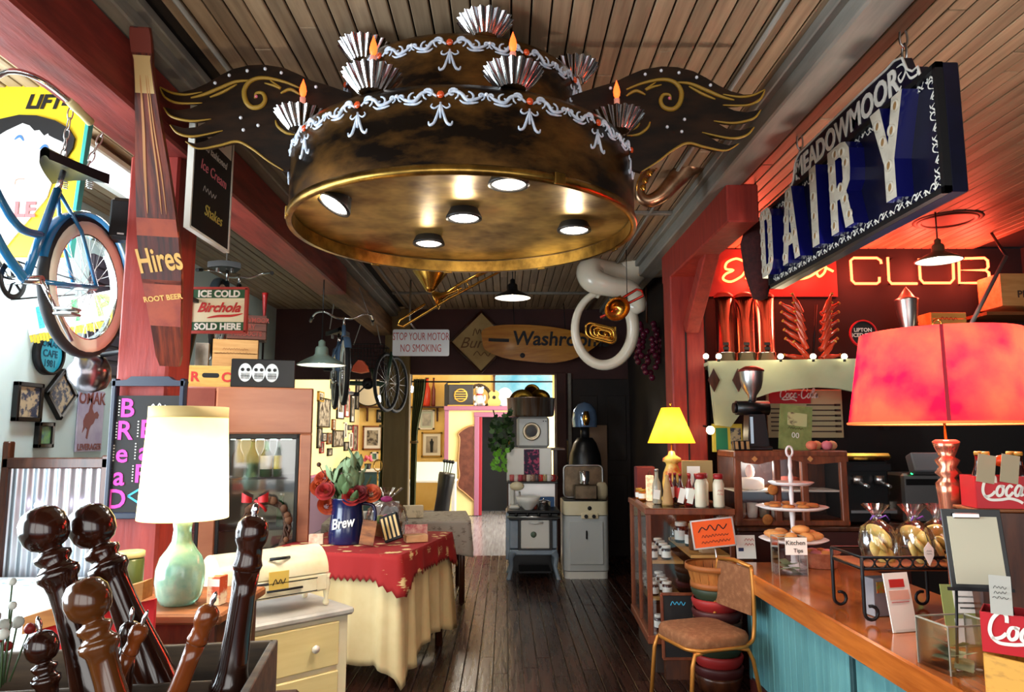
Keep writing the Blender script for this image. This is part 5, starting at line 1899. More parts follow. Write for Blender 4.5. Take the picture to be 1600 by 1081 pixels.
ZT = zt + .002
rc = crate('soda_crate', 'yellow soda crate with red lettering and hand hole on the cooler', X5(311, 5.62), X5(376, 5.62), ZT, .165, 5.62, .3, m_crate2, 1, (.02, .09, .12, .035))
text('R', .10, m_redp, rc, (-.09, -.009, .075), off=.003)
text('C', .10, m_redp, rc, (.13, -.009, .075), off=.003)
sk = thing('black_crate', 'black box painted with three white grinning faces on the cooler', 'box', ((X5(368, 5.5) + X5(462, 5.5)) / 2, 5.53, ZT))
wS, hS = X5(462, 5.5) - X5(368, 5.5), .215
MB().box((0, .14, hS / 2), (wS, .28, hS), b=.006).build('body', m_black, sk)
for k in range(3):
  cx_ = -.035 + (k - 1) * .095
  MB().prism(circle(.048, 24, (cx_, hS * .52), sz=1.45), -.003, 0.002).build('painted_face', mat('paint_grey_white', (206, 206, 202), .6), sk)
  fz = MB()
  for s in (-1, 1):
    fz.prism(circle(.013, 12, (cx_ + s * .02, hS * .62)), -.005, 0)
  fz.build('painted_eyes', m_black, sk)['kind'] = 'stuff'
  tz = MB()
  for j in range(6):
    tz.box((cx_ - .026 + j * .0105, -.004, hS * .4), (.0025, .003, .045))
  tz.box((cx_, -.004, hS * .4), (.066, .003, .003))
  tz.build('painted_teeth', m_black, sk)['kind'] = 'stuff'
z1 = ZT + .167
w1 = crate('wooden_box', 'pale wooden shipping box with faint print above the soda crate', X5(354, 5.75), X5(420, 5.75), ZT + .22, .23, 5.86, .2, m_crate, 2)
w1.location.z = ZT + .17
scrawl(w1, mat('faint_print', (140, 96, 50), .7), 0, .15, .24, .02, -.009, rows=2)
gt = tag(MB().box((0, .04, .1), (.1, .08, .2), b=.004).build('grey_tin', mat('grey_print_tin', (120, 112, 100), .5, col2=(150, 140, 126), nscale=10), None, (X5(342, 5.8), 5.90, ZT + .168)), 'grey printed tin standing on the soda crate', 'tin')
cn = tag(MB().lathe([(.0, 0), (.012, .002), (.05, .24), (.055, .26)], 16).build('black_cone', m_black, None, (X5(317, 5.7), 5.80, ZT + .168)), 'black cone horn standing on the soda crate', 'cone')
w2 = crate('dairy_crate', 'dark red wooden crate with faded dairy lettering on top of the pile', X5(384, 5.9), X5(440, 5.9), ZT + .402, .20, 5.86, .2, m_crate3, 3)
text('MEADOWMOOR\nDAIRY\nPRODUCTS', .055, mat('faded_red', (130, 48, 34), .7), w2, (0, -.009, .10), off=.001, sx=.8)
bw3 = tag(MB().box((0, .06, .11), (.12, .1, .22), b=.004).build('grey_crate', mat('grey_crate_paint', (120, 104, 92), .6), None, (X5(424, 5.8), 5.86, ZT + .002)), 'narrow grey box at the back of the cooler pile', 'box')
bw3.location.x = X5(432, 5.85)
bw3.location.z = ZT
rb = thing('oar', 'thin red tipped pole standing in the crates', 'pole', (X5(446, 6.09), 6.09, ZT))
MB().cyl((0, 0, 0), (0, 0, .55), .008, 8).build('shaft', m_blackm, rb)
MB().lathe([(.007, .55), (.012, .65), (.022, .79), (.026, .83), (.001, .835)], 12).build('red_tip', mat('oar_red', (140, 20, 20), .4), rb)

# the cooler and all on it face slightly towards the aisle
Mrot = Matrix.Translation((xr, CYF, 0)) @ Matrix.Rotation(R(17), 4, 'Z') @ Matrix.Translation((-xr, -CYF, 0))
for o_ in [o_ for o_ in COL.objects if o_ not in COOL0 and o_.parent is None]:
  o_.location = Mrot @ o_.location
  o_.rotation_euler.rotate_axis('Z', R(17))

# ================================================================== red table
tq = [(-.71, 4.90), (-.47, 5.95), (-1.36, 6.17), (-1.58, 5.12)]
simple_table('display table hidden under the red floral cloth', tq, .85, m_darkwood, .03)
m_linen = mat('cream_linen', (214, 190, 140), .85, col2=(200, 172, 120), nscale=3)
rndc = random.Random(5)


def hem_(u):
  return .06 * math.sin(u * 3.1 + 1) + .04 * math.sin(u * 9)


drape('tablecloth', 'long cream linen cloth hanging to the floor under the red cloth', 'tablecloth', tq, .852, .68, m_linen, fold=.03, nfold=17, seed=8, corner=.10, hem=hem_, over=.012, sub=16)
m_redcloth = floral('red_floral', (150, 24, 22), (222, 190, 130), 9)


def hem2(u):
  return .014 * (1 if int(u * 40 + .01) % 2 else -1)


drape('tablecloth', 'red floral cloth with zigzag edge over the cream linen', 'tablecloth', tq, .864, .17, m_redcloth, fold=.012, nfold=14, seed=3, corner=.10, hem=hem2, over=.05, sub=6)
TZ = .875


def T(px, py):
  p = on(px, py, TZ)
  return (p.x, p.y, TZ)


# pitcher of flowers
p = on(540, 826, TZ)
pj = thing('pitcher', 'dark blue enamel pitcher with cream lettering on the red cloth', 'pitcher', (-1.16, 5.38, TZ))
m_pitch = mat('cobalt_enamel', (20, 26, 66), .2, coat=.4)
MB().lathe([(.13, 0), (.135, .02), (.125, .12), (.11, .25), (.115, .31), (.12, .32), (.112, .32), (.10, .25), (.11, .05)], 28, cap=False).lathe([(.001, .01), (.13, .01)], 28, cap=False).build('body', m_pitch, pj)
MB().tube(bez([(.11, 0, .28), (.19, 0, .26), (.20, 0, .15), (.13, 0, .07)], 6), .013, 8).build('handle', m_pitch, pj)
text('Brew', .10, m_whitepaint, pj, (-.005, -.136, .15), rot=(PI / 2, R(-10), 0), shear=.3, off=.002, sx=.75)
bq = thing('bouquet', 'bouquet of orange roses and pale green leaves in the blue pitcher', 'flowers', (-1.16, 5.38, TZ + .24))
rnd = random.Random(31)
leaf = MB().sheet(lambda u, v: ((u - .5) * .06 * math.sin(PI * max(.03, min(.97, v))) ** .7, -.012 * math.sin(PI * v) + .02 * abs(u - .5), v * .12), 4, 6)
leaf_me = [leaf.mesh(mat('sage_leaf', (118, 138, 100), .7, vary=.2)), leaf.mesh(mat('dark_leaf', (66, 88, 48), .7, vary=.2))]
for i in range(70):
  a = rnd.uniform(0, 6.28)
  el = rnd.uniform(.1, 1.3)
  r_ = rnd.uniform(.04, .13)
  zz = .02 + .28 * rnd.random() ** .8
  o = obj_from(leaf_me[0 if zz > .12 else 1], 'leaf', bq, (r_ * math.cos(a), r_ * math.sin(a), zz), (R(rnd.uniform(-70, 40)), R(rnd.uniform(-40, 40)), a + PI / 2))
  s_ = rnd.uniform(.8, 1.4)
  o.scale = (s_, s_, s_)


def rose_mesh(mtl):
  b_ = MB()
  for ring, (rr, nn, hh, tilt) in enumerate(((.012, 3, .03, .1), (.022, 5, .03, .35), (.034, 6, .026, .7), (.044, 7, .02, 1.05))):
    for k in range(nn):
      a = 2 * PI * k / nn + ring

      def pf(u, v, a=a, rr=rr, hh=hh, tilt=tilt):
        aa = a + (u - .5) * 1.5
        r2 = rr * (.5 + .5 * v) + math.sin(tilt) * v * .018
        return (r2 * math.cos(aa), r2 * math.sin(aa), hh * v * math.cos(tilt * .6) - .008 * ring)
      b_.sheet(pf, 4, 3)
  return b_.mesh(mtl)


roses = [rose_mesh(mat('rose_orange', (190, 84, 40), .6, col2=(160, 50, 34), nscale=20)), rose_mesh(mat('rose_red', (172, 44, 40), .6, col2=(120, 24, 26), nscale=20)), rose_mesh(mat('rose_dark', (120, 22, 24), .6, col2=(80, 14, 18), nscale=20))]
for i, (x_, y_, z_, k_) in enumerate(((-.19, -.02, .22, 0), (-.15, -.08, .14, 1), (.10, -.09, .12, 2), (.05, -.10, .10, 1), (.18, -.05, .12, 0), (-.20, -.02, .16, 0), (-.14, -.03, .03, 0))):
  o = obj_from(roses[k_], 'rose', bq, (x_, y_, z_), (R(60), R(15 * math.sin(i)), R(-20 + 9 * i)))
  o.scale = (1.25, 1.25, 1.25)
for i in range(10):
  a = rnd.uniform(0, 6.28)
  MB().cyl((.03 * math.cos(a), .03 * math.sin(a), -.22), (.1 * math.cos(a), .1 * math.sin(a), .1), .003, 5).build('stem', mat('stem_green', (60, 80, 44), .6), bq)
tw_ = MB().tube([(-.05, 0, .1), (-.15, 0, .2), (-.22, 0, .32)], .004, 5).ball((-.22, 0, .32), .018, 8)
tw_.build('twig', mat('twig_brown', (66, 40, 24), .8), bq)
# wrapped gift basket
gx, gy = -.93, 5.75
gbk = thing('gift_basket', 'gift basket of cookies wrapped in clear film on the red cloth', 'basket', (gx, gy, TZ))
MB().lathe([(.09, 0), (.12, .08), (.125, .1), (.11, .1), (.08, .01)], 20, cap=False).build('basket', mat('wicker', (150, 104, 58), .7, col2=(120, 78, 40), nscale=30), gbk)
for i in range(7):
  a = 2 * PI * i / 7
  MB().ball((.06 * math.cos(a), .06 * math.sin(a), .12), .035, 10).build('treat', [mat('cookie_tan', (200, 160, 100), .7), mat('candy_green', (110, 130, 60), .5), mat('candy_pink', (210, 90, 130), .5)][i % 3], gbk)


def film_fn(u, v):
  a = 2 * PI * u
  r_ = (.13 + .03 * math.sin(PI * min(1, v / .6)) if v < .6 else .13 * (1 - (v - .6) / .17 * .86) if v < .77 else .018 + .10 * (v - .77) / .23)
  r_ *= 1 + .12 * math.sin(9 * a + 8 * v) * (.3 + v)
  return (r_ * math.cos(a), r_ * math.sin(a), .36 * v)


MB().sheet(film_fn, 48, 14, closed_u=True).build('clear_wrap', m_film, gbk)
MB().ball((0, -.03, .28), .03, 8, sc=(1.6, .7, .8)).build('bow', mat('magenta_ribbon', (190, 60, 130), .4), gbk)
# chocolate boxes
m_choc = mat('chocolate_print', (84, 46, 24), .35, col2=(168, 104, 54), nscale=6, stretch=(1, 1, 3))


def carton(name, label, loc, rot, s, mtl, cat='box', group=None, stripes=0, smat=None):
  t_ = thing(name, label, cat, loc, rot, group)
  MB().box((0, 0, s[2] / 2), s, b=.002).build('carton', mtl, t_)
  for k in range(stripes):
    MB().box((-s[0] / 2 + s[0] * (k + .5) / stripes, -s[1] / 2 - .001, s[2] * .5), (s[0] / stripes * .5, .003, s[2] * .82)).build('printed_stripe', smat, t_)
  return t_


carton('chocolate_box', 'tall brown chocolate box leaning on the red cloth', (-.98, 5.18, TZ + .01), (R(-10), R(9), R(12)), (.10, .04, .17), m_choc, group='chocolate boxes')
carton('chocolate_box', 'dark chocolate bar box with gold stripes leaning to one side', (-.80, 5.30, TZ + .025), (R(-14), R(-20), R(-8)), (.13, .04, .19), m_blackm, group='chocolate boxes', stripes=4, smat=mat('gold_stripe', (196, 160, 90), .4))
carton('chocolate_box', 'flat tan sweet box lying on the red cloth', (-.66, 5.42, TZ), R(20), (.16, .1, .05), mat('tan_carton', (196, 142, 92), .6, col2=(214, 168, 120), nscale=9), group='chocolate boxes')
carton('chocolate_box', 'red berry printed sweet box behind the tan box', (-.68, 5.60, TZ), (R(-8), 0, R(10)), (.17, .06, .10), mat('berry_carton', (170, 60, 66), .5, col2=(220, 170, 150), nscale=22), group='chocolate boxes')
carton('chocolate_box', 'small cream sweet box standing beside the pitcher', (-1.36, 5.30, TZ), R(8), (.10, .05, .07), mat('cream_carton', (226, 212, 180), .6, col2=(200, 120, 90), nscale=14), group='chocolate boxes')
# lace covered table further back
lq2 = [(-1.75, 7.05), (-.36, 7.35), (-.46, 8.25), (-1.85, 7.95)]
simple_table('round edged table hidden under the lace cloth', lq2, .80, m_darkwood, .03)
drape('tablecloth', 'greyish lace cloth on the table near the back opening', 'tablecloth', lq2, .80, .30, floral('lace', (176, 166, 152), (128, 116, 104), 16), fold=.02, nfold=16, seed=6, corner=.06, over=.015)
for i, (x_, y_, rz, s_, c1, lb_) in enumerate(((-1.5, 7.5, 10, (.3, .2, .06), (226, 226, 222), 'flat white paper stack on the lace cloth'), (-1.2, 7.35, -6, (.26, .06, .18), (206, 214, 222), 'white box with blue label standing on the lace cloth'), (-.95, 7.55, 12, (.2, .1, .12), (230, 214, 180), 'cream cookie box on the lace cloth'))):
  carton('paper_box', lb_, (x_, y_, .812), R(rz), s_, mat('paperbox_%d' % i, c1, .6, col2=tuple(v - 40 for v in c1), nscale=12, contrast=(.5, .6)))
ts = thing('cake_stand', 'thin brass tiered stand with ring handle on the lace cloth', 'stand', (-1.36, 7.75, .812))
MB().lathe([(.10, 0), (.10, .008), (.012, .02)], 20).build('base', m_brass, ts)
MB().cyl((0, 0, 0), (0, 0, .46), .008, 8).build('rod', m_brass, ts)
MB().lathe([(.001, .22), (.15, .225), (.16, .235), (.001, .232)], 24).build('plate', m_glass, ts)
MB().tube([(.045 * math.cos(2 * PI * k / 20), 0, .52 + .06 * math.sin(2 * PI * k / 20)) for k in range(20)], .006, 6, closed=True).build('ring_handle', m_brass, ts)
# ================================================================== stove, washer and what stands on them
GY = 8.45                     # front of the stove
gx0, gx1 = at(795, 800, GY).x, at(872, 800, GY).x
m_blueen = mat('blue_grey_enamel', (150, 166, 180), .25, col2=(126, 142, 158), nscale=3)
m_greyen = mat('grey_white_enamel', (192, 196, 194), .3)
GW = gx1 - gx0
st = thing('range_stove', 'old enamel gas range with curved legs and a white oven door', 'stove', ((gx0 + gx1) / 2, GY, 0))
zc = at(835, 797, GY).z       # cooktop
zo0, zo1 = at(835, 858, GY).z, at(835, 815, GY).z
MB().box((0, .27, zc - .02), (GW + .04, .58, .03), b=.008).build('cooktop', m_iron, st)
MB().box((0, .27, zc - .075), (GW, .54, .075), b=.008).build('burner_rail', m_black, st)
MB().tube([(-GW / 2 - .02, -.03, zc - .075), (GW / 2 + .02, -.03, zc - .075)], .014, 8).build('manifold', m_steel, st)
for k in range(4):
  MB().lathe([(.012, 0), (.02, .01), (.02, .025), (.001, .03)], 10, M=Matrix.Translation((-.2 + .13 * k, -.02, zc - .05)) @ Matrix.Rotation(R(90), 4, 'X')).build('valve_knob', m_black, st)
MB().box((0, .29, (zo0 + zc - .12) / 2 + .0), (GW - .02, .5, zc - .12 - zo0), b=.01).build('oven_body', m_blueen, st)
MB().box((.02, .03, (zo0 + zo1) / 2 + .02), (GW * .70, .03, zo1 - zo0 + .09), b=.006).build('door_frame', m_black, st)
od = MB().box((.02, .012, (zo0 + zo1) / 2 + .01), (GW * .58, .03, zo1 - zo0 + .01), b=.01).build('oven_door', m_white, st)
MB().tube([(-.05, -.005, zo1 - .01), (.02, -.03, zo1 - .015), (.11, -.005, zo1 - .01)], .012, 8).build('handle', m_white, od)
MB().lathe([(.035, 0), (.03, .006), (.001, .008)], 16, M=Matrix.Translation((.0, -.004, (zo0 + zo1) / 2 + .01)) @ Matrix.Rotation(R(90), 4, 'X')).build('badge', mat('badge_green', (90, 110, 90), .4), od)
MB().box((0, .27, zo0 - .04), (GW - .02, .52, .06), b=.01).build('apron', m_blueen, st)
for sx_ in (-1, 1):
  for yy in (.04, .5):
    MB().tube(bez([(sx_ * (GW / 2 - .06), yy, zo0 - .03), (sx_ * (GW / 2 - .025), yy, zo0 - .10), (sx_ * (GW / 2 - .03), yy, .14), (sx_ * (GW / 2 + .005), yy - .01, .0)], 5), [.05, .048, .044, .04, .036, .032, .03, .028, .026, .024, .022, .022, .022, .024, .026, .03], 8).build('leg', m_blueen, st)
MB().box((-GW / 2 - .01, .3, (zc) / 2 + .1), (.05, .5, zc - .25), b=.01).build('side_panel', m_blueen, st)
# backsplash with warming shelf
zs0, zs1, zbk = at(835, 792, GY + .5).z, at(835, 752, GY + .5).z, at(835, 700, GY + .5).z
MB().box((0, .53, (zs0 + zs1) / 2), (GW, .02, zs1 - zs0)).build('splash_sheet', m_steel, st)
MB().box((0, .40, zs1), (GW + .04, .26, .025), b=.005).build('warming_shelf', m_black, st)
MB().box((-.03, .55, (zs1 + zbk) / 2), (GW * .98, .03, zbk - zs1), b=.01).build('back_board', m_white, st)
pg = MB().box((.0, .528, (zs1 + zbk) / 2 + .01), (.19, .012, zbk - zs1 - .05)).build('poster', mat('violet_poster', (44, 24, 60), .6, col2=(190, 70, 110), nscale=26, contrast=(.5, .6)), st)
MB().box((.02, .29, .08), (GW - .2, .4, .02)).build('low_shelf', m_iron, st)
MB().box((0, .56, .4), (GW, .02, .8)).build('under_shade_sheet', m_black, st)  # added black sheet, stands in for the shade under the stove
sx0 = st.location.x
# cups and canisters on the warming shelf
rnd = random.Random(13)
cols_ = [(190, 90, 90), (216, 200, 190), (180, 70, 80), (120, 70, 60), (206, 190, 170), (160, 120, 100), (90, 80, 80), (200, 60, 50), (170, 160, 120), (214, 206, 200), (150, 40, 40)]
for k in range(11):
  t_ = thing('cup', ['pinkish enamel cup', 'white china cup', 'rose china cup', 'brown glazed cup', 'cream china cup', 'tan clay cup', 'dark grey cup', 'bright red cup', 'olive striped cup', 'pale china cup', 'dark red cup'][k] + ' in the row on the stove shelf', 'cup', (sx0 - GW / 2 + .04 + k * (GW - .04) / 10.6, GY + .36, zs1 + .0135), R(rnd.uniform(-60, 60)), 'cups on the stove shelf')
  MB().lathe([(.026, 0), (.031, .02), (.031, .075), (.028, .075), (.026, .01)], 14, cap=False).build('cup_body', mat('cup_%d' % k, cols_[k], .3), t_)
  MB().tube(bez([(.03, 0, .06), (.05, 0, .055), (.05, 0, .025), (.03, 0, .02)], 4), .004, 5).build('handle', mat('cup_%d' % k, cols_[k], .3), t_)
# mixer, bowl and pans on the cooktop
zk = zc - .004
mx = thing('stand_mixer', 'white stand mixer at the side of the cooktop', 'mixer', (sx0 - GW * .38, GY + .25, zk))
MB().box((0, 0, .02), (.12, .2, .04), b=.015).build('base', m_white, mx)
MB().box((-.02, .07, .13), (.06, .06, .2), b=.02).build('column', m_white, mx)
MB().ball((.03, 0, .26), .07, 16, sc=(1.25, 1.0, .75)).build('motor_head', m_cream, mx)
MB().cyl((.06, -.02, .2), (.06, -.02, .1), .012, 8).build('beater', m_steel, mx)
bo = tag(MB().lathe([(.05, 0), (.055, .008), (.12, .08), (.145, .15), (.14, .15), (.11, .08), (.001, .02)], 28, cap=False).build('mixing_bowl', m_white, None, (sx0 - GW * .10, GY + .12, zk)), 'large white mixing bowl on the cooktop', 'bowl')
pn = thing('saucepan', 'shiny steel saucepan on the cooktop', 'pan', (sx0 + GW * .22, GY + .13, zk))
MB().lathe([(.075, 0), (.08, .01), (.08, .085), (.084, .09), (.077, .088), (.07, .01)], 24, cap=False).build('pan_body', m_chrome, pn)
MB().lathe([(.08, .09), (.05, .105), (.001, .11)], 24, cap=False).ball((0, 0, .12), .012, 8).build('lid', m_chrome, pn)
for k in range(3):
  tag(MB().lathe([(.02, 0), (.022, .01), (.02, .08), (.012, .09), (.012, .1)], 12).build('shaker', mat('shaker_%d' % k, ((150, 60, 40), (180, 140, 90), (110, 50, 36))[k], .3), None, (sx0 + .03 + .05 * k, GY + .2, zk)), ('rust red', 'tan', 'dark brown')[k] + ' spice shaker on the cooktop', 'shaker', 'spice shakers')
tag(MB().box((0, 0, .06), (.2, .03, .12), b=.004).build('blue_box', mat('blue_box', (50, 96, 150), .5), None, (sx0 + GW * .3, GY + .42, zk)), 'blue carton behind the saucepan', 'box')
# radio, basin and brass horns on the back board (a shelf carries them)
zsh = at(835, 700, GY + .6).z
sh = tag(MB().box((0, 0, 0), (.82, .36, .03), b=.004).box((-.3, .1, -.62), (.05, .05, 1.22)).box((.3, .1, -.62), (.05, .05, 1.22)).build('wall_shelf', m_darkwood, None, (sx0 + .02, GY + .85, zsh - .014)), 'dark shelf behind the stove that carries the dryer and basin', 'shelf')
rd = thing('tabletop_dryer', 'grey white appliance with round porthole above the stove', 'appliance', (at(833, 690, GY + .75).x, GY + .85, zsh + .002))
rw_, rh_ = 50 * (GY + .75) / 1120, 48 * (GY + .75) / 1120
MB().box((0, 0, rh_ / 2), (rw_, .28, rh_), b=.03).build('case', m_greyen, rd)
MB().lathe([(.07, 0), (.115, .0), (.115, .02), (.10, .025), (.07, .012)], 28, cap=False, M=Matrix.Translation((-.02, -.14, rh_ * .52)) @ Matrix.Rotation(R(90), 4, 'X')).build('porthole_ring', mat('aged_steel', (176, 164, 140), .35, metal=.8), rd)
MB().lathe([(.001, .014), (.08, .008)], 28, cap=False, M=Matrix.Translation((-.02, -.14, rh_ * .52)) @ Matrix.Rotation(R(90), 4, 'X')).build('porthole_glass', m_black, rd)
for k in range(2):
  MB().cyl((.13 + k * .03, -.145, rh_ * .85), (.13 + k * .03, -.155, rh_ * .85), .008, 8).build('dial', m_black, rd)
bs_ = thing('metal_basin', 'wide shallow metal basin balanced on the porthole appliance', 'basin', (at(830, 663, GY + .75).x, GY + .85, zsh + .004 + rh_))
zb1 = 28 * (GY + .75) / 1120
MB().lathe([(.28, 0), (.30, .02), (.31, zb1), (.32, zb1 + .006), (.30, zb1), (.29, .02), (.001, .012)], 40, cap=False).build('bowl', mat('ribbed_tin', (186, 178, 168), .3, metal=.9, col2=(150, 110, 80), nscale=4, stretch=(6, 6, .2)), bs_)
for i, (px, py, tilt, rr) in enumerate(((815, 628, (-40, -35), .17), (845, 622, (-50, 15), .13), (832, 612, (-20, 40), .11))):
  p = at(px, py, GY + .72)
  h_ = thing('brass_horn', ('dented brass horn facing forward in the metal basin', 'dark brass horn standing upright in the metal basin', 'small brass horn leaning behind the others in the basin')[i], 'instrument', (p.x, GY + .78 + .08 * i, bs_.location.z + .03), 0, 'brass horns in the basin')
  hh = p.z - h_.location.z
  T_ = Matrix.Translation((0, -.03, hh)) @ Euler((R(90 + tilt[0] * .6), R(tilt[1]), 0)).to_matrix().to_4x4()
  MB().lathe([(.02, -.2), (.035, -.1), (.07, -.03), (rr, .02), (rr - .006, .025), (.06, -.02), (.02, -.12)], 28, cap=False, M=T_).build('bell', mat('tarnished_brass', (150, 116, 40), .3, metal=1, col2=(80, 56, 20), nscale=7), h_)
  MB().tube(bez([tuple(T_ @ Vector((0, 0, -.2))), (.05, .05, hh * .4), (.1, .02, .05), (-.06, 0, .02)], 6), .016, 8).build('tubing', mat('tarnished_brass', (150, 116, 40), .3), h_)
# ivy beside the stove
iv = thing('potted_ivy', 'trailing ivy plant with bright leaves beside the stove', 'plant', (at(790, 720, GY + .35).x, GY + .70, zsh + .006))
MB().lathe([(.045, 0), (.06, .09), (.065, .1), (.05, .1), (.04, .02)], 16, cap=False).build('pot', mat('ochre_pot', (190, 140, 50), .5), iv)
rnd = random.Random(17)
ivl = [MB().prism([(0, 0), (.03, .015), (.035, .05), (.012, .055), (0, .085), (-.012, .055), (-.035, .05), (-.03, .015)], -.001, .001).mesh(mat('ivy_leaf_%d' % i, c_, .5, vary=.3)) for i, c_ in enumerate(((36, 60, 30), (60, 96, 44), (120, 190, 60)))]
for i in range(110):
  low = i > 85
  px, py = (rnd.uniform(768, 800), rnd.uniform(645, 706)) if not low else (rnd.uniform(768, 792), rnd.uniform(706, 738))
  p = at(px, py, GY + .55 + rnd.uniform(-.1, .1))
  obj_from(ivl[2 if low else rnd.randint(0, 1)], 'leaf', iv, tuple(p - iv.location), (R(rnd.uniform(-40, 60)), R(rnd.uniform(-60, 60)), R(rnd.uniform(-50, 50))))
for k in range(6):
  pts = [at(790 + 3 * math.sin(k + j), 700 - 12 * j if k < 3 else 700 + 8 * j, GY + .55) - iv.location for j in range(5)]
  MB().tube([(0, 0, .08)] + [tuple(q_) for q_ in pts], .004, 5).build('vine', mat('stem_green', (60, 80, 44), .6), iv)
# framed print beside
fp_ = thing('picture_frame', 'small framed ochre print on the wall between stove and washer', 'picture', (at(880, 705, YB).x, YB - .03, at(880, 705, YB).z))
MB().box((0, 0, 0), (.2, .03, .34), b=.004).build('frame', mat('teal_frame', (54, 74, 76), .5), fp_)
MB().box((0, -.014, 0), (.16, .01, .30)).build('picture', mat('ochre_print', (170, 140, 84), .6, col2=(90, 60, 40), nscale=7), fp_)

# washer
WY_ = 8.5
wx0, wx1 = at(881, 840, WY_).x, at(952, 840, WY_).x
WW = wx1 - wx0
wz = at(917, 782, WY_).z
wa = thing('washer', 'white enamel washing machine with rounded corners and two dials', 'washer', ((wx0 + wx1) / 2, WY_, 0))
pr_ = rrect(WW, .56, .08, 5, (0, .28))
zb_ = at(917, 805, WY_).z


def column(b_, outline, z0, z1, m=0):
  n = len(outline)
  b_.add([(p[0], p[1], z0) for p in outline] + [(p[0], p[1], z1) for p in outline], [list(range(n))[::-1], [n + i for i in range(n)]], m)
  b_.add([(p[0], p[1], z0) for p in outline] + [(p[0], p[1], z1) for p in outline], [(i, (i + 1) % n, n + (i + 1) % n, n + i) for i in range(n)], m, True)
  return b_


column(MB(), rrect(WW - .02, .54, .075, 5, (0, .28)), .0, .09).build('plinth', m_white, wa)
column(MB(), pr_, .10, zb_ - .008).build('cabinet', m_greyen, wa)
column(MB(), pr_, zb_, wz - .01).build('control_band', m_cream, wa)
column(MB(), rrect(WW - .02, .54, .075, 5, (0, .28)), wz - .01, wz).build('lid', m_black, wa)
dr_ = MB().box((0, -.004, (zb_ + .1) / 2), (WW * .74, .02, zb_ - .24), b=.008).build('door', m_greyen, wa)
MB().box((.0, -.02, zb_ - .22), (.02, .02, .1), b=.008).build('handle', m_iron, dr_)
MB().box((.04, -.012, zb_ - .005), (.2, .02, .07), b=.01).build('dial_plate', m_cream, wa)
for s in (-1, 1):
  MB().cyl((.04 + s * .045, -.02, zb_ - .01), (.04 + s * .045, -.04, zb_ - .01), .022, 12).build('dial', m_black, wa)
MB().lathe([(.025, 0), (.02, .006), (.001, .008)], 12, M=Matrix.Translation((.04, -.001, zb_ + .08)) @ Matrix.Rotation(R(90), 4, 'X')).build('emblem', m_iron, wa)
wc = wa.location.x
# tray with canister on the washer
ty = thing('baking_tray', 'large dark tray leaning upright on the washer', 'tray', (wc, WY_ + .30, wz + .002))
tw2, th2 = 62 * WY_ / 1120, 50 * WY_ / 1120
f_ = MB().prism(rrect(tw2, th2, .05, 4, (0, th2 / 2)), .0, .012)
f_.build('tray_back', mat('worn_pan', (80, 70, 58), .35, metal=.8, col2=(120, 104, 84), nscale=6), ty)
rimp = [(p[0], -.01, p[1]) for p in rrect(tw2, th2, .05, 4, (0, th2 / 2 + .0))]
MB().tube([(p[0], p[1], p[2] + .012) for p in rimp], .012, 6, closed=True).build('rolled_rim', m_steel, ty)
tag(MB().box((0, 0, .085), (.27, .14, .17), b=.012).build('loaf_tin', mat('worn_pan', (80, 70, 58), .35), None, (wc + .01, WY_ + .16, wz + .002)), 'worn metal loaf tin in front of the tray on the washer', 'tin')
tag(MB().lathe([(.06, 0), (.062, .01), (.062, .15), (.058, .155), (.001, .155)], 20).build('canister', m_chrome, None, (wc + .0, WY_ + .16, wz + .176)), 'bright chrome canister on top of the loaf tin', 'canister')
tag(MB().lathe([(.05, 0), (.075, .05), (.075, .14), (.05, .19), (.001, .2)], 18, M=Matrix.Diagonal((1, .5, 1, 1))).build('pale_jug', mat('aged_ivory', (176, 160, 128), .5), None, (wc + .21, WY_ + .2, wz + .002)), 'rounded ivory jug at the side of the washer top', 'jug')
# dark coffee urn with glass dome behind the washer
ur = thing('coffee_roaster', 'black machine with shiny glass dome behind the washer', 'machine', (at(915, 720, 9.4).x, 9.45, 0))
MB().box((0, 0, .55), (.4, .4, 1.1), b=.02).build('cabinet', m_black, ur)
MB().lathe([(.2, 1.1), (.22, 1.2), (.2, 1.4), (.15, 1.55), (.1, 1.62)], 24).build('drum', m_black, ur)
zd_ = at(917, 655, 9.4).z
MB().cyl((0, 0, 1.6), (0, 0, zd_ - .1), .06, 12).build('neck', m_iron, ur)
MB().lathe([(.16, zd_ - .10), (.17, zd_), (.15, zd_ + .12), (.09, zd_ + .2), (.001, zd_ + .23)], 24, cap=False).build('glass_dome', mat('bluish_dome', (120, 150, 190), .06, metal=.6), ur)
MB().lathe([(.03, zd_ - .08), (.05, zd_), (.03, zd_ + .1)], 12, c=(0, -.19, 0)).build('ornament', m_brass, ur)
tag(MB().box((0, 0, .9), (.26, .04, 1.78), b=.006).build('plywood_panel', mat('tan_panel', (132, 102, 78), .6), None, (at(935, 720, 9.9).x, 9.95, 0)), 'tan board standing behind the washer', 'board')

# ================================================================== back room
rnd = random.Random(41)


def flw(px, py):
  d = ray(px, py)
  t = (XL + .02) / d.x
  return d.y * t, CAMZ + d.z * t


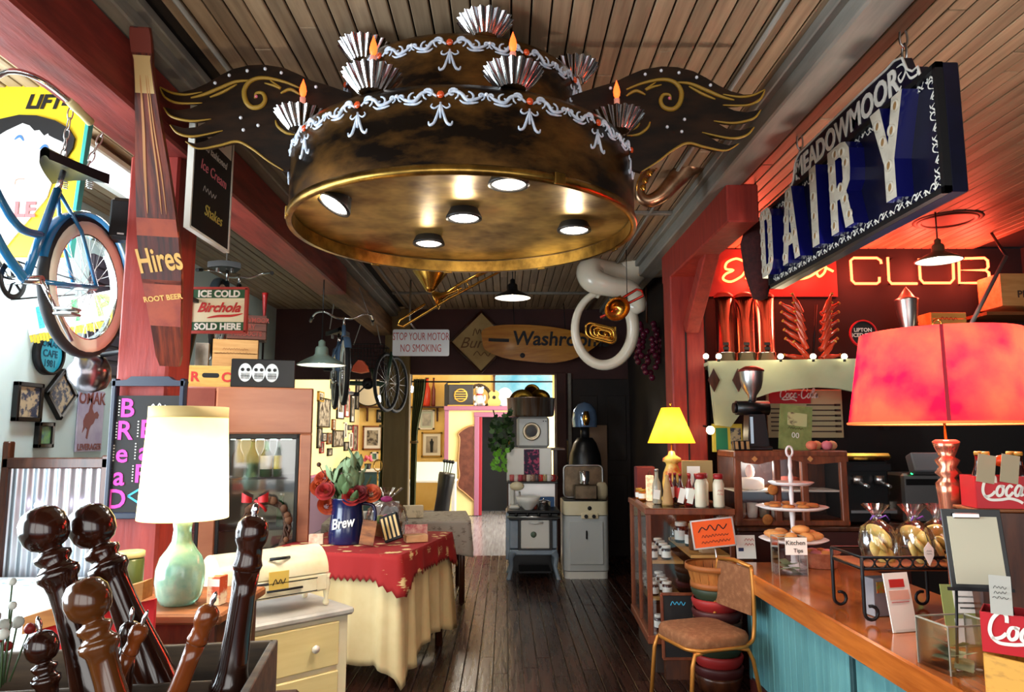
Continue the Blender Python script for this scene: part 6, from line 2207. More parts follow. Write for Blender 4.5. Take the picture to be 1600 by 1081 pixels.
lst = [(497, 505, 612, 628), (497, 515, 622, 668), (519, 523, 655, 672), (496, 502, 668, 700), (503, 509, 676, 690), (511, 517, 676, 694), (520, 536, 672, 698), (500, 505, 690, 708), (537, 541, 660, 684), (543, 549, 664, 672), (538, 544, 690, 704), (551, 558, 664, 704), (527, 537, 600, 655), (539, 545, 606, 652), (548, 553, 612, 660), (556, 560, 590, 640), (522, 526, 606, 640), (545, 550, 676, 700), (512, 518, 700, 712)]
lst.sort()
for i, (a, b_, c, d_) in enumerate(lst):
  y0, z0 = flw(a, (c + d_) / 2)
  y1, _ = flw(b_, (c + d_) / 2)
  ym = (y0 + y1) / 2
  zt_ = CAMZ + ray((a + b_) / 2, c).z * (XL / ray((a + b_) / 2, c).x)
  zb2 = CAMZ + ray((a + b_) / 2, d_).z * (XL / ray((a + b_) / 2, d_).x)
  big = 'big' if (b_ - a) * (d_ - c) > 300 else 'small'
  colr = [('black', m_black), ('brown', m_wood), ('red', mat('frame_red', (150, 50, 50), .5)), ('gilt', m_gold), ('white', m_whitepaint)]
  cn_, cm_ = colr[rnd.randint(0, 4) if i % 2 else 0]
  wall_frame('picture_frame', '%s %s framed photograph, %s from the cooler along the cream wall' % (big, cn_, 'first second third fourth fifth sixth seventh eighth ninth tenth eleventh twelfth thirteenth fourteenth fifteenth sixteenth seventeenth eighteenth nineteenth'.split()[i]), y0, y1, zb2, zt_, cm_, m_photo, fw=.025, group='framed pictures on the cream wall', mount=m_paper if i % 3 == 1 else None)


def back_frame(label, x0, x1, y0, y1, mfr, mount, mpic, pic=(.55, .62)):
  a = at(x0, y1, YF - .03)
  b_ = at(x1, y0, YF - .03)
  w_, h_ = b_.x - a.x, b_.z - a.z
  t_ = thing('picture_frame', label, 'picture', ((a.x + b_.x) / 2, YF - .02, (a.z + b_.z) / 2), 0, 'framed pictures on the yellow wall')
  f_ = MB()
  fw = .035
  for c, s in (((0, 0, h_ / 2 - fw / 2), (w_, .05, fw)), ((0, 0, -h_ / 2 + fw / 2), (w_, .05, fw)), ((w_ / 2 - fw / 2, 0, 0), (fw, .05, h_)), ((-w_ / 2 + fw / 2, 0, 0), (fw, .05, h_))):
    f_.box(c, s)
  f_.build('frame', mfr, t_)
  MB().box((0, .006, 0), (w_ - fw, .02, h_ - fw)).build('mount', mount, t_)
  MB().box((0, -.008, 0), (w_ * pic[0], .01, h_ * pic[1])).build('photo', mpic, t_)
  return t_


back_frame('framed group photograph with wide white mount beside the green curtain', 566, 598, 665, 703, m_wood, m_paper, m_photo)
pf = back_frame('framed portrait of a standing man beside the purple closet', 658, 691, 675, 714, m_gold, m_paper, mat('portrait_ground', (180, 172, 160), .6, col2=(140, 130, 118), nscale=4), (.55, .66))
MB().prism([(-.03, -.17), (.03, -.17), (.035, -.02), (.045, .06), (.02, .09), (.015, .13), (-.015, .13), (-.02, .09), (-.045, .06), (-.035, -.02)], -.016, -.01).build('printed_figure', m_blackp, pf)
back_frame('pale framed horse print above the portrait', 654, 679, 640, 671, m_whitepaint, mat('pale_green_mount', (200, 210, 196), .7), mat('grey_print', (150, 150, 146), .6, col2=(210, 206, 196), nscale=6))
back_frame('little dark framed picture under the shelf by the curtain', 588, 598, 640, 660, m_black, m_blackp, m_print)
back_frame('small blue white print low beside the pink flowers', 579, 591, 706, 720, m_whitepaint, mat('pale_blue_mount', (200, 214, 230), .7), mat('blue_print', (40, 70, 120), .5))
# green curtains at the olive column
m_curt = mat('olive_curtain', (84, 90, 46), .85, col2=(110, 114, 62), nscale=3)


def curtain(label, x_top0, x_top1, x_tie0, x_tie1, x_b0, x_b1, ytop, ytie, ybot, Y):
  t_ = thing('curtain', label, 'curtain', (0, 0, 0), 0, 'olive curtains at the column')
  pts = [(x_top0, x_top1, ytop), (x_tie0, x_tie1, ytie), (x_b0, x_b1, ybot)]

  def fn(u, v):
    if v < .55:
      q_ = v / .55
      q2 = q_ * q_ * (3 - 2 * q_)
      a = pts[0][0] + (pts[1][0] - pts[0][0]) * q2
      b_ = pts[0][1] + (pts[1][1] - pts[0][1]) * q2
      yy = pts[0][2] + (pts[1][2] - pts[0][2]) * q_
    else:
      q_ = (v - .55) / .45
      a = pts[1][0] + (pts[2][0] - pts[1][0]) * q_
      b_ = pts[1][1] + (pts[2][1] - pts[1][1]) * q_
      yy = pts[1][2] + (pts[2][2] - pts[1][2]) * q_
    p = at(a + (b_ - a) * u, yy, Y)
    return (p.x, p.y + .035 * math.sin(u * 2 * PI * 5.5), p.z)
  o = MB().sheet(fn, 44, 20).build('fabric', m_curt, t_)
  a, b_ = at(pts[1][0], pts[1][2], Y), at(pts[1][1], pts[1][2], Y)
  MB().tube([tuple(a + Vector((-.02, -.05, 0))), tuple((a + b_) / 2 + Vector((0, -.06, -.01))), tuple(b_ + Vector((.02, -.05, 0)))], .02, 6).build('tieback', m_olive, t_)
  return t_


curtain('olive curtain gathered at the inner side of the column', 646, 666, 642, 652, 640, 649, 592, 690, 790, YB + .22)
curtain('olive curtain hanging along the outer side of the column', 594, 603, 596, 603, 592, 603, 592, 665, 790, YB + .22)
rod = tag(MB().cyl((-2.0, YB + .22, 2.42), (.68, YB + .22, 2.42), .012, 8).build('curtain_rod', m_iron), 'thin black curtain rod across the top of the opening', 'rod')
# shelf along the yellow wall and things on it
zsf = at(665, 635, YF - .15).z
shf = thing('wall_shelf', 'dark wooden shelf on brackets along the yellow wall', 'shelf', (0, YF - .16, zsf))
xs0, xs1 = XL + .02, at(694, 640, YF - .1).x
MB().box(((xs0 + xs1) / 2, 0, -.015), (xs1 - xs0, .3, .03), b=.004).build('board', m_darkwood, shf)
for px in (575, 684):
  xx = at(px, 640, YF).x
  MB().prism([(0, 0), (0, -.3), (.03, -.3), (.05, -.1), (.09, 0)], -.02, .02, M=Matrix.Translation((xx, .12, -.03)) @ Matrix.Rotation(R(-90), 4, 'Z')).build('bracket', m_darkwood, shf)


def back_thing(name, label, cat, px, y_base, Y, mtl, builder):
  z_ = zsf if y_base == 'shelf' else hz + .076
  t_ = thing(name, label, cat, (at(px, 610, Y).x, Y, z_ + .001))
  builder(t_)
  return t_


ks = (YF - .2) / 1120
YS = YF - .16
YC = BXY + .06


def b_bottle(t_, mtl, r, h):
  MB().lathe([(r * .9, 0), (r, .03), (r, h * .6), (r * .45, h * .78), (r * .42, h)], 14).build('body', mtl, t_)
  MB().lathe([(r * .5, h), (r * .5, h * 1.03)], 10).build('cap', m_iron, t_)


back_thing('vase', 'tall orange red vase on the yellow wall shelf', 'vase', 667, 'shelf', YS, None, lambda t_: b_bottle(t_, mat('vase_red', (206, 60, 36), .3), .085, .62))
back_thing('vase', 'tall dark brown vase beside the orange red vase', 'vase', 677.5, 'shelf', YS, None, lambda t_: b_bottle(t_, mat('vase_brown', (110, 40, 30), .3), .045, .62))
dd2 = back_thing('drum', 'large white drum on edge on the yellow wall shelf', 'drum', 577, 'shelf', YS, None, lambda t_: None)
MB().lathe([(.33, -.06), (.34, -.06), (.34, .06), (.33, .06)], 36, M=Matrix.Translation((0, 0, .345)) @ Matrix.Rotation(R(90), 4, 'X')).build('shell', m_iron, dd2)
MB().lathe([(.001, .066), (.325, .064)], 36, cap=False, M=Matrix.Translation((0, 0, .345)) @ Matrix.Rotation(R(90), 4, 'X')).build('drumhead', mat('drumhead', (216, 204, 176), .6), dd2)
cb_ = thing('speaker_case', 'dark arched case standing on the closet cornice', 'case', (at(708, 610, YC + .3).x, YC + .38, hz + .002))
MB().prism([(-.19, 0), (.19, 0), (.19, .55), (.12, .62), (-.12, .62), (-.19, .55)], -.06, .06).build('case', mat('slate_case', (58, 58, 62), .6), cb_)
rdo = thing('cabinet_radio', 'black and gold vintage radio with round speaker on the closet cornice', 'radio', (at(720, 610, YC).x, YC + .1, hz + .076))
rw2, rh2 = 38 * YC / 1120, 34 * YC / 1120
MB().box((0, 0, rh2 / 2), (rw2, .16, rh2), b=.01).build('body', mat('slate_case', (58, 58, 62), .6), rdo)
MB().box((0, -.02, rh2 + .012), (rw2 + .04, .18, .03), b=.005).box((0, -.02, .012), (rw2 + .04, .18, .03), b=.005).build('gilt_rail', mat('bright_gilt', (226, 176, 70), .4), rdo)
MB().lathe([(.12, 0), (.145, 0), (.145, .012), (.12, .012)], 28, cap=False, M=Matrix.Translation((0, -.085, rh2 / 2)) @ Matrix.Rotation(R(90), 4, 'X')).build('speaker_ring', mat('bright_gilt', (226, 176, 70), .4), rdo)
for k in range(4):
  MB().box((0, -.095, rh2 / 2 - .075 + k * .05), (.26, .012, .018)).build('speaker_bar', mat('bright_gilt', (226, 176, 70), .4), rdo)
wj = thing('plush_bear', 'white seated stuffed bear with red collar on the closet cornice', 'toy', (at(749, 620, YC).x, YC + .1, hz + .076))
m_plush = mat('white_plush', (224, 224, 226), .9)
MB().ball((0, 0, .13), .12, 14, sc=(.95, .8, 1.1)).build('body', m_plush, wj)
MB().ball((0, -.01, .33), .085, 14).build('head', m_plush, wj)
for s in (-1, 1):
  MB().ball((s * .065, 0, .40), .03, 10).build('ear', m_plush, wj)
  MB().ball((s * .09, -.10, .04), .045, 10, sc=(.8, 1.6, .8)).build('foot', m_plush, wj)
  MB().ball((s * .11, -.05, .18), .035, 10, sc=(.8, 1, 1.9)).build('arm', m_plush, wj)
MB().lathe([(.06, .235), (.075, .25), (.06, .265)], 18, cap=False).build('collar', m_redp, wj)


def guitar(t_, mtl, s=1.0):
  body = bez([(0, 0), (.11, .01), (.15, .1), (.1, .2), (.12, .29), (.06, .35), (0, .36), (-.06, .35), (-.12, .29), (-.1, .2), (-.15, .1), (-.11, .01)], 4, closed=True)
  MB().prism([(p.x * s, p.y * s) for p in body], -.04, .04).build('body', mtl, t_)
  MB().prism(circle(.04 * s, 16, (0, .2 * s)), -.043, -.03).build('sound_hole', m_blackp, t_)
  MB().box((0, -.045, .5 * s), (.04 * s, .02, .36 * s)).build('neck', m_darkwood, t_)
  MB().box((0, -.045, .72 * s), (.06 * s, .02, .1 * s)).build('headstock', m_darkwood, t_)


gtr = thing('guitar', 'small pale acoustic guitar standing on the closet cornice', 'guitar', (at(772, 620, YC).x, YC + .1, hz + .076))
guitar(gtr, mat('spruce', (226, 186, 110), .3), .95)
wbl = tag(MB().prism(circle(.17, 24, (0, .2), sz=1.2), -.03, .03).build('white_disc', mat('pale_disc', (206, 222, 232), .5), None, (at(789, 620, YC).x, YC + .2, hz + .08)), 'pale blue white oval disc beside the guitar', 'disc')
tag(MB().box((0, 0, .4), (1.3, .03, .8)).build('painted_backdrop', mat('sea_blue', (80, 160, 196), .6, col2=(150, 200, 220), nscale=2), None, (at(818, 600, YF - .2).x, YF - .06, hz + .01)), 'sea blue painted panel on the end wall above the closet', 'panel')
wrh = thing('string_wreath', 'dark tangled wreath leaning behind the white bear', 'wreath', (at(748, 600, YC + .4).x, YC + .5, hz + .30))
tw = MB()
for k in range(6):
  tw.tube([((.25 + .03 * math.sin(5 * a + k)) * math.cos(a), .03 * math.sin(3 * a + k), (.25 + .03 * math.cos(4 * a + k)) * math.sin(a)) for a in [2 * PI * i / 36 for i in range(36)]], .012, 5, closed=True)
tw.build('twigs', mat('twig_grey', (86, 74, 66), .8), wrh)['kind'] = 'stuff'
# carved mirror board on the closet front
cm = thing('carved_board', 'carved dark wooden board with gilt scalloped edge on the closet front', 'board', (at(730, 722, BXY).x, BXY - .015, at(730, 722, BXY).z))
kk = BXY / 1120
cpts = bez([(10, 56), (0, 54), (-14, 44), (-12, 34), (-14, 0), (-12, -20), (-15, -36), (-4, -46), (10, -58)], 4)
poly = [(p.x * kk, p.y * kk) for p in cpts]
MB().prism(poly, -.02, .0).build('board', mat('carved_brown', (86, 46, 36), .5, col2=(110, 62, 48), nscale=9, bump=.4), cm)
MB().tube([(p[0], -.02, p[1]) for p in poly], .018, 6).build('gilt_edge', mat('dull_gilt', (170, 130, 80), .5), cm)
# dark counter with golf bag, chairs and white desk in the back room
dk = thing('desk', 'white desk with pale cloth in the back room', 'desk', (at(674, 760, 13.5).x, 13.6, 0))
MB().box((0, .2, .80), (.9, .6, .04), b=.005).build('top', m_white, dk)
for sx_ in (-1, 1):
  MB().box((sx_ * .4, .2, .39), (.06, .5, .78)).build('leg', m_white, dk)
MB().box((0, .45, .98), (.86, .03, .32)).build('back_panel', mat('pale_mint', (206, 226, 220), .6), dk)
gbg = thing('golf_bag', 'black golf bag leaning at the closet corner', 'bag', (at(686, 790, 12.9).x, 12.9, 0), (0, R(8), 0))
MB().lathe([(.13, 0), (.14, .05), (.13, .6), (.15, .95), (.14, 1.0)], 18).build('bag', m_black, gbg)
for k in range(4):
  MB().cyl((-.05 + .03 * k, 0, .9), (-.08 + .05 * k, 0, 1.18), .008, 6).ball((-.08 + .05 * k, 0, 1.2), .035, 8).build('club', m_black, gbg)
cb2 = thing('counter_cabinet', 'dark teal cabinet with white top in the back room', 'cabinet', (at(592, 770, 13.8).x, 13.9, 0))
MB().box((0, .2, .48), (.95, .5, .96), b=.01).build('body', mat('dark_teal', (42, 72, 76), .5), cb2)
MB().box((0, .2, .98), (1.0, .56, .05), b=.008).build('top', m_white, cb2)
fl2 = thing('pink_flowers', 'small pot of pink flowers on the dark teal cabinet', 'flowers', (at(573, 730, 13.9).x, 14.0, 1.008))
MB().lathe([(.05, 0), (.07, .1), (.06, .1), (.045, .01)], 14, cap=False).build('pot', m_iron, fl2)
for k in range(9):
  a = k * 2.4
  MB().ball((.06 * math.cos(a), .05 * math.sin(a), .17 + .02 * (k % 4)), .035, 8).build('bloom', mat('bloom_pink', (206, 90, 110), .6), fl2)
rlp = [at(595, 618, 12.6), at(610, 605, 12.6)]
for i, (px, py) in enumerate(((593, 623), (643, 608))):
  p = at(px, py, 13.0)
  sc_ = thing('wall_spot', ('spot lamp shining beside the drum in the back room', 'spot lamp shining beside the olive column in the back room')[i], 'lamp', p, 0, 'back room spot lamps')
  MB().ball((0, 0, 0), .06, 12).build('bulb', glow('spot_white', (255, 250, 240), 18), sc_)
  MB().cyl((0, .02, .04), (0, .06, CZ - p.z), .012, 6).build('stem', m_iron, sc_)
point_light('back_room_lamps', (-1.0, 12.5, 3.2), 120, (1, .92, .78), .3)
# ================================================================== glass showcase
CRZ = R(-2.8)
SX0, SYC = 1.0, 5.2
cs = thing('showcase', 'wooden framed glass showcase filled with jars beside the bar', 'showcase', (SX0, SYC, 0), CRZ)
KW, KD, KH = .62, .96, 1.13
m_cw = mat('redwood_frame', (92, 42, 22), .35, col2=(122, 62, 34), nscale=4, stretch=(5, 5, 1))
for xx in (.018, KW - .018):
  for yy in (.018, KD - .018):
    MB().box((xx, yy, .68), (.036, .036, .88), b=.004).build('corner_post', m_cw, cs)
MB().box((.018, KD * .5, .68), (.028, .028, .86), b=.003).build('mullion', m_cw, cs)
tf = MB()
for c, s in (((KW / 2, .02, KH - .02), (KW + .02, .05, .045)), ((KW / 2, KD - .02, KH - .02), (KW + .02, .05, .045)), ((.02, KD / 2, KH - .02), (.05, KD, .045)), ((KW - .02, KD / 2, KH - .02), (.05, KD, .045))):
  tf.box(c, s, b=.006)
tf.build('top_frame', m_cw, cs)
MB().box((KW / 2, KD / 2, .235), (KW + .01, KD + .01, .06), b=.006).build('bottom_frame', m_cw, cs)
MB().box((KW / 2 + .02, KD / 2, .105), (KW - .06, KD - .06, .2), b=.006).build('plinth', mat('dark_plinth', (40, 26, 20), .6), cs)
MB().box((KW / 2, KD / 2, KH - .003), (KW - .08, KD - .08, .006)).build('glass_top', m_glass, cs)
for c, s in (((.018, KD / 2, .68), (.005, KD - .07, .84)), ((KW / 2, .018, .68), (KW - .07, .005, .84))):
  MB().box(c, s).build('glass_side', m_glass, cs)
MB().box((KW / 2, KD - .012, .68), (KW, .012, .86)).build('back_panel', m_darkwood, cs)
MB().box((.17, KD * .6, .72), (.26, .68, .018)).build('shelf', mat('pale_shelf', (190, 140, 76), .5), cs)
MB().box((.45, KD * .48, .80), (.28, .9, .02)).build('shelf', mat('pale_shelf', (190, 140, 76), .5), cs)
MB().box((.17, KD * .6, .46), (.26, .68, .018)).build('shelf', mat('pale_shelf', (190, 140, 76), .5), cs)
Mc = Matrix.Translation((SX0, SYC, 0)) @ Matrix.Rotation(CRZ, 4, 'Z')


def C(x, y, z):
  return Mc @ Vector((x, y, z))


def jar(label, loc, h, r, body_m, lid_m, lab_m=None, group=None, name='jam_jar'):
  t_ = thing(name, label, 'jar', loc, 0, group)
  MB().lathe([(r * .9, 0), (r, h * .05), (r, h * .72), (r * .86, h * .8)], 14).build('jar_body', body_m, t_)
  MB().lathe([(r * .94, h * .8), (r * .94, h * .98), (r * .85, h)], 14).build('lid', lid_m, t_)
  if lab_m:
    MB().lathe([(r + .001, h * .15), (r + .001, h * .6)], 14, cap=False, ang=PI * 1.1, M=Matrix.Rotation(R(170), 4, 'Z')).build('label_band', lab_m, t_)
  return t_


m_jam = mat('dark_jam', (46, 16, 22), .12, coat=.5)
m_honey = mat('honey', (190, 104, 30), .1, trans=.3)
j0 = None
for lvl, zz, ny, lb_ in ((0, .731, 4, 'dark jam jar with white label on the middle showcase shelf'), (1, .471, 4, 'dark jam jar with white label on the lowest showcase shelf')):
  for k in range(ny):
    for q_ in range(2):
      loc = C(.09 + .10 * q_, .32 + .13 * k, zz)
      lb2 = 'dark jam jar, %s of the %s row on the %s' % (('first', 'second', 'third', 'fourth')[k], ('outer', 'inner')[q_], ('middle showcase shelf', 'lowest showcase shelf')[lvl])
      if j0 is None:
        j0 = jar(lb2, loc, .10, .036, m_jam, m_whitepaint, m_paper, 'jam jars in the showcase')
      else:
        dup(j0, loc, 0, lb2)
for k in range(3):
  dup(j0, C(.10 + .1 * k, .16, .27), 0, ('aisle side', 'middle', 'inner')[k] + ' dark jam jar standing on the showcase floor')
jar('dark preserve jar with white cap on the high showcase shelf', C(.36, .62, .811), .16, .05, m_jam, m_whitepaint, m_paper)
jar('dark glass jar with black lid on the high showcase shelf', C(.40, .42, .811), .15, .05, mat('dark_glass', (26, 22, 22), .1), m_black, m_paper)
jar('jar of dried herbs with tan cloth top on the high shelf', C(.40, .26, .811), .19, .055, mat('herb_brown', (84, 54, 34), .5), mat('tan_cloth', (180, 150, 100), .9))
t_ = carton('tea_carton', 'tall cream tea carton on the high showcase shelf', C(.45, .13, .811), R(6), (.1, .07, .2), mat('cream_tea', (214, 190, 150), .6, col2=(190, 140, 100), nscale=9))
for k in range(3):
  tag(MB().lathe([(.04, 0), (.042, .01), (.042, .12), (.03, .13)], 14).build('clear_tumbler', m_glass, None, C(.33 + .11 * k, .72, .811)), ('first', 'second', 'third')[k] + ' clear tumbler from the aisle at the back of the high shelf', 'tumbler', 'tumblers in the showcase')
for k, c_ in enumerate(((206, 40, 30), (60, 90, 160), (230, 190, 80), (240, 240, 235))):
  carton('toy_box', ('red', 'blue', 'yellow', 'white')[k] + ' little box on the showcase floor', C(.22 + .1 * k, .36, .27), R(10 * k), (.06, .05, .09), mat('toy_%d' % k, c_, .4), group='little boxes on the showcase floor')
# lamp on the showcase
TZ2 = KH + .004
lp = C(.30, .60, TZ2)
l2 = thing('table_lamp', 'lamp with yellow cone shade and painted ceramic base on the showcase', 'lamp', lp)
MB().lathe([(.085, 0), (.09, .02), (.07, .05), (.08, .14), (.07, .22), (.045, .28), (.05, .3), (.075, .31), (.07, .335), (.03, .36), (.02, .39)], 24).build('ceramic_base', mat('painted_ceramic', (226, 184, 90), .3, col2=(206, 90, 40), nscale=8, contrast=(.5, .62)), l2)
zA, zB = at(1055, 692, lp.y).z - TZ2, at(1055, 637, lp.y).z - TZ2
MB().lathe([(.188, zA), (.072, zB)], 40, cap=False).build('shade', shade_mat('yellow_shade', (250, 190, 40), (250, 200, 60), 6), l2)
MB().cyl((0, 0, .36), (0, 0, zB + .02), .006, 8).ball((0, 0, zB + .03), .012, 8).build('harp', m_brass, l2)
MB().ball((0, 0, zA + .1), .03, 10).build('bulb', glow('warm_bulb', (255, 238, 208), 25), l2)
point_light('lamp_glow', (0, 0, zA + .1), 22, (1, .8, .45), .04, l2)
# bottles and gifts on top of the showcase
rnd = random.Random(51)
GZ = TZ2
for i, (x_, y_) in enumerate(((.06, .80), (.07, .68), (.13, .76))):
  jar(('amber honey jar at the far corner of the showcase top', 'amber honey jar at the aisle edge of the showcase top', 'amber honey jar between its two fellows on the showcase top')[i], C(x_, y_, GZ), .085, .028, m_honey, m_gold, m_paper, 'honey jars on the showcase', 'honey_jar')
ln = thing('lantern', 'small white patterned lantern lit from within on the showcase', 'lantern', C(.12, .60, GZ))
MB().box((0, 0, .1), (.055, .055, .2), b=.004).build('body', mat('lit_lantern', (240, 220, 190), .6, emit=(255, 214, 160), es=.8, col2=(170, 80, 60), nscale=40), ln)
MB().tube([(-.015, 0, .2), (0, 0, .24), (.015, 0, .2)], .003, 5).build('handle', m_iron, ln)
tg = bottle('syrup_bottle', 'clear syrup bottle with white paper tag on the showcase', C(.14, .38, GZ), .26, .035, m_clearb, None, m_steel)
MB().box((-.01, -.04, .07), (.05, .003, .07), rot=(R(-8), R(8), 0)).build('paper_tag', m_paper, tg)
tag(MB().lathe([(.04, 0), (.042, .02), (.025, .14), (.012, .2), (.016, .22)], 12).build('paper_cone', m_kraft, None, C(.20, .26, GZ)), 'tan paper wrapped bottle beside the syrup', 'bottle')
for i, (x_, y_) in enumerate(((.24, .36), (.30, .28), (.36, .24), (.29, .44), (.38, .36), (.42, .30))):
  bt_ = bottle('sauce_bottle', ('slim', 'tagged', 'dark', 'rear', 'bright', 'inner')[i] + ' red sauce bottle in the cluster on the showcase', C(x_, y_, GZ), .23, .028, mat('sauce_red_%d' % (i % 2), ((120, 20, 22), (56, 18, 20))[i % 2], .12, coat=.5), m_redp if i % 2 else m_paper, mat('cap_crimson', (150, 24, 30), .4), 'sauce bottles on the showcase')
  if i in (1, 2):
    MB().box((0, -.04, .07), (.045, .003, .11), rot=(R(-10), R(16), 0)).build('paper_tag', m_paper, bt_)
m_cb = mat('cream_bottle', (222, 214, 188), .3)
for i, (x_, y_) in enumerate(((.41, .10), (.45, .20), (.54, .10))):
  bt_ = thing('lotion_bottle', ('front cream lotion bottle of the overlapping pair with red cap', 'rear cream lotion bottle of the overlapping pair with red cap', 'cream lotion bottle with red print at the end of the row')[i], 'bottle', C(x_, y_, GZ), 0, 'lotion bottles on the showcase')
  MB().lathe([(.036, 0), (.04, .01), (.04, .165), (.03, .195), (.022, .2)], 20).build('body', m_cb, bt_)
  MB().lathe([(.024, .2), (.036, .205), (.036, .235), (.03, .24)], 18).build('cap', mat('cap_crimson', (150, 24, 30), .4), bt_)
  if i == 2:
    scrawl(bt_, m_redp, 0, .12, .045, .015, -.042, rows=2)
bottle('syrup_bottle', 'amber syrup bottle at the outer corner of the showcase', C(.575, .24, GZ), .22, .032, m_honey, mat('label_orange2', (206, 110, 40), .5), m_steel)
cd_ = thing('price_sign', 'tan sign board with white card behind the cream bottles', 'sign', C(.48, .52, GZ), CRZ)
MB().box((0, 0, .2), (.24, .015, .24), b=.003).build('board', mat('sign_khaki', (150, 126, 80), .7), cd_)
MB().box((-.03, -.01, .2), (.1, .004, .15)).build('card', m_paper, cd_)
MB().box((0, .02, .06), (.06, .03, .12)).build('stand', m_darkwood, cd_)
# small framed pictures and boxes between the post and the bar
tag(MB().box((0, 0, .13), (.16, .1, .26), b=.01).build('red_bag', mat('dark_red_cloth', (86, 20, 22), .8), None, C(.12, .88, GZ)), 'dark red cloth bag at the back of the showcase', 'bag')
tag(MB().lathe([(.06, 0), (.065, .02), (.06, .2), (.05, .22)], 16).build('blue_jar', mat('slate_jar', (50, 60, 70), .3), None, C(.54, .72, GZ)), 'slate blue lidded crock behind the price sign', 'jar')

# ================================================================== bushel baskets, orange sign, little board, chair
bkx = thing('basket_stack', 'stack of bushel baskets with red and green rims before the showcase', 'basket', (1.40, 4.92, 0))
prev = 0
m_bushel = mat('bushel_wood', (176, 108, 46), .6, col2=(150, 86, 34), nscale=5, stretch=(6, 6, .6))
for k in range(8):
  z_ = .12 + .07 * k
  rr = .155
  cc = [(70, 24, 22), (150, 34, 32), (46, 56, 38), (170, 40, 36), (60, 40, 30)][k % 5]
  MB().lathe([(rr - .02, z_ - .03), (rr, z_), (rr + .008, z_ + .03), (rr, z_ + .045), (rr - .01, z_ + .04)], 28, cap=False).build('nested_rim', mat('rim_%d' % (k % 5), cc, .5), bkx)
for k in range(18):
  a0, a1 = 2 * PI * k / 18, 2 * PI * (k + .94) / 18
  MB().sheet(lambda u, v, a0=a0, a1=a1: ((.15 + .038 * v) * math.cos(a0 + (a1 - a0) * u), (.15 + .038 * v) * math.sin(a0 + (a1 - a0) * u), .65 + .14 * v), 3, 1).build('stave', m_bushel, bkx)
for z_, r_ in ((.67, .160), (.785, .192)):
  MB().lathe([(r_, z_ - .018), (r_ + .006, z_ - .018), (r_ + .006, z_ + .018), (r_, z_ + .018)], 32, cap=False).build('hoop', mat('hoop_wood', (150, 84, 34), .6), bkx)
MB().lathe([(.001, .66), (.15, .66)], 24, cap=False).build('inner_bottom', m_darkwood, bkx)
MB().lathe([(.13, 0), (.15, .08), (.15, .1)], 24).build('foot_basket', m_darkwood, bkx)
osn = thing('price_sign', 'bright orange hand lettered card on a stick in the bushel basket', 'sign', (1.43, 4.90, .67), (R(-6), R(-6), 0))
MB().cyl((0, 0, 0), (0, 0, .3), .006, 6).build('stick', m_steel, osn)
MB().box((0, -.01, 0.330), (.27, .006, .175)).build('card', mat('card_orange', (240, 92, 26), .6), osn)
f_ = MB()
for c, s in (((0, -.011, 0.420), (.285, .01, .01)), ((0, -.011, 0.240), (.285, .01, .01)), ((.14, -.011, 0.330), (.01, .01, .19)), ((-.14, -.011, 0.330), (.01, .01, .19))):
  f_.box(c, s)
f_.build('edge', m_steel, osn)
scrawl(osn, m_blackp, 0, .365, .2, .045, -.015, seed=2, lw=.007)
scrawl(osn, m_blackp, .01, .315, .2, .02, -.015, rows=2, gap=1.9, seed=5)
sbd = thing('chalkboard_sign', 'low framed chalkboard with blue chalk leaning on the showcase base', 'sign', (1.19, 5.10, .14), (R(-4), 0, 0))
MB().box((0, 0, .21), (.2, .015, .42)).build('board', mat('chalkboard_black', (22, 18, 18), .7), sbd)
f_ = MB()
for c, s in (((0, 0, .42), (.23, .025, .02)), ((0, 0, 0), (.23, .025, .02)), ((.11, 0, .21), (.02, .025, .42)), ((-.11, 0, .21), (.02, .025, .42))):
  f_.box(c, s, b=.003)
f_.build('frame', m_cw, sbd)
scrawl(sbd, mat('chalk_cyan', (70, 180, 220), .8), 0, .36, .13, .03, -.009)
MB().box((0, .02, -.07), (.2, .06, .14)).build('foot', m_darkwood, sbd)
# chair
chp = on(1103, 985, .47)
chr_t = thing('chair', 'padded chair with tan metal tube frame and floral seat by the counter', 'chair', (1.20, chp.y, 0), R(-72))
m_tubem = mat('tan_metal_tube', (186, 120, 50), .35, metal=.5)
m_uph = floral('brown_floral_cloth', (124, 76, 44), (186, 130, 90), 40)
sr = rrect(.45, .43, .1, 5, (0, 0))
b_ = MB()
for zz, kx_ in ((.425, .97), (.44, 1.0), (.475, 1.0), (.492, .95), (.498, .8)):
  pass
lv = [(.42, .96), (.435, 1.0), (.47, 1.0), (.488, .96), (.496, .85)]
n = len(sr)
vs = [(p[0] * k_, p[1] * k_, z_) for z_, k_ in lv for p in sr]
b_.add(vs, [(i * n + j, i * n + (j + 1) % n, (i + 1) * n + (j + 1) % n, (i + 1) * n + j) for i in range(len(lv) - 1) for j in range(n)] + [[(len(lv) - 1) * n + j for j in range(n)], [j for j in range(n)][::-1]], 0, True)
b_.build('seat', m_uph, chr_t)
MB().tube([(p[0] * .98, p[1] * .98, .42) for p in sr], .012, 8, closed=True).build('seat_frame', m_tubem, chr_t)
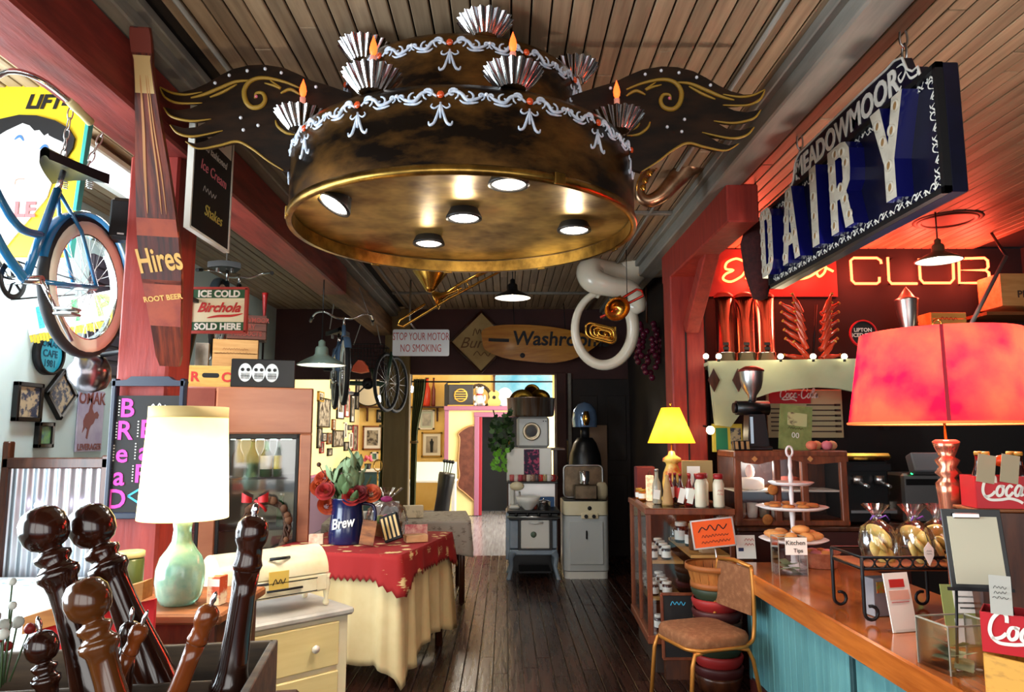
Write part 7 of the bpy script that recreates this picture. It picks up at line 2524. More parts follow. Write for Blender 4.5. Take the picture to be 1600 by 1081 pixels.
for sx_ in (-1, 1):
  MB().tube([(sx_ * .205, -.10, .415), (sx_ * .21, -.19, .40), (sx_ * .215, -.21, .34), (sx_ * .225, -.24, 0)], .0125, 8).build('leg', m_tubem, chr_t)
  MB().tube([(sx_ * .205, .10, .415), (sx_ * .21, .17, .40), (sx_ * .215, .2, .34), (sx_ * .22, .27, 0)], .0125, 8).build('leg', m_tubem, chr_t)
  MB().tube(bez([(sx_ * .20, .02, .42), (sx_ * .205, .18, .43), (sx_ * .20, .225, .50), (sx_ * .195, .235, .7), (sx_ * .17, .245, .86)], 4), .0125, 8).build('back_upright', m_tubem, chr_t)
MB().tube([(-.17, .245, .86), (0, .25, .875), (.17, .245, .86)], .0125, 8).build('back_rail', m_tubem, chr_t)
bkp = MB()
bkp.sheet(lambda u, v: ((u - .5) * .36, .225 - .0 - .012 * math.sin(PI * u) * math.sin(PI * v) + .01 * v, .58 + .27 * v), 8, 6)
bkp.sheet(lambda u, v: ((u - .5) * .36, .245 + .012 * math.sin(PI * u) * math.sin(PI * v) + .01 * v, .58 + .27 * v), 8, 6)
bkp.sheet(lambda u, v: ((u - .5) * .36, .225 + .02 * v, .58), 8, 1)
bkp.build('backrest', m_uph, chr_t)
# ================================================================== the counter
KZ = .82
m_bartop = mat('varnished_fir', (150, 74, 26), .16, col2=(190, 104, 40), nscale=3, stretch=(7, .6, 7), coat=.7)
ct = thing('bar_counter', 'long bar counter with varnished wooden top and teal board front', 'counter', (1.49, 1.2, 0))
CL = 3.66
MB().box((.40, CL / 2, KZ - .035), (.80, CL, .07), b=.012).build('worktop', m_bartop, ct)
MB().box((.012, CL / 2, KZ - .06), (.03, CL, .12), b=.008).build('edge_board', m_bartop, ct)
MB().box((.45, CL / 2, .37), (.66, CL - .06, .74)).build('carcass', m_dark, ct)
m_teal = mat('teal_board_paint', (84, 138, 142), .5, col2=(100, 154, 156), nscale=3, stretch=(6, 6, .6), vary=.06)
bm_ = MB().box((0, 0, .41), (.02, .082, .60), b=.004).mesh(m_teal)
k = 0
while .04 + k * .086 < CL - .08:
  obj_from(bm_, 'front_board', ct, (.105, .08 + k * .086, .0))
  k += 1
MB().box((.10, CL / 2, .055), (.03, CL - .06, .11)).build('kick_board', mat('oxblood_paint', (74, 24, 20), .5), ct)
for yy in (.5, 2.2, CL - .05):
  MB().box((.09, yy, .42), (.02, .03, .64), b=.003).build('front_batten', mat('dark_teal', (42, 72, 76), .5), ct)


def K(px, py, z=KZ):
  p = on(px, py, z)
  return Vector((p.x, p.y, z + .002))


# tiered pastry stand
p = K(1242, 888)
tsd = thing('tiered_stand', 'white three tier pastry stand with plates of cookies on the counter', 'stand', p)
m_wht = mat('white_porcelain', (230, 222, 220), .3)
kk = p.y / 1120
rod = [(.022, 0), (.02, .1), (.014, .13), (.018, .2), (.012, .24), (.018, .34), (.011, .38), (.015, .46), (.011, .5), (.016, .56), (.01, .6), (.014, .64), (.009, .7)]
MB().lathe(rod, 14).build('stem', m_wht, tsd)
MB().tube([(.02 * math.cos(2 * PI * k / 16), 0, .725 + .032 * math.sin(2 * PI * k / 16)) for k in range(16)], .008, 6, closed=True).build('ring_handle', m_wht, tsd)
MB().lathe([(.07, 0), (.075, .01), (.02, .04)], 20).build('foot', m_wht, tsd)
cook = MB().lathe([(.001, 0), (.034, .001), (.04, .008), (.03, .017), (.001, .02)], 14).mesh(mat('cookie_gold', (196, 124, 58), .8, col2=(160, 90, 40), nscale=20, bump=.3))
bun = MB().ball((0, 0, .022), .05, 12, sc=(1.2, .8, .55)).mesh(mat('bun_gold', (214, 150, 84), .6, col2=(190, 116, 56), nscale=8))
for z_, r_, n_ in ((.16, .21, 0), (.36, .22, 1), (.51, .14, 2)):
  MB().lathe([(.001, z_), (r_ * .8, z_ + .004), (r_, z_ + .022), (r_ * .97, z_ + .025), (.001, z_ + .012)], 32, cap=False).build('plate', m_wht, tsd)
pp = p
for i in range(9):
  a = i * 2 * PI / 9
  tag(obj_from(cook, 'cookie', None, tuple(pp + Vector((.13 * math.cos(a), .13 * math.sin(a), .383 + .0 * i))), (0, 0, a)), ('%s round golden cookie counted from the counter edge on the middle plate' % ('first second third fourth fifth sixth seventh eighth ninth'.split()[i])), 'cookie', 'cookies on the middle plate')
for i in range(8):
  a = i * 2 * PI / 8 + .3
  tag(obj_from(bun, 'scone', None, tuple(pp + Vector((.12 * math.cos(a), .12 * math.sin(a), .184))), (0, 0, a)), ('%s golden scone counted round the lowest plate' % ('first second third fourth fifth sixth seventh eighth'.split()[i])), 'scone', 'scones on the lowest plate')
tag(obj_from(bun, 'scone', None, tuple(pp + Vector((.02, -.07, .224)))), 'golden scone lying on top of the pile on the lowest plate', 'scone', 'scones on the lowest plate')
# kitchen tip box


def acrylic_box(name, label, loc, rz, w_, d_, h_):
  t_ = thing(name, label, 'box', loc, rz)
  for c, s in (((0, -d_ / 2, h_ / 2), (w_, .004, h_)), ((0, d_ / 2, h_ / 2), (w_, .004, h_)), ((-w_ / 2, 0, h_ / 2), (.004, d_, h_)), ((w_ / 2, 0, h_ / 2), (.004, d_, h_)), ((0, 0, .002), (w_, d_, .004))):
    MB().box(c, s).build('pane', m_glass, t_)
  e_ = MB()
  for sx_ in (-1, 1):
    for sy_ in (-1, 1):
      e_.box((sx_ * w_ / 2, sy_ * d_ / 2, h_ / 2), (.004, .004, h_))
    e_.box((0, sx_ * d_ / 2, h_), (w_, .005, .005)).box((sx_ * w_ / 2, 0, h_), (.005, d_, .005))
  e_.build('polished_edge', mat('acrylic_edge', (150, 146, 132), .2), t_)
  return t_


m_note = mat('banknote', (150, 160, 124), .8, col2=(110, 124, 90), nscale=16)


def notes(parent_loc, n_, lab, grp, w_=.03, z_=.01):
  for i in range(n_):
    b_ = MB().sheet(lambda u, v, i=i: ((u - .5) * .13, (v - .5) * .06, .012 * math.sin(u * 5 + i) + .012 * i), 8, 2)
    tag(b_.build('banknote', m_note, None, tuple(parent_loc + Vector((rnd.uniform(-w_, w_), rnd.uniform(-w_, w_), .02 + z_ * i))), (R(rnd.uniform(-15, 15)), R(rnd.uniform(-15, 15)), rnd.uniform(0, 3))), ('lowest', 'middle', 'topmost', 'loose')[i] + ' ' + lab, 'banknote', grp)


rnd = random.Random(77)
p = K(1224, 888)
tb = acrylic_box('tip_box', 'clear kitchen tip box with a handwritten white card on the counter', p + Vector((-.03, -.18, 0)), R(0), .17, .12, .22)
MB().box((.02, -.066, .17), (.13, .004, .10)).build('card', m_paper, tb)
text('Kitchen', .038, m_blackp, tb, (.015, -.07, .19))
text('Tips', .034, m_blackp, tb, (.03, -.07, .145))
notes(p + Vector((-.03, -.18, 0)), 3, 'crumpled banknote in the kitchen tip box', 'notes in the kitchen tip box', .015)
# basket of pastries behind the stand
pb = thing('pastry_basket', 'low rosy basket with pink lined pastries on the counter', 'basket', K(1292, 890) + Vector((.0, .1, 0)))
MB().lathe([(.10, 0), (.125, .09), (.13, .095), (.12, .095), (.095, .01)], 24, cap=False).lathe([(.001, .04), (.11, .04)], 24, cap=False).build('basket', mat('rosy_wicker', (176, 110, 80), .7, col2=(150, 86, 60), nscale=26), pb)
for i in range(6):
  MB().ball((.055 * math.cos(i), .055 * math.sin(i), .085), .04, 10, sc=(1, 1, .6)).build('pastry', [mat('pink_icing', (214, 130, 130), .5), mat('bun_gold', (214, 150, 84), .6)][i % 2], pb)
nt_ = thing('notice_card', 'small white notice with red and blue print at the counter corner', 'card', at(1166, 872, 5.0))
MB().box((0, 0, .075), (.13, .006, .155), rot=(R(-8), 0, 0)).build('card', m_paper, nt_)
MB().box((0, .03, -.02), (.1, .05, .04)).build('foot', m_darkwood, nt_)
scrawl(nt_, m_redp, .02, .125, .08, .02, -.014, rows=2)
MB().box((-.035, -.005, .05), (.035, .004, .04)).build('print', mat('print_navy', (40, 50, 90), .6), nt_)

# wrought iron rack on the counter and what it carries
RX0, RX1, RY0, RY1, RZ_ = 1.60, 2.06, 3.30, 3.60, KZ + .235
ir = thing('iron_rack', 'black wrought iron rack with scrolled feet and wooden shelf on the counter', 'rack', (0, 0, 0))
MB().box(((RX0 + RX1) / 2, (RY0 + RY1) / 2, RZ_), (RX1 - RX0, RY1 - RY0, .02), b=.004).build('shelf', m_wood, ir)
for yy in (RY0, RY1):
  for xx in (RX0, RX1):
    sgn = -1 if xx == RX0 else 1
    pts = [(xx, yy, RZ_ + .05), (xx, yy, RZ_ - .05), (xx, yy, KZ + .06)] + [(xx + sgn * (-.03 + .03 * math.cos(a)), yy, KZ + .045 + .03 * math.sin(-a)) for a in [k * .5 for k in range(11)]]
    MB().tube(pts, .008, 6).build('scroll_foot', m_iron, ir)
MB().tube([(RX0, RY0, RZ_ + .05), (RX1, RY0, RZ_ + .05), (RX1, RY1, RZ_ + .05), (RX0, RY1, RZ_ + .05)], .007, 6, closed=True).tube([(RX0, RY0, RZ_), (RX1, RY0, RZ_), (RX1, RY1, RZ_), (RX0, RY1, RZ_)], .007, 6, closed=True).build('gallery_rail', m_iron, ir)
for k in range(8):
  xx = RX0 + (RX1 - RX0) * (k + .5) / 8
  MB().tube([(xx + .028 * math.cos(a), RY0, RZ_ + .026 + .022 * math.sin(a)) for a in [2 * PI * i / 12 for i in range(12)]], .004, 5, closed=True).build('gallery_ring', m_iron, ir)
for i, (x_, y_) in enumerate(((1.76, 3.46), (1.91, 3.42), (2.05, 3.46))):
  gb2 = thing('cookie_bag', ('twisted clear bag of pale cookies nearest the pastry stand on the rack', 'twisted clear bag of yellow cookies in the middle of the rack', 'twisted clear bag of cookies with purple ribbon nearest the clipboard')[i], 'bag', (x_, y_, RZ_ + .011), R(20 * i), 'cookie bags on the rack')
  for q_ in range(5):
    obj_from(MB().lathe([(.001, 0), (.045, .002), (.05, .01), (.03, .022), (.001, .024)], 16).mesh(mat('lemon_cookie', (226, 200, 120), .7, col2=(206, 176, 96), nscale=12)), 'cookie', gb2, (.02 * math.cos(q_ * 2), -.01 + .02 * math.sin(q_ * 2), .02 + .026 * q_), (R(70 if q_ % 2 else 50), 0, R(30 * q_)))
  MB().sheet(lambda u, v: tuple((film_fn(u, v)[0] * .5, film_fn(u, v)[1] * .5, film_fn(u, v)[2] * .72)), 40, 12, closed_u=True).build('clear_wrap', m_film, gb2)
  for s in (-1, 1):
    MB().tube([(0, -.02, .195), (s * .03, -.03, .21), (s * .045, -.03, .19)], .004, 5, flat=.4).build('ribbon', mat('violet_ribbon', (90, 50, 140), .4), gb2)
dgt = thing('hang_tag', 'white six sided paper tag hung on the rack beside the cookie bags', 'tag', at(1452, 868, 3.28))
MB().prism([(-.022, .0), (0, -.045), (.022, 0), (.022, .03), (0, .06), (-.022, .03)], 0, .002).build('paper', m_paper, dgt)
MB().tube([(0, 0, .06), (.0, .02, .10)], .002, 4).build('string', m_iron, dgt)
scrawl(dgt, m_blackp, 0, .02, .03, .008, -.001, rows=2)


def stand_card(label, px, py, Y, w_, h_, base, rz, lines, name='menu_card'):
  p_ = K(px, py)
  t_ = thing(name, label, 'card', p_, (R(-10), 0, rz))
  MB().box((0, 0, h_ / 2), (w_, .005, h_)).build('card', base, t_)
  MB().box((0, .02, .006), (w_ * .8, .05, .01)).build('foot', m_glass, t_)
  for (tx, sz, mt, xx, zz) in lines:
    if tx is None:
      MB().box((xx * w_, -.004, zz * h_), (sz[0] * w_, .002, sz[1] * h_)).build('printed_block', mt, t_)
    else:
      text(tx, sz, mt, t_, (xx * w_, -.005, zz * h_))
  return t_


m_pink2 = mat('print_pink', (220, 170, 150), .7)
stand_card('white beverage card with red heading standing before the rack', 1415, 988, 0, .125, .24, m_paper, R(14), [(None, (.6, .14), m_redp, -.02, .82), (None, (.7, .01), m_redp, 0, .5), (None, (.8, .16), m_pink2, 0, .62)])
stand_card('green bordered recipe card with white text boxes beside the carrier', 1514, 1012, 0, .15, .235, mat('card_green', (150, 158, 90), .7), R(-6), [(None, (.66, .36), m_paper, .12, .72), (None, (.42, .4), m_paper, -.05, .25), (None, (.5, .03), m_blackp, .12, .8), (None, (.5, .03), m_blackp, .12, .7), (None, (.4, .03), m_blackp, .12, .62), (None, (.3, .22), mat('print_brown', (110, 84, 66), .6), .33, .2)])
phb = thing('photo_box', 'small printed box with fruit picture under the iron rack', 'box', (1.74, 3.45, KZ + .002), R(12))
MB().box((0, 0, .085), (.1, .07, .17), b=.002).build('carton', mat('grey_box_print', (110, 108, 116), .6, col2=(140, 136, 140), nscale=4), phb)
MB().box((.0, -.037, .13), (.07, .003, .05)).build('fruit_print', mat('fruit_print', (190, 50, 40), .6, col2=(120, 150, 50), nscale=40), phb)
# tip box in front
p = K(1478, 1045)
tp2 = acrylic_box('tip_box', 'large clear acrylic tip box with coins and notes at the counter edge', Vector((1.63, 2.68, KZ + .002)), R(8), .20, .16, .165)
notes(Vector((1.63, 2.68, KZ)), 4, 'banknote in the large acrylic tip box', 'notes in the large tip box', .03)
for i in range(4):
  tag(MB().lathe([(.011, 0), (.011, .002)], 14).build('coin', m_steel, None, (1.57 + .035 * i, 2.63 + .01 * (i % 2), KZ + .007)), ('first', 'second', 'third', 'fourth')[i] + ' silver coin along the front of the large tip box', 'coin', 'coins in the tip box')
# wooden crate with soda carriers
cr = thing('soda_crate', 'yellow wooden bottle crate with a black hand hole on the counter', 'crate', (1.715, 2.41, KZ + .002), R(-60))
m_ycr = mat('worn_yellow_crate', (206, 150, 60), .6, col2=(120, 78, 34), nscale=9, stretch=(1, 3, 3), contrast=(.5, .75))
for sy in (-.15, .15):
  MB().box((.12, sy, .065), (.40, .014, .13), b=.003).build('side_board', m_ycr, cr)
for sx_ in (-.08, .32):
  MB().box((sx_, 0, .065), (.016, .29, .13), b=.003).build('end_board', m_ycr, cr)
MB().box((.12, 0, .01), (.38, .28, .012)).build('bottom', m_ycr, cr)
MB().prism(rrect(.10, .034, .016, 4, (.12, .075)), -.1585, -.15).build('hand_hole', m_blackm, cr)
COCA = [[(.30, .62), (.26, .80), (.12, .86), (-.02, .66), (-.04, .38), (.06, .20), (.22, .24), (.32, .36)],
    [(.50, .52), (.40, .50), (.36, .34), (.43, .22), (.53, .28), (.54, .44), (.49, .52), (.58, .50)],
    [(.80, .48), (.72, .54), (.64, .42), (.65, .26), (.74, .22), (.84, .34)],
    [(1.06, .50), (.96, .54), (.89, .38), (.93, .23), (1.02, .28), (1.08, .50), (1.06, .26), (1.14, .28)],
    [(1.20, .42), (1.30, .44)],
    [(1.74, .64), (1.78, .84), (1.62, .92), (1.44, .70), (1.42, .40), (1.52, .20), (1.70, .24), (1.80, .38)],
    [(1.98, .52), (1.88, .50), (1.84, .34), (1.91, .22), (2.01, .28), (2.02, .44), (1.97, .52), (2.08, .50)],
    [(2.10, .34), (2.26, .72), (2.24, .88), (2.16, .80), (2.13, .40), (2.18, .24), (2.28, .32)],
    [(2.50, .50), (2.40, .54), (2.33, .38), (2.37, .23), (2.46, .28), (2.52, .50), (2.50, .26), (2.60, .30)],
    [(.02, .22), (.2, .10), (.5, .10), (.75, .14), (1.0, .08), (1.15, .0)]]


def coca(parent, x, z, s, y, rot=None):
  b_ = MB()
  for st_ in COCA:
    stroke(b_, [(x + p_[0] * s, z + p_[1] * s) for p_ in st_], .085 * s, y, .002, n=5, slant=.18)
  return b_.build('script_lettering', m_whitepaint, parent)


m_cola = mat('cola_bottle', (40, 14, 12), .06, coat=.6)
m_cellow = mat('orange_cellophane', (240, 84, 30), .3)


def carrier(label, loc, rz, grp):
  t_ = thing('bottle_carrier', label, 'carrier', loc, rz, 'red bottle carriers')
  w_, d_, h_ = .36, .135, .125
  for sy in (-1, 1):
    MB().box((0, sy * d_ / 2, h_ / 2), (w_, .004, h_)).build('side', m_cokered, t_)
  for sx_ in (-1, 1):
    MB().box((sx_ * w_ / 2, 0, h_ / 2), (.004, d_, h_)).build('end', m_cokered, t_)
  MB().box((0, 0, .003), (w_, d_, .004)).build('bottom', m_cokered, t_)
  coca(t_, -.165, .022, .125, -d_ / 2 - .003)
  M_ = Matrix.Translation(loc) @ Matrix.Rotation(rz, 4, 'Z')
  for k_ in range(6):
    q_ = M_ @ Vector((-.12 + .12 * (k_ // 2), -.033 + .066 * (k_ % 2), .006))
    bottle('cola_bottle', ('outer front', 'outer back', 'middle front', 'middle back', 'inner front', 'inner back')[k_] + ' cola bottle in the ' + grp, tuple(q_), .215, .028, m_cola, None, m_gold, 'cola bottles in the carriers', neck=.45)
  return t_


c1 = carrier('red carrier of cola bottles standing in the yellow crate', Vector((1.735, 2.36, KZ + .135)), R(-38), 'carrier on the crate')
tg1 = MB().box((-.12, -.075, .185), (.06, .003, .12), rot=(R(-6), 0, 0)).build('price_tag', mat('grey_tag', (170, 166, 156), .7), c1)
scrawl(c1, m_blackp, -.12, .21, .045, .01, -.085, rows=3)
hs2 = thing('riser_box', 'dark wooden riser on the counter behind the clipboard', 'riser', (2.06, 2.93, KZ + .001), R(-10))
MB().box((.0, .0, .265), (.38, .17, .53), b=.006).build('box_body', m_darkwood, hs2)
MB().box((.0, .0, .535), (.40, .19, .012), b=.003).build('lid', m_wood, hs2)
c2 = carrier('red carrier of cola bottles with orange bows on the dark riser', Vector((2.055, 2.91, KZ + .544)), R(-10), 'carrier on the riser')
for x_ in (-.10, .12):
  for s in (-1, 1):
    MB().ball((x_ + s * .022, -.06, .185), .026, 8, sc=(1.2, .6, .9)).build('orange_bow', m_cellow, c2)
for x_, tz in ((-.145, .03), (-.06, -.02)):
  MB().box((x_, -.085, .155), (.065, .003, .11), rot=(R(-4), R(10), 0)).build('price_tag', mat('cream_tag', (160, 148, 118), .7), c2)
clb = thing('clipboard', 'clipboard with blank cream sheet leaning on the riser', 'clipboard', at(1533, 912, 2.62), (R(-10), 0, R(-10)))
MB().box((0, 0, .12), (.20, .006, .28), b=.002).build('board', m_black, clb)
MB().box((0, -.005, .115), (.165, .003, .235)).build('sheet', mat('cream_sheet', (206, 198, 172), .8), clb)
MB().box((-.02, -.012, .235), (.09, .012, .02), b=.004).build('clip', m_steel, clb)
MB().box((0, .01, -.02), (.2, .05, .012)).build('ledge', m_iron, clb)
for s in (-1, 1):
  MB().cyl((s * .08, .01, -.02), (s * .09, .09, -.345), .005, 6).build('easel_leg', m_iron, clb)
# red lamp
lpx = at(1483, 760, 3.16)
rl = thing('table_lamp', 'big red drum shade lamp on a copper baluster at the counter', 'lamp', (lpx.x, 3.16, KZ + .002))
z0_, z1_ = at(1480, 662, 3.16).z - KZ, at(1480, 522, 3.16).z - KZ
m_cop = mat('copper_lustre', (220, 140, 110), .2, metal=.8)
MB().lathe([(.10, 0), (.10, .03), (.04, .06), (.026, .16), (.03, .34), (.048, .58), (.052, .62), (.03, .645), (.052, .665), (.034, .69), (.05, .72), (.03, .735), (.045, .77), (.055, .80), (.04, .81)], 28).build('baluster', m_cop, rl)
MB().lathe([(.03, .30), (.036, .31), (.03, .32)], 20, cap=False).build('gilt_band', m_brass, rl)
m_rsh = shade_mat('red_parchment', (222, 14, 46), (238, 70, 52), 4.5)
MB().lathe([(.385, z0_), (.32, z1_)], 64, cap=False).build('shade', m_rsh, rl)
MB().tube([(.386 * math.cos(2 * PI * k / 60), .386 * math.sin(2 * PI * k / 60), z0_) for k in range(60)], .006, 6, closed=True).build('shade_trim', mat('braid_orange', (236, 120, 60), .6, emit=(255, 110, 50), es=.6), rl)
a_ = R(-119)
MB().add([(.388 * math.cos(a_ - .02), .388 * math.sin(a_ - .02), z0_), (.388 * math.cos(a_ + .02), .388 * math.sin(a_ + .02), z0_), (.323 * math.cos(a_ + .02), .323 * math.sin(a_ + .02), z1_), (.323 * math.cos(a_ - .02), .323 * math.sin(a_ - .02), z1_)], [(0, 1, 2, 3)]).build('seam_tape', mat('seam_crimson', (150, 14, 34), .7), rl)
MB().cyl((0, 0, .8), (0, 0, z1_ + .02), .006, 8).tube([(.02 * math.cos(2 * PI * k / 14), 0, z1_ + .04 + .025 * math.sin(2 * PI * k / 14)) for k in range(14)], .004, 5, closed=True).build('finial', m_brass, rl)
MB().ball((0, 0, z0_ + .17), .03, 10).build('bulb', glow('warm_bulb', (255, 238, 208), 25), rl)
point_light('lamp_glow', (0, 0, z0_ + .2), 72, (1, .86, .76), .04, rl)

# ================================================================== behind the bar
# pastry cabinet
PYc = 5.35
px0, px1 = at(1147, 750, PYc).x, at(1325, 750, PYc).x
pz1 = at(1230, 704, PYc).z
PWd = px1 - px0
bcb = thing('back_cabinet', 'dark red cabinet under the pastry case', 'cabinet', (px0, PYc, 0))
MB().box((PWd / 2 + .2, .25, .48), (PWd + .4, .6, .96), b=.006).build('body', mat('bar_redwood', (58, 22, 16), .4), bcb)
MB().box((PWd / 2 + .2, .25, .975), (PWd + .42, .64, .03), b=.006).build('top', m_darkwood, bcb)
pc = thing('pastry_case', 'carved wooden pastry case with glass front behind the counter', 'case', (px0, PYc, .992))
PH = pz1 - .992
MB().box((PWd / 2, .2, PH - .025), (PWd, .44, .05), b=.008).build('top_board', m_woodv, pc)
MB().box((PWd / 2, .2, .02), (PWd, .42, .04), b=.006).build('bottom_board', m_woodv, pc)
for xx in (.03, .32, PWd * .62, PWd - .03):
  MB().box((xx, .01, PH / 2), (.05, .04, PH), b=.005).build('stile', m_woodv, pc)
arc = [(.0, PH - .05), (.08, PH - .09), (.18, PH - .1), (.3, PH - .07), (.42, PH - .06), (.52, PH - .09), (.6, PH - .1), (PWd, PH - .08), (PWd, PH - .04), (0, PH - .04)]
MB().prism(arc, -.02, .0).build('carved_valance', m_woodv, pc)
for xx in (.15, .56):
  MB().box((xx, -.025, PH - .06), (.03, .01, .03), rot=(0, R(45), 0)).build('diamond_inlay', mat('inlay', (206, 140, 80), .5), pc)
MB().box((PWd / 2, .4, PH / 2), (PWd, .02, PH)).build('back_panel', m_darkwood, pc)
MB().box((PWd / 2, .012, PH / 2), (PWd, .004, PH - .1)).build('pane', m_glass, pc)
MB().box((PWd / 2, .2, PH * .45), (PWd - .06, .3, .012)).build('shelf', m_white, pc)
point_light('case_glow', (.3, .15, PH - .12), 5, (1, .95, .85), .05, pc)
for i in range(5):
  tag(MB().lathe([(.028, 0), (.036, .005), (.042, .11), (.038, .11), (.03, .01)], 14, cap=False).build('glass_cup', m_white if i % 2 else m_clearb, None, (px0 + .09 + .09 * i, PYc + .16, .992 + .042)), ('first', 'second', 'third', 'fourth', 'fifth')[i] + ' pale cup from the post in the row inside the pastry case', 'cup', 'cups in the pastry case')
ck = thing('cake', 'frosted white cake on the pastry case shelf', 'cake', (px0 + .18, PYc + .18, .992 + PH * .45 + .008))
MB().lathe([(.09, 0), (.10, .01), (.10, .07), (.08, .085), (.001, .088)], 22).build('frosting', mat('frosting', (238, 228, 216), .6), ck)
MB().ball((0, 0, .13), .045, 12, sc=(.8, .8, 1.2)).build('topper', mat('topper_pink', (230, 190, 176), .5), ck)
tag(MB().ball((0, 0, .05), .06, 12, sc=(2.0, .9, .7)).build('ham', mat('roast', (150, 70, 50), .5), None, (px0 + .47, PYc + .18, .992 + PH * .45 + .014)), 'brown glazed loaf on the pastry case shelf', 'food')
for a, b_ in ((1208, 765), (1200, 812)):
  q_ = at(a, b_, PYc - .03) - Vector((px0, PYc, .992))
  MB().lathe([(.036, 0), (.04, .008), (.03, .014), (.001, .014)], 20, M=Matrix.Translation((q_.x, -.02, max(q_.z, .03))) @ Matrix.Rotation(R(90), 4, 'X')).build('cookie_medallion', mat('cookie_gold', (196, 124, 58), .8), pc)
gf = thing('picture_frame', 'yellow framed green picture between the post and the hood', 'picture', tuple(at(1136, 684, 6.2)))
MB().box((0, 0, 0), (.26, .03, .24), b=.004).build('frame', mat('frame_yellow', (214, 190, 70), .5), gf)
MB().box((-.05, -.014, -.01), (.10, .01, .19)).build('green_panel', mat('frame_green', (40, 120, 90), .5), gf)
MB().box((.07, -.014, -.01), (.09, .01, .19)).build('picture', m_print, gf)
MB().box((0, .1, -.45), (.05, .05, .7)).build('post', m_darkwood, gf)
# grinder on the case
gz_ = pz1 + .002
gr = thing('coffee_grinder', 'black coffee grinder with polished hopper on the pastry case', 'grinder', (at(1180, 700, PYc + .15).x, PYc + .17, gz_))
kg = (PYc + .15) / 1120
MB().box((0, 0, .012), (.22, .2, .03), b=.008).build('base', m_black, gr)
MB().prism([(-.07, 0), (.10, 0), (.07, .27), (-.05, .27)], -.06, .06).build('body', m_black, gr)
MB().box((-.035, -.064, .15), (.022, .008, .2)).build('chrome_strip', m_chrome, gr)
MB().cyl((-.13, 0, .32), (.12, 0, .32), .055, 18).build('grinding_head', m_black, gr)
MB().cyl((-.15, 0, .32), (-.13, 0, .32), .04, 16).build('adjust_wheel', m_iron, gr)
MB().lathe([(.03, .37), (.032, .41), (.07, .47), (.085, .53), (.092, .60), (.092, .61)], 26).build('hopper', m_steel, gr)
MB().lathe([(.097, .60), (.097, .615), (.05, .64), (.001, .645)], 26).build('hopper_lid', mat('red_brown_lid', (130, 50, 40), .35, metal=.5), gr)
tgm = carton('punch_cards', 'striped tan card holder at the foot of the grinder', (at(1162, 704, PYc).x, PYc + .04, gz_), (R(-8), 0, R(6)), (.13, .03, .07), m_black, stripes=3, smat=m_kraft, cat='cards')
fy = thing('flyer', 'green printed flyer standing on the pastry case', 'flyer', (at(1243, 695, PYc + .1).x, PYc + .12, gz_), (R(-6), R(7), 0))
MB().box((0, 0, .17), (.25, .006, .345)).build('sheet', mat('flyer_green', (136, 146, 84), .7, col2=(112, 122, 66), nscale=12), fy)
MB().box((.01, -.004, .235), (.15, .003, .10)).build('printed_picture', mat('flyer_cream', (190, 186, 130), .7, col2=(70, 40, 40), nscale=9, contrast=(.5, .6)), fy)
scrawl(fy, m_darkwood, 0, .165, .15, .02, -.005)
text('00', .06, m_whitepaint, fy, (0, -.005, .11))
for i, c_ in enumerate(((226, 120, 90), (220, 160, 110), (206, 110, 120), (214, 170, 130))):
  tag(MB().ball((0, 0, .035), .042, 12, sc=(1, 1, .85)).build('muffin', mat('muffin_%d' % i, c_, .7), None, (at(1268 + 12 * i, 700, PYc + .1).x, PYc + .1 + .05 * (i % 2), gz_)), ('rosy', 'tan', 'pink', 'pale')[i] + ' muffin in the row on top of the pastry case', 'muffin', 'muffins on the pastry case')
# espresso machine
em = thing('espresso_machine', 'dark espresso machine with brass top bar behind the pastry stand', 'machine', (at(1302, 760, 5.15).x, 4.98, .992))
em.location.y = 5.5
em.location.x = px1 + .18
em.location.z = .992
MB().box((0, .1, .24), (.34, .34, .48), b=.02).build('body', m_black, em)
MB().box((0, -.08, .50), (.36, .08, .05), b=.02).build('top_bar', m_brass, em)
MB().box((0, -.09, .42), (.34, .02, .05)).build('control_strip', m_iron, em)
MB().box((0, -.1, .10), (.34, .1, .02)).build('drip_tray', m_steel, em)
for s in (-1, 1):
  MB().cyl((s * .08, -.1, .36), (s * .08, -.1, .30), .035, 14).cyl((s * .08, -.12, .31), (s * .08, -.25, .29), .012, 8).build('group_head', m_steel, em)

# pale green hood with string lights
HY = 6.05
hq = [(1107, 564), (1345, 560), (1420, 560), (1420, 660), (1372, 628), (1344, 614), (1310, 607), (1278, 605), (1240, 608), (1207, 613), (1180, 622), (1160, 642), (1142, 667), (1118, 664)]
hp = [at(a, b_, HY) for a, b_ in hq]
hd_ = thing('bar_hood', 'pale green arched hood over the back bar', 'hood', (hp[0].x, HY, hp[0].z))
o0 = hd_.location
m_hood = mat('pale_green_paint', (158, 164, 132), .55, col2=(170, 174, 142), nscale=3)
MB().prism([(q_.x - o0.x, q_.z - o0.z) for q_ in hp], 0, .04).build('front', m_hood, hd_)
MB().box((1.0, .3, -.02), (2.0, .56, .03)).build('top_board', m_hood, hd_)
for a, b_ in ((1115, 594), (1153, 594)):
  q_ = at(a, b_, HY)
  MB().prism([(0, .10), (.05, 0), (0, -.10), (-.05, 0)], -.012, .0).build('diamond_panel', m_darkwood, hd_, (q_.x - o0.x, 0, q_.z - o0.z))
for xx in (.2, 1.8):
  MB().box((xx, .62, -.3), (.06, .06, .55)).build('bracket', m_dark, hd_)
hz0 = o0.z - .003
wire = MB()
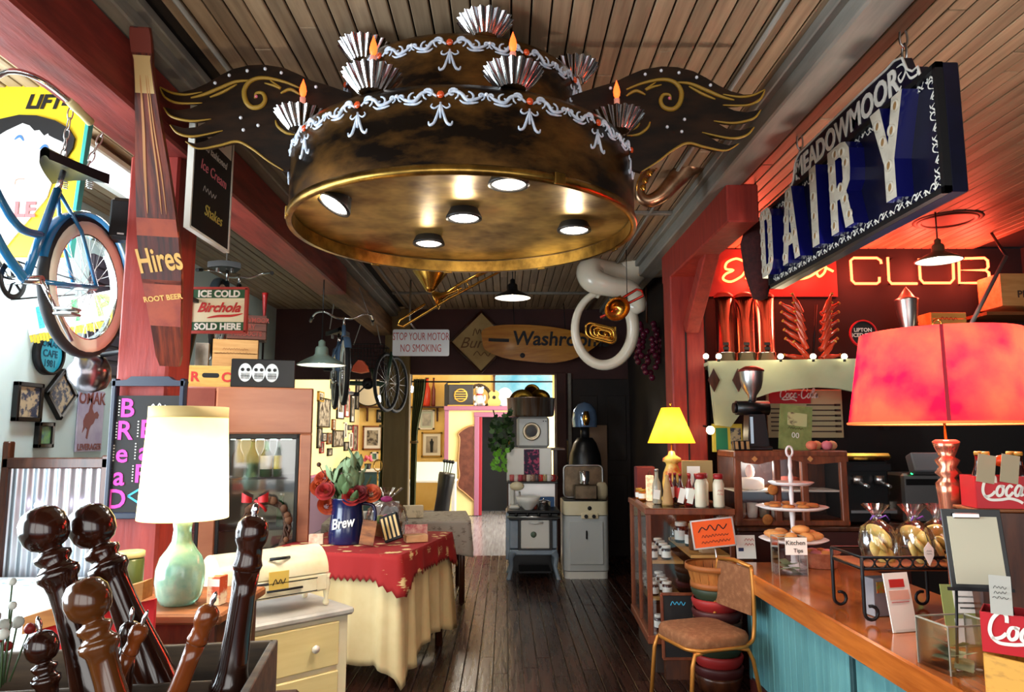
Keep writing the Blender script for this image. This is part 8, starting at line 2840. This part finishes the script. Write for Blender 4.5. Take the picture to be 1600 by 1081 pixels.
for i, px in enumerate((1104, 1124, 1221, 1272, 1321)):
  q_ = at(px, 556, HY - .05)
  bl_ = thing('string_bulb', ('round white string bulb on the post side of the hood', 'round white string bulb at the hood corner', 'round white string bulb behind the grinder hopper', 'round white string bulb below the bottle fan', 'round white string bulb beside the red shade')[i], 'bulb', (q_.x, HY - .03, hz0 + .04), 0, 'string bulbs on the hood')
  MB().ball((0, 0, 0), .024, 12).build('globe', glow('string_glow', (255, 236, 196), 18), bl_)
  MB().cyl((0, 0, -.02), (0, .0, -.045), .012, 8).build('socket', m_black, bl_)
for a, b_, Yq, nm in ((1584, 519, 5.9, 'bright string bulb beside the yellow crate'), (1110, 672, 6.0, 'bright string bulb below the hood beside the post')):
  q_ = at(a, b_, Yq)
  bl_ = thing('string_bulb', nm, 'bulb', q_, 0, 'string bulbs on the hood')
  MB().ball((0, 0, 0), .035, 12).build('globe', glow('string_glow', (255, 236, 196), 18), bl_)
  MB().cyl((0, 0, .02), (0, .5, .06), .008, 6).build('cable', m_black, bl_)
point_light('string_glow_light', (o0.x + .5, HY - .15, hz0 + .1), 6, (1, .8, .5), .2)
# chrome dispensers
for i in range(3):
  q_ = at(1134 + 32 * i, 540, HY + .3)
  dp = thing('drink_dispenser', ('chrome drink dispenser with red lid next to the post', 'chrome drink dispenser with red lid in the middle of the three', 'chrome drink dispenser with red lid next to the bottle fan')[i], 'dispenser', (q_.x, HY + .32, hz0 + .001), 0, 'chrome dispensers on the hood')
  H_ = at(1150, 462, HY + .3).z - hz0
  MB().lathe([(.085, 0), (.085, .1), (.09, .102), (.09, .11), (.085, .112), (.085, H_ - .02)], 26).build('cylinder', m_chrome, dp)
  MB().lathe([(.088, H_ - .02), (.086, H_), (.05, H_ + .03), (.001, H_ + .04)], 26, cap=False).build('lid', mat('lid_red', (190, 60, 44), .35), dp)
  for z_ in (.14, .18):
    MB().box((-.02, -.088, z_), (.05, .006, .025)).build('badge', m_iron, dp)
# fan of bottles
fan_c = at(1270, 556, HY + .25)
fan = thing('bottle_rack', 'metal rack that fans the red lit bottles in a V', 'rack', (fan_c.x, HY + .28, hz0 + .001))
MB().box((0, 0, .012), (.44, .12, .024), b=.004).build('base', m_iron, fan)
for s in (-1, 1):
  MB().tube([(s * .03, .05, .02), (s * .09, .05, .55)], .01, 6).build('arm', m_iron, fan)
m_bred = mat('amber_red_bottle', (190, 70, 44), .1, trans=.25, coat=.5)
bt0 = None
ords = 'lowest second third fourth fifth topmost'.split()
for s in (-1, 1):
  for row in range(6):
    for inner in (0, 1):
      base = Vector((s * (.06 + .008 * row + .0), -.02 - .06 * inner, .05 + .08 * row))
      ang = R(58 if inner == 0 else 24) if row > 0 else R(80 - 40 * inner)
      loc = fan.location + base
      rot = (0, s * ang, 0)
      lab_ = '%s red lit bottle of the %s fan, on the %s side' % (ords[row], ('outer', 'inner')[inner], ('post', 'lamp')[(s + 1) // 2])
      if bt0 is None:
        bt0 = bottle('fan_bottle', lab_, loc, .20, .024, m_bred, None, m_gold, 'bottles fanned on the rack', neck=.5)
        bt0.rotation_euler = rot
      else:
        dup(bt0, loc, rot, lab_)
# tea sign, red tin, urn
q_ = at(1350, 520, HY + .3)
lt = thing('tea_sign', 'round black iced tea sign with white lettering and red rim', 'sign', (q_.x + .02, HY + .36, q_.z))
MB().prism(circle(.115, 32), 0, .02).build('disc', m_blackp, lt)
MB().lathe([(.112, -.005), (.125, -.005), (.125, .02), (.112, .02)], 36, cap=False, M=Matrix.Rotation(R(90), 4, 'X')).build('rim', m_cokered, lt)
text('LIPTON\nICED TEA', .048, m_whitepaint, lt, (0, -.003, .01), off=.001)
MB().box((0, .04, (hz0 - q_.z) / 2 - .05), (.04, .03, q_.z - hz0 - .1)).build('foot', m_iron, lt)
q_ = at(1430, 520, HY + .2)
un = thing('silver_urn', 'tall silver trophy urn standing above the red lamp shade', 'urn', (q_.x, HY + .3, hz0 + .001))
Hu = at(1430, 448, HY + .2).z - hz0
MB().lathe([(.06, 0), (.06, .02), (.025, .05), (.02, Hu * .3), (.05, Hu * .42), (.085, Hu * .68), (.095, Hu * .84), (.10, Hu * .86), (.07, Hu * .88), (.04, Hu * .95), (.015, Hu), (.001, Hu + .02)], 26).build('urn_body', m_steel, un)
tag(MB().box((0, 0, .07), (.15, .1, .16), b=.03).build('red_tin', mat('tin_red', (150, 30, 34), .4), None, (at(1394, 520, HY + .3).x, HY + .32, hz0 + .001 + .012)), 'rounded red tin between the tea sign and the urn', 'tin')
# menu board with soda header
q_ = at(1205, 684, 6.62)
q2 = at(1320, 608, 6.62)
mb_ = thing('menu_board', 'cream menu board with red cola header on the bar wall', 'menu', (q_.x, 6.70, q_.z))
mw, mh = q2.x - q_.x, q2.z - q_.z
MB().box((mw / 2, 0, mh / 2), (mw, .03, mh), b=.004).build('board', mat('menu_cream', (190, 168, 126), .6), mb_)
MB().box((mw * .3, -.02, mh * .84), (mw * .55, .01, mh * .26)).build('header', m_cokered, mb_)
coca(mb_, mw * .08, mh * .76, .135, -.027)
for i in range(6):
  MB().box((mw * .72, -.018, mh * (.68 - .11 * i)), (mw * .4, .004, .012)).build('menu_line', mat('menu_ink', (70, 50, 40), .7), mb_)
  MB().box((mw * .93, -.018, mh * (.68 - .11 * i)), (mw * .08, .004, .02)).build('price_digit', mat('menu_ink', (70, 50, 40), .7), mb_)
  MB().box((mw * .22, -.018, mh * (.60 - .09 * i)), (mw * .36, .004, .012)).build('menu_line', mat('menu_ink', (70, 50, 40), .7), mb_)

# neon
m_neon = glow('neon_red', (255, 72, 40), 14)
m_neonc = glow('neon_orange_core', (255, 90, 42), 15)
NY = BARY - .06
nc = thing('neon_sign', 'red neon club lettering of rounded square letters on the black wall', 'sign', (0, 0, 0))
W_ = lambda px, py: tuple(at(px, py, NY))
for nm, path, cl in (('C', [(1374, 433), (1374, 440), (1370, 443), (1336, 443), (1331, 438), (1329, 407), (1334, 403), (1370, 403), (1376, 407), (1377, 412)], 0), ('L', [(1387, 402), (1389, 438), (1393, 443), (1433, 443)], 0), ('U', [(1436, 404), (1438, 436), (1443, 442), (1485, 442), (1490, 436), (1489, 404)], 0), ('B', [(1498, 404), (1499, 442), (1540, 442), (1546, 437), (1545, 426), (1540, 422), (1500, 422), (1540, 422), (1544, 417), (1543, 407), (1538, 403), (1498, 404)], 0)):
  MB().tube([W_(*p_) for p_ in path], .0125, 8).build('neon_letter', m_neon, nc)['label'] = 'glowing red letter ' + nm
mnt = MB()
for px in (1340, 1395, 1445, 1505, 1538):
  a, b_ = at(px, 403, NY), at(px, 442, NY)
  mnt.cyl((a.x, NY, a.z), (a.x, BARY + .01, a.z), .008, 6).cyl((b_.x, NY, b_.z), (b_.x, BARY + .01, b_.z), .008, 6)
mnt.build('glass_supports', m_iron, nc)['kind'] = 'stuff'
ne = thing('neon_sign', 'orange red neon espresso script on a dark red backing panel', 'sign', (0, 0, 0))
a, b_ = at(1108, 462, NY), at(1308, 388, NY)
MB().box(((a.x + b_.x) / 2, BARY - .012, (a.z + b_.z) / 2), (b_.x - a.x, .02, b_.z - a.z)).build('backing_panel', mat('backing_red', (110, 40, 36), .6), ne)
scr = [(1162, 408), (1150, 404), (1136, 410), (1134, 420), (1146, 422), (1134, 428), (1130, 436), (1142, 440), (1158, 432), (1164, 424), (1168, 416), (1168, 428), (1166, 436), (1176, 424), (1172, 450), (1178, 426), (1186, 428), (1180, 436), (1192, 424), (1196, 434), (1204, 428), (1210, 420), (1208, 434), (1216, 436), (1224, 424), (1222, 434), (1232, 436), (1238, 424), (1236, 434), (1246, 436), (1260, 434), (1272, 428), (1282, 420), (1290, 416), (1288, 426), (1280, 432), (1276, 424), (1284, 416), (1294, 420), (1302, 424)]
MB().tube(bez([W_(*p_) for p_ in scr], 4), .011, 7).build('neon_script', m_neonc, ne)
for i, (px, pw_) in enumerate(((1180, 34), (1270, 20), (1350, 24), (1440, 26), (1520, 26))):
  q_ = at(px, 424, NY - .12)
  point_light('neon_glow', q_, pw_, (1, .09, .05), .12, ne if i < 2 else nc)
for (nm, lb_, px, py, Yq, wv, hv, dv, mt) in (('wall_crate', 'pale dairy crate on the high shelf at the end of the bar', 1600, 478, 6.3, .5, .26, .3, m_crate),):
  q_ = at(px, py, Yq)
  wc2 = crate(nm, lb_, q_.x - .2, q_.x + .45, q_.z, .30, Yq, .3, m_crate, 1)
  text('DAIRY\nPRODUCTS', .09, mat('menu_ink', (70, 50, 40), .7), wc2, (.05, -.009, .15), off=.002)
q_ = at(1560, 482, 6.3)
shb = tag(MB().box((.45, .22, -.02), (1.1, .42, .03)).build('bar_shelf', m_wood, None, (q_.x, 6.3, q_.z - .02)), 'long wooden shelf of odds and ends high on the bar wall', 'shelf')
q_ = at(1480, 508, 6.4)
cs2 = crate('wall_crate', 'orange wooden fruit crate on the low shelf above the lamp', at(1455, 508, 6.45).x, at(1510, 508, 6.45).x, at(1480, 508, 6.45).z, .12, 6.45, .2, m_crate2, 2)
scrawl(cs2, m_redp, 0, .06, .2, .04, -.009)
tag(MB().box((0, .15, -.015), (1.2, .3, .03)).build('bar_shelf', m_darkwood, None, (at(1520, 510, 6.45).x, 6.45, at(1480, 508, 6.45).z - .002)), 'dark low shelf on the bar wall behind the red shade', 'shelf')
pol = thing('light_stand', 'slanting grey metal pole beside the yellow crate', 'pole', at(1500, 540, 5.9))
d_ = at(1572, 400, 5.9) - at(1500, 540, 5.9)
MB().cyl((0, 0, 0), tuple(d_), .018, 8).build('pole', mat('pole_grey', (90, 84, 80), .5), pol)
MB().cyl(tuple(d_), (d_.x + .1, .3, CZ - pol.location.z), .012, 8).build('wall_arm', m_iron, pol)
# dim machines and bottles on the far back counter
bk2 = thing('back_counter', 'dark back counter along the bar wall', 'counter', (3.0, 6.0, 0))
MB().box((.85, .3, .45), (2.2, .7, .9)).build('body', m_dark, bk2)
MB().box((.85, .3, .92), (2.24, .74, .04), b=.006).build('top', mat('bar_redwood', (58, 22, 16), .4), bk2)
rg = thing('cash_register', 'grey steel register below the red lamp shade', 'register', (at(1440, 700, 5.9).x, 5.95, .942))
MB().box((0, .1, .2), (.36, .3, .4), b=.02).build('case', m_steel, rg)
MB().box((.02, -.06, .48), (.26, .1, .16), rot=(R(-20), 0, 0), b=.01).build('display', mat('grey_plastic', (120, 124, 130), .4), rg)
MB().box((0, -.055, .33), (.3, .01, .05)).build('printer_slot', m_black, rg)
MB().ball((-.1, -.06, .4), .01, 8).build('pilot_lamp', glow('pilot_green', (40, 230, 110), 6), rg)
for i in range(7):
  bottle('liquor_bottle', '%s dark bottle counted from the post on the back counter' % 'first second third fourth fifth sixth seventh'.split()[i], (2.82 + .13 * i + (.5 if i > 4 else 0), 6.1 + .05 * (i % 2), .942), .28 + .04 * (i % 3), .036, [mat('dark_glass', (26, 22, 22), .1), m_honey, mat('sauce_red_0', (120, 20, 22), .12)][i % 3], m_paper if i % 2 else None, m_gold, 'bottles on the back counter')
vent = thing('ceiling_vent', 'round dark vent plate on the red lit ceiling', 'vent', (at(1505, 345, 5.6).x, on(1505, 342, CZ).y, CZ - .012))
MB().lathe([(.001, 0), (.24, -.002), (.26, 0), (.27, .012)], 40, cap=False).build('plate', mat('vent_dark', (60, 44, 40), .5), vent)
MB().lathe([(.19, -.004), (.21, -.012), (.23, -.004)], 40, cap=False).build('ring', m_iron, vent)
gp2 = tag(MB().lathe([(.0, 0), (.05, .02), (.10, .2), (.12, .42), (.08, .55), (.02, .6)], 16).build('hanging_bag', mat('dark_maroon_net', (44, 16, 16), .9, col2=(70, 26, 24), nscale=30, bump=.4), None, tuple(at(1188, 470, 4.95))), 'dark brown net bag hung in front of the neon script', 'bag')
gp2.location.z = at(1188, 470, 4.95).z
MB().cyl((0, 0, .59), (0, 0, CZ - gp2.location.z), .006, 5).build('cord', m_iron, gp2)
